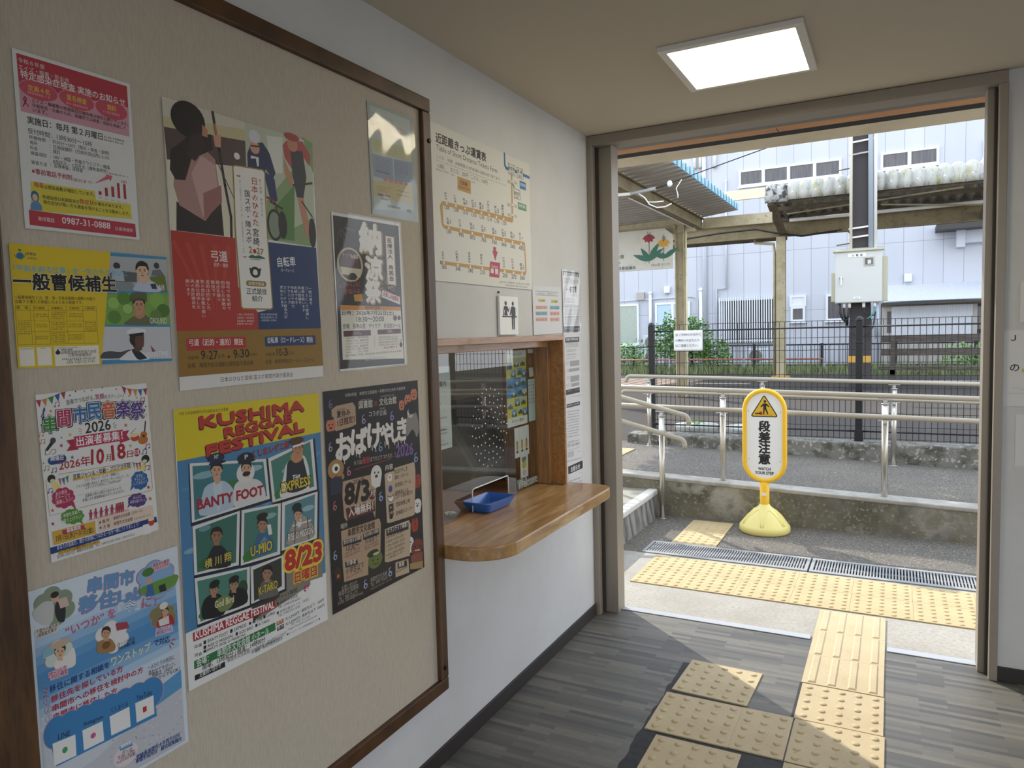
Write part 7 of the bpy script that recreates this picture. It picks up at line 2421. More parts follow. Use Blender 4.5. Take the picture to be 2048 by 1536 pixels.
rail('n', 'long double handrail standing on the front concrete wall', 5.68, None, lambda x: 1.013-.0219*(x+.696)-.0, [[(x, 5.68, 1.013-.0219*(x+.696)) for x in (-2.5, 4)], [(x, 5.645, .868-.0222*(x+.7)) for x in (-2.5, 4)]], (-.92, .205, 1.316, 2.43, 3.54), lambda x: rz(x)-.003, (.2, 5.68, .3))
FY = 7.02; fz = lambda x: .99-.0192*(x+1.02)+.025
def bend(x, y, z, r=.045, s=-1): return [(x+s*r*math.sin(math.radians(a)), y, z-r+r*math.cos(math.radians(a))) for a in (0, 22, 45, 68, 90)]+[(x+s*r, y, z-r-.02)]
rail('f', 'double handrail along the mesh fence at the back of the ramp', FY, None, fz, [[(4, FY, fz(4))]+[(-.96, FY, fz(-.96))]+bend(-.98, FY, fz(-.98)), [(4, FY-.037, fz(4)-.147), (-1.0, FY-.037, fz(-1)-.147)]+bend(-1.02, FY-.037, fz(-1)-.147)], (-.79, .29, 1.372, 2.45, 3.53), lambda x: rz(x)-.006, (.3, FY, .3))
sz = lambda x: .969-.263*(x+.64)
s_r = [[(-1.6, 5.5, sz(-1.6)), (-.08, 5.5, sz(-.08))]+[(-.06+.045*math.sin(math.radians(a)), 5.5, sz(-.06)-.05+.05*math.cos(math.radians(a))) for a in (15, 40, 65, 90)]+[(-.015, 5.5, sz(-.06)-.08)]]
s_r.append([(p[0]-.022, 5.463, p[2]-.178) for p in s_r[0]])
rail('s', 'short sloping handrail beside the broad step at the left', 5.5, None, lambda x: sz(x)-.0, s_r, (-.225, -1.4), lambda x: -.003 if x > -.3 else .197, (-.225, 5.5, -.003))
# ------------------------------------------------------------------ black mesh fence on the kerb
fe = thing('mesh_fence', 'black welded mesh fence standing on the concrete kerb', 'fence', (1.09, 7.26, .415))
for x in (-.83, 1.09, 3.01): MB().box(x-.03, 7.235, .40, x+.03, 7.29, 1.51).lathe([(.034, 0), (.034, .012), (.02, .03), (0, .036)], (x, 7.2625, 1.51), 12).box(x-.034, 7.232, 1.3, x+.034, 7.293, 1.32).box(x-.036, 7.23, .40, x+.036, 7.295, .52).build('fence_post', 'black_metal', fe, .006)
for x0, x1 in ((-.80, 1.06), (1.12, 2.98)):
    m_ = MB(); x = x0+.02
    while x < x1: m_.tube([(x, 7.262, .43), (x, 7.262, 1.515)], .0029, 5, caps=False); x += .0475
    for z in (1.513, 1.36, 1.245, 1.13, 1.015, .90, .785, .67, .55, .44):
        m_.tube([(x0+(x1-x0)*k/8, 7.258+(.004 if z in (1.13, .785) and k % 2 else 0), z+(.002 if k % 2 else 0)) for k in range(9)], .0027, 5, caps=False)
    for z in (1.452, .505): m_.tube([(x0-.01, 7.255, z), (x1+.01, 7.255, z)], .0075, 8)
    m_.build('mesh_panel', 'black_metal', fe)
fn = MB().sheet(lambda u, v: (-.595+.288*u, 7.245+.003*math.sin(u*9)*math.sin(v*5), 1.458-.205*v), 16, 10).build('notice', 'paper_white', solid=.0006); tag(fn, 'white three line notice hung on the black mesh fence', 'notice')
a_, l_ = print_items([['T', 'JR ご利用の方以外で', 18, 58, 272, 58, 27, '3A3A3E', 0], ['T', 'の構内への立ち入り', 18, 112, 252, 112, 27, '3A3A3E', 0], ['T', 'はご遠慮ください。', 18, 164, 246, 164, 27, '3A3A3E', 0], *[['E', '3A3A3C', x, y, 2.5, 2.5, 0] for x in (12, 105, 182, 276) for y in (8, 197)]], fn, U=.001, z0=.0005, names=('artwork', 'lettering'))
for q in (a_, l_): q.data.transform(Matrix(((1, 0, 0, -.595), (0, 0, -1, 7.2405), (0, 1, 0, 1.458), (0, 0, 0, 1))))
# planters behind the fence
for i, (x, y, lab) in enumerate(((-.56, 8.02, 'round pale concrete planter behind the fence with a sprouting weed'), (.0, 8.0, 'round pale concrete planter behind the fence, partly hidden by the caution sign'))):
    pl = thing('planter', lab, 'planter', (x, y, .2), 'planters behind the fence')
    MB().lathe([(0, 0), (.15, 0), (.17, .03), (.235, .19), (.24, .215), (.20, .215), (.18, .19), (0, .19)], (x, y, .2), 28).build('bowl', 'pot_concrete', pl); MB().lathe([(0, .2), (.19, .2)], (x, y, .2), 24).build('soil', 'pot_concrete', pl)
    if i == 0:
        m_ = MB()
        for k in range(9): a = k*.7; m_.add([(x, y, .4), (x+.05*math.cos(a), y+.05*math.sin(a), .46), (x+.09*math.cos(a), y+.09*math.sin(a), .44+.01*(k % 3)), (x+.045*math.cos(a+.3), y+.045*math.sin(a+.3), .44)], [(0, 1, 2, 3)])
        m_.build('weed', 'leaf_green', pl)
# ------------------------------------------------------------------ walkway canopy running away on the left
ca = thing('walkway_canopy', 'cream steel walkway canopy with a blue edged folded roof at the left', 'canopy', (-2.2, 13.6, .2))
def fold(x0, x1, za, zb, y0, y1, pitch, dep, nm, mat, solid=.004):
    m = MB(); ys = []; y = y0
    while y <= y1: ys += [(y, 0), (y+pitch*.52, 0), (y+pitch*.64, dep), (y+pitch*.88, dep)]; y += pitch
    o = [(x, yy, z+d) for yy, d in ys for x, z in ((x0, za), (x1, zb))]
    return m.add(o, [(2*i, 2*i+1, 2*i+3, 2*i+2) for i in range(len(ys)-1)]).build(nm, mat, ca, solid=solid)
fold(-1.80, -1.165, 3.53, 3.60, 8.25, 13.75, .225, .105, 'roof_sheet', 'roof_sheet'); fold(-3.9, -1.86, 3.46, 3.53, 8.25, 13.75, .225, .105, 'roof_sheet', 'roof_sheet')
fold(-1.17, -1.15, 3.60, 3.602, 8.25, 13.75, .225, .108, 'roof_edge', 'blue_edge', .012)
MB().box(-1.94, 8.2, 3.33, -1.80, 14.0, 3.345).box(-1.94, 8.2, 3.515, -1.80, 14.0, 3.53).box(-1.88, 8.2, 3.345, -1.86, 14.0, 3.515).build('beam', 'beam_shaded', ca); MB().box(-4.2, 13.52, 3.40, -1.9, 13.68, 3.55).box(-4.2, 13.56, 3.26, -1.9, 13.64, 3.40).build('beam', 'cream_paint', ca); MB().box(-1.82, 13.9, 3.34, -.6, 14.0, 3.53).build('beam', 'cream_paint', ca)
MB().box(-2.26, 13.52, .2, -2.24, 13.68, 3.42).box(-2.10, 13.52, .2, -2.08, 13.68, 3.42).box(-2.24, 13.59, .2, -2.10, 13.61, 3.42).build('post', 'cream_paint', ca); MB().tube([(-2.06, 13.56, .3), (-2.06, 13.56, 3.3)], .02, 8).build('conduit', 'cream_light', ca)
MB().tube([(-1.95, 10.0, 3.34), (-1.95, 13.9, 3.335)], .018, 8).build('conduit', 'white_plastic', ca)
fb = tag(MB().prism([(-5.2, 2.60), (-2.27, 2.60), (-2.27, 3.22), (-2.42, 3.345), (-5.2, 3.345)], 'y', 13.42, 13.46).build('station_sign', mk('sign_board_white', 'C9C6B8', .6, noise=[(6, .5, .75, 'BAB6A4')]).name), 'white sign board with red and yellow flowers painted under the canopy', 'sign')
def leafp(x, y, L, w, a, c, bend=.2):
    P = []
    for s_ in (1, -1):
        for t in (range(0, 9) if s_ > 0 else range(8, -1, -1)):
            q = t/8; u = L*q; v = s_*w*math.sin(math.pi*q**.8)+bend*L*q*q; P += [x+u*math.cos(a)-v*math.sin(a), y-u*math.sin(a)-v*math.cos(a)]
    return ['G', c, P]
FX, FZ = -3.6, 3.345
def fxy(x, z): return ((x-FX)*1000, (FZ-z)*1000)
it = []
for sx_, sz_, c, ang in ((-2.72, 2.72, '2F6A54', ((115, .30), (150, .34), (45, .36), (65, .42))), (-2.44, 2.75, '2F6A54', ((140, .30), (40, .34), (95, .12)))):
    x, y = fxy(sx_, sz_)
    it.append(['L', '5A6A4C', 14, [x, y, x+8, y-480]])
    for a, L in ang: it.append(leafp(x, y-40, L*1000, 48, math.radians(a), c, .12 if a > 90 else -.12))
for px, pz, c, cs_ in ((-2.72, 3.17, 'A01F34', '8A1A2E'), (-2.44, 3.06, 'D8A02C', 'BC8420')):
    x, y = fxy(px, pz)
    for a in (200, 235, 270, 305, 340): it.append(leafp(x, y-50, 130, 38, math.radians(a), c if a % 70 else cs_, 0))
    it.append(['E', c, x, y-40, 70, 45, 0]); it += [['L', '5A3C30', 9, [x, y-40, x-22, y-140]], ['L', '5A3C30', 9, [x, y-40, x+38, y-130]]]
for t, x0, x1, z, h in (('ます', -3.56, -3.45, 2.955, 62), ('すてきな旅', -3.60, -3.21, 2.845, 70), ('ください', -3.60, -3.29, 2.73, 66)):
    a = fxy(x0, z); b = fxy(x1, z); it.append(['T', t, a[0], a[1], b[0], b[1], h, '2A2826', 1])
a = fxy(-3.62, 2.63); b = fxy(-2.98, 2.63); it.append(['T', '日南線利用促進協議会', a[0]-70, a[1], b[0], b[1], 62, '2C4868', 1]); a = fxy(-2.68, 2.655); b = fxy(-2.32, 2.655); it.append(['T', '（市の花 カンナ）', a[0], a[1], b[0], b[1], 52, '4A4640', 0])
a_, l_ = print_items(it, fb, U=.001, z0=.001, mat='sign_ink', names=('flower_painting', 'lettering'), dz=.0008)
for q in (a_, l_): q.data.transform(Matrix(((1, 0, 0, FX), (0, 0, -1, 13.419), (0, 1, 0, FZ), (0, 0, 0, 1))))
# overhead cable with insulator
wr = thing('overhead_cable', 'thin overhead cable with a white insulator crossing in front of the canopies', 'cable', (-1.41, 9.0, 3.2))
MB().tube([(-3.6, 9, 3.17), (-1.9, 9, 3.205), (-1.6, 9, 3.195)], .022, 8).build('conduit', 'conduit_cream', wr); MB().tube([(-1.6, 9, 3.2), (-1.28, 9, 3.225)], .024, 8).build('clamp', 'zinc', wr)
MB().tube([(-1.28, 9, 3.225), (-1.11, 9, 3.265), (-.72, 9.0, 3.36), (.11, 9.4, 3.66), (3, 11, 4.7)], .006, 6).build('wire', 'cable_black', wr); MB().ell((-1.10, 9, 3.265), .035, .035, .04, 12).build('insulator', 'white_plastic', wr)
MB().tube([(-1.5, 9, 3.19), (-1.42, 9, 3.13), (-1.36, 9, 3.04), (-1.26, 9, 2.99), (-1.16, 9, 2.99), (-1.08, 9, 3.02)], .008, 6).tube([(-1.38, 9, 3.07), (-1.28, 9, 3.06), (-1.18, 9, 3.06)], .007, 6).tube([(-.95, 9, 3.30), (-1.02, 9, 3.2), (-1.0, 9, 3.12), (-1.0, 9, 3.08)], .006, 6).build('loop_wire', 'white_plastic', wr)
# ------------------------------------------------------------------ platform canopy running across
pcn = thing('platform_canopy', 'old platform canopy with scalloped pale roof sheets on brown steel arms', 'canopy', (-.97, 18, .2))
def wave(prof, x0, x1, pitch, amp, nm, mat):
    L = [0]
    for p, q in zip(prof, prof[1:]): L.append(L[-1]+math.hypot(q[0]-p[0], q[1]-p[1]))
    nrm = []
    for i in range(len(prof)):
        a, b = prof[max(i-1, 0)], prof[min(i+1, len(prof)-1)]; d = math.hypot(b[0]-a[0], b[1]-a[1]); nrm.append((-(b[1]-a[1])/d, (b[0]-a[0])/d))
    n = int((x1-x0)/pitch*10); o = []
    for i in range(n+1):
        x = x0+(x1-x0)*i/n; h = amp*(abs(math.sin(math.pi*(x-x0)/pitch))**.8*2-1)
        for p, q in zip(prof, nrm): o.append((x, p[0]+q[0]*h, p[1]+q[1]*h))
    k = len(prof); return MB().add(o, [(i*k+j, (i+1)*k+j, (i+1)*k+j+1, i*k+j+1) for i in range(n) for j in range(k-1)], 0, True).build(nm, mat, pcn, solid=.008)
PF = [(16.0, 4.05), (15.99, 4.18), (16.0, 4.29), (16.04, 4.37), (16.12, 4.42), (16.25, 4.42), (17.0, 4.22), (17.9, 3.98)]
wave(PF, -.60, 4.8, .222, .034, 'roof_sheet', 'asbestos'); e_ = wave([(a-.012, b-.03) for a, b in PF], -1.03, -.585, .222, .034, 'roof_sheet', 'asbestos_old'); e_['label'] = 'mossy stained end sheet'
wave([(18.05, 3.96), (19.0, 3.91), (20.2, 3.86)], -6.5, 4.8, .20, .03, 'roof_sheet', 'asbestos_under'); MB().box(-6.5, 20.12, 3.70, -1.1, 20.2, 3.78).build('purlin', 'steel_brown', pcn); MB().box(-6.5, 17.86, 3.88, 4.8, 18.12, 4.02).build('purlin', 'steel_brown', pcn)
m_ = MB()
for x in [(-.6+.444*k) for k in range(12)]: m_.ell((x+.11, 15.955, 4.19), .018, .012, .018, 8)
m_.build('roof_screws', 'white_plastic', pcn)
MB().box(-6.5, 17.93, 3.54, 4.8, 18.07, 3.565).box(-6.5, 17.93, 3.87, 4.8, 18.07, 3.895).box(-6.5, 17.99, 3.565, 4.8, 18.01, 3.87).build('beam', 'beam_shaded', pcn)
MB().box(-1.07, 17.93, .2, -.87, 17.945, 3.54).box(-1.07, 18.055, .2, -.87, 18.07, 3.54).box(-.985, 17.945, .2, -.955, 18.055, 3.54).build('post', 'cream_paint', pcn); MB().box(-1.16, 17.85, .2, -.78, 18.15, .32).build('post_foot', 'post_yellow', pcn)
for x in (-.93, 2.98): MB().bar((x, 17.95, 3.62), (x, 16.12, 4.06), .13, .14).build('arm', 'steel_brown', pcn)
for y, z in ((16.15, 4.02), (16.9, 3.98)): MB().box(-.9, y, z, 4.8, y+.07, z+.08).build('purlin', 'steel_brown', pcn)
MB().bar((-.75, 17.3, 3.95), (2.5, 16.3, 4.0), .03, .03).bar((1.1, 17.2, 3.95), (2.95, 17.7, 3.82), .03, .03).build('brace', 'cream_paint', pcn)
MB().tube([(-.75, 17.7, 3.86), (4.8, 17.7, 3.90)], .04, 10).build('gutter_pipe', 'white_plastic', pcn); MB().box(-2.6, 16.0, 4.15, -1.02, 16.06, 4.355).build('fascia', 'cream_light', pcn)
MB().tube([(-3.5, 17.8, 3.62), (-2.3, 17.8, 3.72), (-1.5, 17.8, 3.74), (-1.0, 17.8, 3.60), (-.5, 17.8, 3.50), (.1, 17.85, 3.55), (.42, 18.1, 3.6), (.5, 18.2, 3.48)], .022, 8).build('cable', 'cable_black', pcn); MB().tube([(-1.6, 18.3, 3.62), (-1.6, 18.3, 3.48), (-1.15, 18.1, 3.4), (-1.12, 18.05, 3.2), (-1.12, 18.05, .3)], .035, 8).build('downpipe', 'cream_paint', pcn)
# ------------------------------------------------------------------ utility pole and distribution box
up = thing('utility_pole', 'dark square utility pole with cream and grey conduits strapped to it', 'pole', (.68, 18.5, .2))
m_ = MB(); o = []
for z, h in ((.2, .235), (9.5, .13)): o += [(.68-h, 18.5-h, z), (.68+h, 18.5-h, z), (.68+h, 18.5+h, z), (.68-h, 18.5+h, z)]
m_.add(o, [(3, 2, 1, 0), (4, 5, 6, 7), (0, 1, 5, 4), (1, 2, 6, 5), (2, 3, 7, 6), (3, 0, 4, 7)]).build('pole_shaft', 'pole_dark', up, .02)
MB().box(.44, 18.262, .60, .92, 18.3, .76).build('yellow_band', 'post_yellow', up)
MB().tube([(.49, 18.2, 3.15), (.475, 18.25, 9)], .032, 10).build('conduit', 'conduit_cream', up); MB().tube([(.90, 18.22, 3.15), (.85, 18.3, 9)], .058, 12).build('conduit', 'conduit_grey', up); MB().tube([(.985, 18.2, 3.15), (.95, 18.25, 9)], .034, 10).build('conduit', 'white_plastic', up)
for z, a in ((3.42, 'white_plastic'), (3.62, 'white_plastic'), (5.25, 'zinc'), (5.52, 'white_plastic')): MB().bar((.44, 18.24, z), (.98, 18.24, z+.04), .03, .035).build('strap', a, up)
for z in (5.0, 3.32): MB().tube([(.5, 18.4, z), (.18, 18.4, z-.03)], .015, 8).build('step_bolt', 'steel_brown', up)
db = thing('distribution_box', 'large light grey electrical box mounted on the dark utility pole', 'electrical box', (.65, 18.1, 1.96))
cbox('box_body', 'box_grey', .178, 18.06, 1.96, 1.125, 18.26, 3.12, db, .006); MB().add([(.13, 18.0, 3.125), (1.16, 18.0, 3.125), (1.16, 18.28, 3.19), (.13, 18.28, 3.19), (.13, 18.0, 3.10), (1.16, 18.0, 3.10), (1.16, 18.28, 3.10), (.13, 18.28, 3.10)], [(0, 1, 2, 3), (7, 6, 5, 4), (4, 5, 1, 0), (5, 6, 2, 1), (6, 7, 3, 2), (7, 4, 0, 3)]).build('box_roof', 'box_side', db)
dr = cbox('box_door', 'box_grey', .19, 18.045, 1.975, 1.115, 18.06, 3.09, db, .004)
MB().lathe([(0, 0), (.036, 0), (.036, .02), (0, .02)], (0, 0, 0), 14).build('handle_rose', 'bracket', dr).data.transform(Matrix.Translation((.30, 18.045, 2.53)) @ Matrix.Rotation(math.radians(90), 4, 'X')); MB().bar((.30, 18.018, 2.55), (.305, 18.012, 2.36), .028, .02).build('handle', 'bracket', dr)
MB().box(.76, 18.03, 2.76, .97, 18.046, 2.96).build('meter_frame', 'box_side', dr, .004); MB().box(.785, 18.024, 2.79, .945, 18.031, 2.935).build('meter_pane', 'window_dark', dr); MB().box(.835, 18.018, 2.80, .905, 18.026, 2.89).build('meter', 'bracket', dr, .004)
lp = MB().box(.44, 18.036, 2.965, .80, 18.046, 3.05).build('label_plate', 'white_plastic', dr); mp_ = MB().box(.56, 18.036, 2.04, .70, 18.046, 2.085).build('maker_plate', 'white_plastic', dr)
for par, its, x, z in ((lp, [['T', '分', 75, 68, 125, 68, 50, '3A3A3C', 1], ['T', '電', 160, 68, 210, 68, 50, '3A3A3C', 1], ['T', '盤', 245, 68, 295, 68, 50, '3A3A3C', 1]], .44, 3.05), (mp_, [['D', '3A3A3C', 25, 32, 115, 32, 20]], .56, 2.085)):
    for q in print_items(its, par, U=.001, z0=.001, mat='sign_ink'):
        if q: q.parent = dr; q.data.transform(Matrix(((1, 0, 0, x), (0, 0, -1, 18.0355), (0, 1, 0, z), (0, 0, 0, 1))))
cbox('side_box', 'box_side', .085, 18.2, 2.0, .2, 18.36, 2.66, db, .004); cbox('side_box', 'box_side', 1.10, 18.16, 1.98, 1.235, 18.36, 2.96, db, .004)
m_ = MB()
for x in (.36, .47, .76, .98): m_.tube([(x, 18.15, 1.85), (x, 18.15, 1.96)], .032, 10)
m_.build('cable_gland', 'white_plastic', db)
m_ = MB().tube([(.27, 18.1, 1.96), (.28, 18.1, 1.75), (.34, 18.1, 1.6), (.42, 18.15, 1.52)], .028, 8).tube([(.36, 18.1, 1.85), (.37, 18.1, 1.7), (.42, 18.15, 1.5)], .025, 8).tube([(.47, 18.1, 1.85), (.44, 18.12, 1.65), (.42, 18.15, 1.45)], .025, 8).tube([(.76, 18.1, 1.85), (.80, 18.1, 1.7), (.9, 18.1, 1.66), (1.0, 18.1, 1.68)], .016, 8).tube([(.46, 18.15, 1.45), (.52, 18.1, 1.28), (.66, 18.05, 1.2), (.82, 18.05, 1.24), (.95, 18.1, 1.4), (1.0, 18.1, 1.75)], .014, 8)
m_.build('cable', 'cable_black', db); MB().tube([(.98, 18.1, 1.85), (.96, 18.08, 1.72), (.88, 18.06, 1.62), (.84, 18.05, 1.6)], .014, 8).build('cable', 'cable_green', db); MB().tube([(1.02, 18.2, 1.95), (1.03, 18.2, 1.15)], .05, 10).build('conduit', 'conduit_grey', db)
# both stand just in front of the platform canopy, a little smaller than drawn above
SETM = Matrix.Translation((0.2076, 0, 0.2234)) @ Matrix.Scale(.848, 4)
for root in (up, db):
    seen = set()
    for q in [root, *root.children_recursive]:
        if q.type == 'MESH' and q.data.name not in seen: seen.add(q.data.name); q.data.transform(SETM)
MB().box(.59, 15.52, .2, .98, 15.86, .45).build('pole_foot', 'pole_dark', up)
# ------------------------------------------------------------------ bench, rails and low fence
bn = thing('bench', 'weathered dark wooden platform bench behind the mesh fence', 'bench', (2.3, 16.9, .2))
for nm, a in (('back_plank', (1.12, 17.02, 1.085, 3.6, 17.06, 1.23)), ('back_plank', (1.12, 17.0, .81, 3.6, 17.04, .945)), ('seat_plank', (1.08, 16.62, .53, 3.6, 16.78, .60)), ('seat_plank', (1.08, 16.8, .535, 3.6, 16.96, .60))): cbox(nm, 'bench_wood', *a, bn, .01)
for x in (1.3, 3.3): MB().box(x, 16.97, .2, x+.09, 17.03, 1.2).build('back_post', 'bench_wood', bn); MB().box(x, 16.64, .2, x+.09, 16.72, .53).box(x, 16.64, .42, x+.09, 17.0, .53).build('leg', 'bench_wood', bn)
pr = thing('pipe_rail', 'low rail with a reddish brown pipe on grey posts in front of the bushes', 'rail', (-3, 21, .2)); MB().tube([(-9, 21, .585), (-.30, 21, .585)], .025, 8).build('pipe', 'brown_rail', pr)
for x in (-8.5, -6.4, -4.44, -2.35, -.28): MB().tube([(x, 21, .2), (x, 21, .6)], .04, 10).build('post', 'zinc', pr)
bf = thing('picket_fence', 'low black picket fence along the foot of the white building', 'fence', (-2, 23, .2))
for x0 in [-10+1.9*k for k in range(9)]:
    m_ = MB().box(x0+.05, 22.98, .90, x0+1.9, 23.01, .94).box(x0+.05, 22.98, .30, x0+1.9, 23.01, .33); x = x0+.1
    while x < x0+1.88: m_.box(x, 22.988, .33, x+.014, 23.002, .90); x += .115
    m_.build('fence_panel', 'black_metal', bf); MB().box(x0-.03, 22.96, .2, x0+.05, 23.03, .96).build('fence_post', 'black_metal', bf)
# ------------------------------------------------------------------ bushes and grass
def bush(lab, c, r, n, ls, dark, seed):
    g = thing('bush', lab, 'bush', (c[0], c[1], .2)); rnd = random.Random(seed); ms = [MB(), MB()]
    for k in range(n):
        a = rnd.uniform(0, 6.28); e = rnd.uniform(-.5, 1); q = rnd.uniform(.55, 1)**.5; lob = 1+.22*math.sin(3*a+seed)+.18*math.sin(5*a+7*e)
        p = Vector((c[0]+r[0]*q*lob*math.cos(a)*math.sqrt(max(0, 1-e*e*.8)), c[1]+r[1]*q*math.sin(a)*math.sqrt(max(0, 1-e*e*.8)), c[2]+r[2]*q*e*lob))
        if p.z < .2: p.z = .2+rnd.uniform(0, .1)
        d = Vector((rnd.gauss(0, 1), rnd.gauss(0, 1), rnd.gauss(.2, .6))).normalized(); s_ = d.cross(Vector((rnd.gauss(0, 1), rnd.gauss(0, 1), 1))).normalized(); L = ls*rnd.uniform(.7, 1.3)
        ms[k % 2].add([p, p+d*L*.5+s_*L*.3, p+d*L, p+d*L*.5-s_*L*.3], [(0, 1, 2, 3)])
    ms[0].build('foliage', 'leaf_green', g); ms[1].build('foliage', dark, g)
    m = MB()
    for k in range(5): a = k*1.25; m.tube([(c[0]+.05*math.cos(a), c[1]+.05*math.sin(a), .2), (c[0]+r[0]*.5*math.cos(a), c[1]+r[1]*.5*math.sin(a), c[2]+r[2]*.4)], .018, 6, r1=.006)
    m.build('stems', 'bench_wood', g)
bush('tall bright green bush behind the fence notice and the cream post', (-4.45, 22.4, .95), (.82, .6, .85), 2600, .10, 'leaf_dark', 3)
bush('lower leafy bush at the right of the tall bush', (-3.5, 22.5, .62), (.5, .4, .5), 900, .09, 'leaf_dark', 5)
bush('sparse climbing bush at the far left below the blinds window', (-6.6, 22.5, .6), (1.1, .4, .5), 1200, .09, 'leaf_green', 8)
bush('small green bush behind the right end of the bench', (3.3, 21.8, .55), (.7, .4, .35), 900, .08, 'leaf_green', 11)
gr = MB(); rnd = random.Random(9)
for k in range(9000):
    x = rnd.uniform(-9.5, 4.5); y = rnd.uniform(20.2, 23.8); h = rnd.uniform(.06, .30)*(1.15 if y < 22 else .8); a = rnd.uniform(0, 6.28); b_ = rnd.uniform(.02, .14); wd = .012
    if -1.5 < x < .9 and y < 21.5 and rnd.random() < .6: continue
    gr.add([(x-wd*math.cos(a), y-wd*math.sin(a), .2), (x+wd*math.cos(a), y+wd*math.sin(a), .2), (x+b_*math.sin(a), y-b_*math.cos(a), .2+h)], [(0, 1, 2)])
tag(gr.build('grass', 'grass_green'), 'strip of uncut grass and weeds along the far fences', 'grass', kind='stuff')
struct(MB().box(-14, 20.1, .1, 12, 25.9, .203).build('ground_verge', 'soil'))
# ------------------------------------------------------------------ white building at the back
BY = 26.0
bd = thing('building', 'long two storey building with white panel walls behind the station yard', 'building', (-1, 26, .2))
MB().box(-13, BY, .2, 9, 34, 10.5).build('wall', 'building_panel', bd)
def window(x0, x1, z0, z1, n, pane, y=BY, sill=True):
    f = MB(); y0 = y-.07
    f.box(x0, y0, z1-.07, x1, y, z1).box(x0, y0, z0, x1, y, z0+.07).box(x0, y0, z0+.07, x0+.07, y, z1-.07).box(x1-.07, y0, z0+.07, x1, y, z1-.07)
    if sill: f.box(x0-.03, y-.12, z0-.05, x1+.03, y, z0)
    for k in range(1, n): xx = x0+(x1-x0)*k/n; f.box(xx-.05, y0, z0+.07, xx+.05, y, z1-.07)
    fr = f.build('window', 'alu_white', bd)
    for k in range(n): a = x0+(x1-x0)*k/n; MB().box(a+.04, y-.045, z0+.05, x0+(x1-x0)*(k+1)/n-.04, y-.005, z1-.05).build('pane', pane, fr)
window(-3.36, -.17, 6.24, 6.80, 4, 'window_dark'); window(.95, 2.53, 6.27, 6.80, 2, 'window_dark'); window(3.66, 5.2, 6.28, 6.81, 2, 'window_dark'); window(-8.6, -6.95, .93, 2.44, 2, 'window_blind'); window(-6.33, -5.06, .93, 2.44, 2, 'window_blue')
window(-1.70, -1.25, 1.62, 2.12, 1, 'window_dark'); window(-.62, .25, 1.62, 2.48, 1, 'window_dark'); window(-1.73, -1.22, 2.12, 2.49, 1, 'alu_white', sill=False)
m_ = MB(); x = -4.03
while x < -2.15: m_.box(x, BY-.16, .95, x+.035, BY-.12, 2.52); x += .078
m_.box(-4.06, BY-.12, 2.40, -2.15, BY, 2.44).box(-4.06, BY-.12, 1.0, -2.15, BY, 1.04).build('window_bars', 'alu_white', bd); MB().box(-3.9, BY-.04, .95, -2.25, BY-.001, 2.42).build('pane', 'window_dark', bd)
MB().tube([(-4.53, BY-.07, .3), (-4.53, BY-.07, 10.4)], .075, 12).build('downpipe', 'building_white', bd)
for x, z0, z1, r in ((-6.5, 1.0, 2.80, .06), (-4.67, .5, 2.83, .07), (-3.79, 2.85, 6.5, .03)): MB().tube([(x, BY-.08, z0), (x, BY-.08, z1)], r, 10).ell((x, BY-.08, z1), r*1.3, r*1.3, r*1.2, 10).build('pipe', 'alu_white', bd)
MB().tube([(-3.79, BY-.06, 2.85), (-4.13, BY-.06, 2.84), (-4.13, BY-.06, .5)], .028, 8).tube([(-8.5, BY-.05, 2.54), (-6.9, BY-.05, 2.58), (-5.0, BY-.05, 2.62), (-4.8, BY-.05, 2.55), (-4.8, BY-.05, 1.0)], .02, 8).build('conduit', 'building_white', bd); cbox('junction_box', 'door_grey', -7.0, BY-.14, 2.58, -6.72, BY, 2.85, bd)
for x, z in ((-4.84, 7.25), (-4.65, 7.25), (-4.15, 7.2)): MB().tube([(x, BY-.1, z-.15), (x, BY-.1, z+.8)], .05, 10).build('vent_pipe', 'white_plastic', bd); MB().tube([(x, BY-.1, z-.22), (x, BY-.1, z-.13)], .065, 10).build('vent_cap', 'door_grey', bd)
for x, z in ((-5.88, 2.89), (1.74, 2.88)): MB().box(x-.11, BY-.13, z-.13, x+.11, BY, z+.13).build('vent_hood', 'alu_white', bd, .04, 3)
MB().box(2.45, BY-.9, 4.20, 6, BY, 4.36).build('rear_gutter', 'gutter_dark', bd); MB().box(3.0, BY-.35, 3.70, 3.22, BY, 4.22).box(3.22, BY-.25, 3.82, 6, BY, 4.2).build('duct', 'building_white', bd, .01)
ln = thing('lean_to', 'white corrugated lean to shed at the foot of the white building', 'shed', (2.4, 25, .2))
m_ = MB(); n = 150
o = [(1.08+2.95*i/n, y, z+(.012 if i % 2 else 0)) for i in range(n+1) for y, z in ((24.5, 2.12), (26.0, 2.66))]; m_.add(o, [(2*i, 2*i+2, 2*i+3, 2*i+1) for i in range(n)]).build('shed_roof', 'corrugated_white', ln, solid=.01)
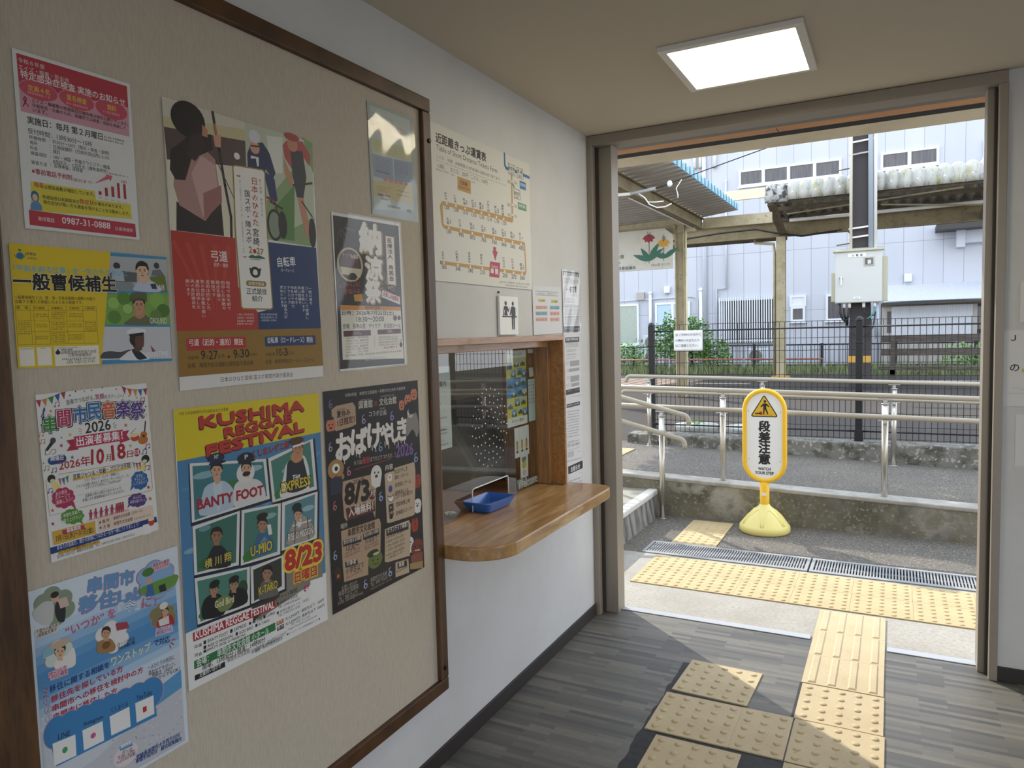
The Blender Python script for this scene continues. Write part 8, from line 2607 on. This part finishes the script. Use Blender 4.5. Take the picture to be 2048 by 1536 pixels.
cbox('gutter', 'gutter_dark', 1.05, 24.42, 2.02, 4.05, 24.52, 2.09, ln); cbox('shed_frame', 'steel_brown', 1.05, 24.75, 1.98, 4.05, 24.85, 2.05, ln); cbox('shed_back', 'office_dark', 1.0, 25.3, .2, 4.05, 25.4, 2.1, ln)
m_ = MB(); n = 110; o = [(1.30+2.08*i/n, 24.8-(.012 if i % 2 else 0), z) for i in range(n+1) for z in (1.0, 1.98)]; m_.add(o, [(2*i, 2*i+2, 2*i+3, 2*i+1) for i in range(n)]).build('wall_sheet', 'corrugated_white', ln, solid=.008)
m_ = MB(); o = [(1.30+2.6*i/60, 24.84, z) for i in range(61) for z in (.25, .95)]; m_.add(o, [(2*i, 2*i+2, 2*i+3, 2*i+1) for i in range(60)]).build('wall_sheet', 'door_grey', ln, solid=.008)
cbox('door', 'door_grey', 1.03, 24.82, .2, 1.30, 24.87, 1.98, ln); cbox('door_pane', 'window_dark', 1.18, 24.80, 1.2, 1.30, 24.82, 1.84, ln); cbox('window_panel', 'window_dark', 3.48, 24.86, 1.25, 3.95, 24.9, 1.9, ln); cbox('shed_post', 'door_grey', 3.38, 24.78, .2, 3.48, 24.88, 2.0, ln)
for i, (x, z, lab) in enumerate(((-6.57, .78, 'air conditioner unit, upper of two stacked beside the blinds window'), (-6.57, .26, 'air conditioner unit, lower of two stacked beside the blinds window'), (-7.95, .26, 'air conditioner unit behind the low fence at the far left'), (-3.0, .26, 'air conditioner unit behind the low fence near the barred window'))):
    ac = thing('air_conditioner', lab, 'air conditioner', (x, 25.3, z), 'outdoor air conditioner units'); cbox('ac_body', 'building_white', x, 25.15, z, x+.75, 25.45, z+.50, ac, .015)
    m_ = MB()
    for r in (.06, .1, .14, .18, .21): m_.tube([(x+.3+r*math.cos(k*.314), 25.14, z+.25+r*math.sin(k*.314)) for k in range(21)], .006, 5)
    m_.build('fan_grille', 'door_grey', ac); MB().prism([(x+.3+.21*math.cos(k*.314), z+.25+.21*math.sin(k*.314)) for k in range(20)], 'y', 25.144, 25.152).build('fan_opening', 'office_grey', ac)
bpy.data.objects.remove(TO)
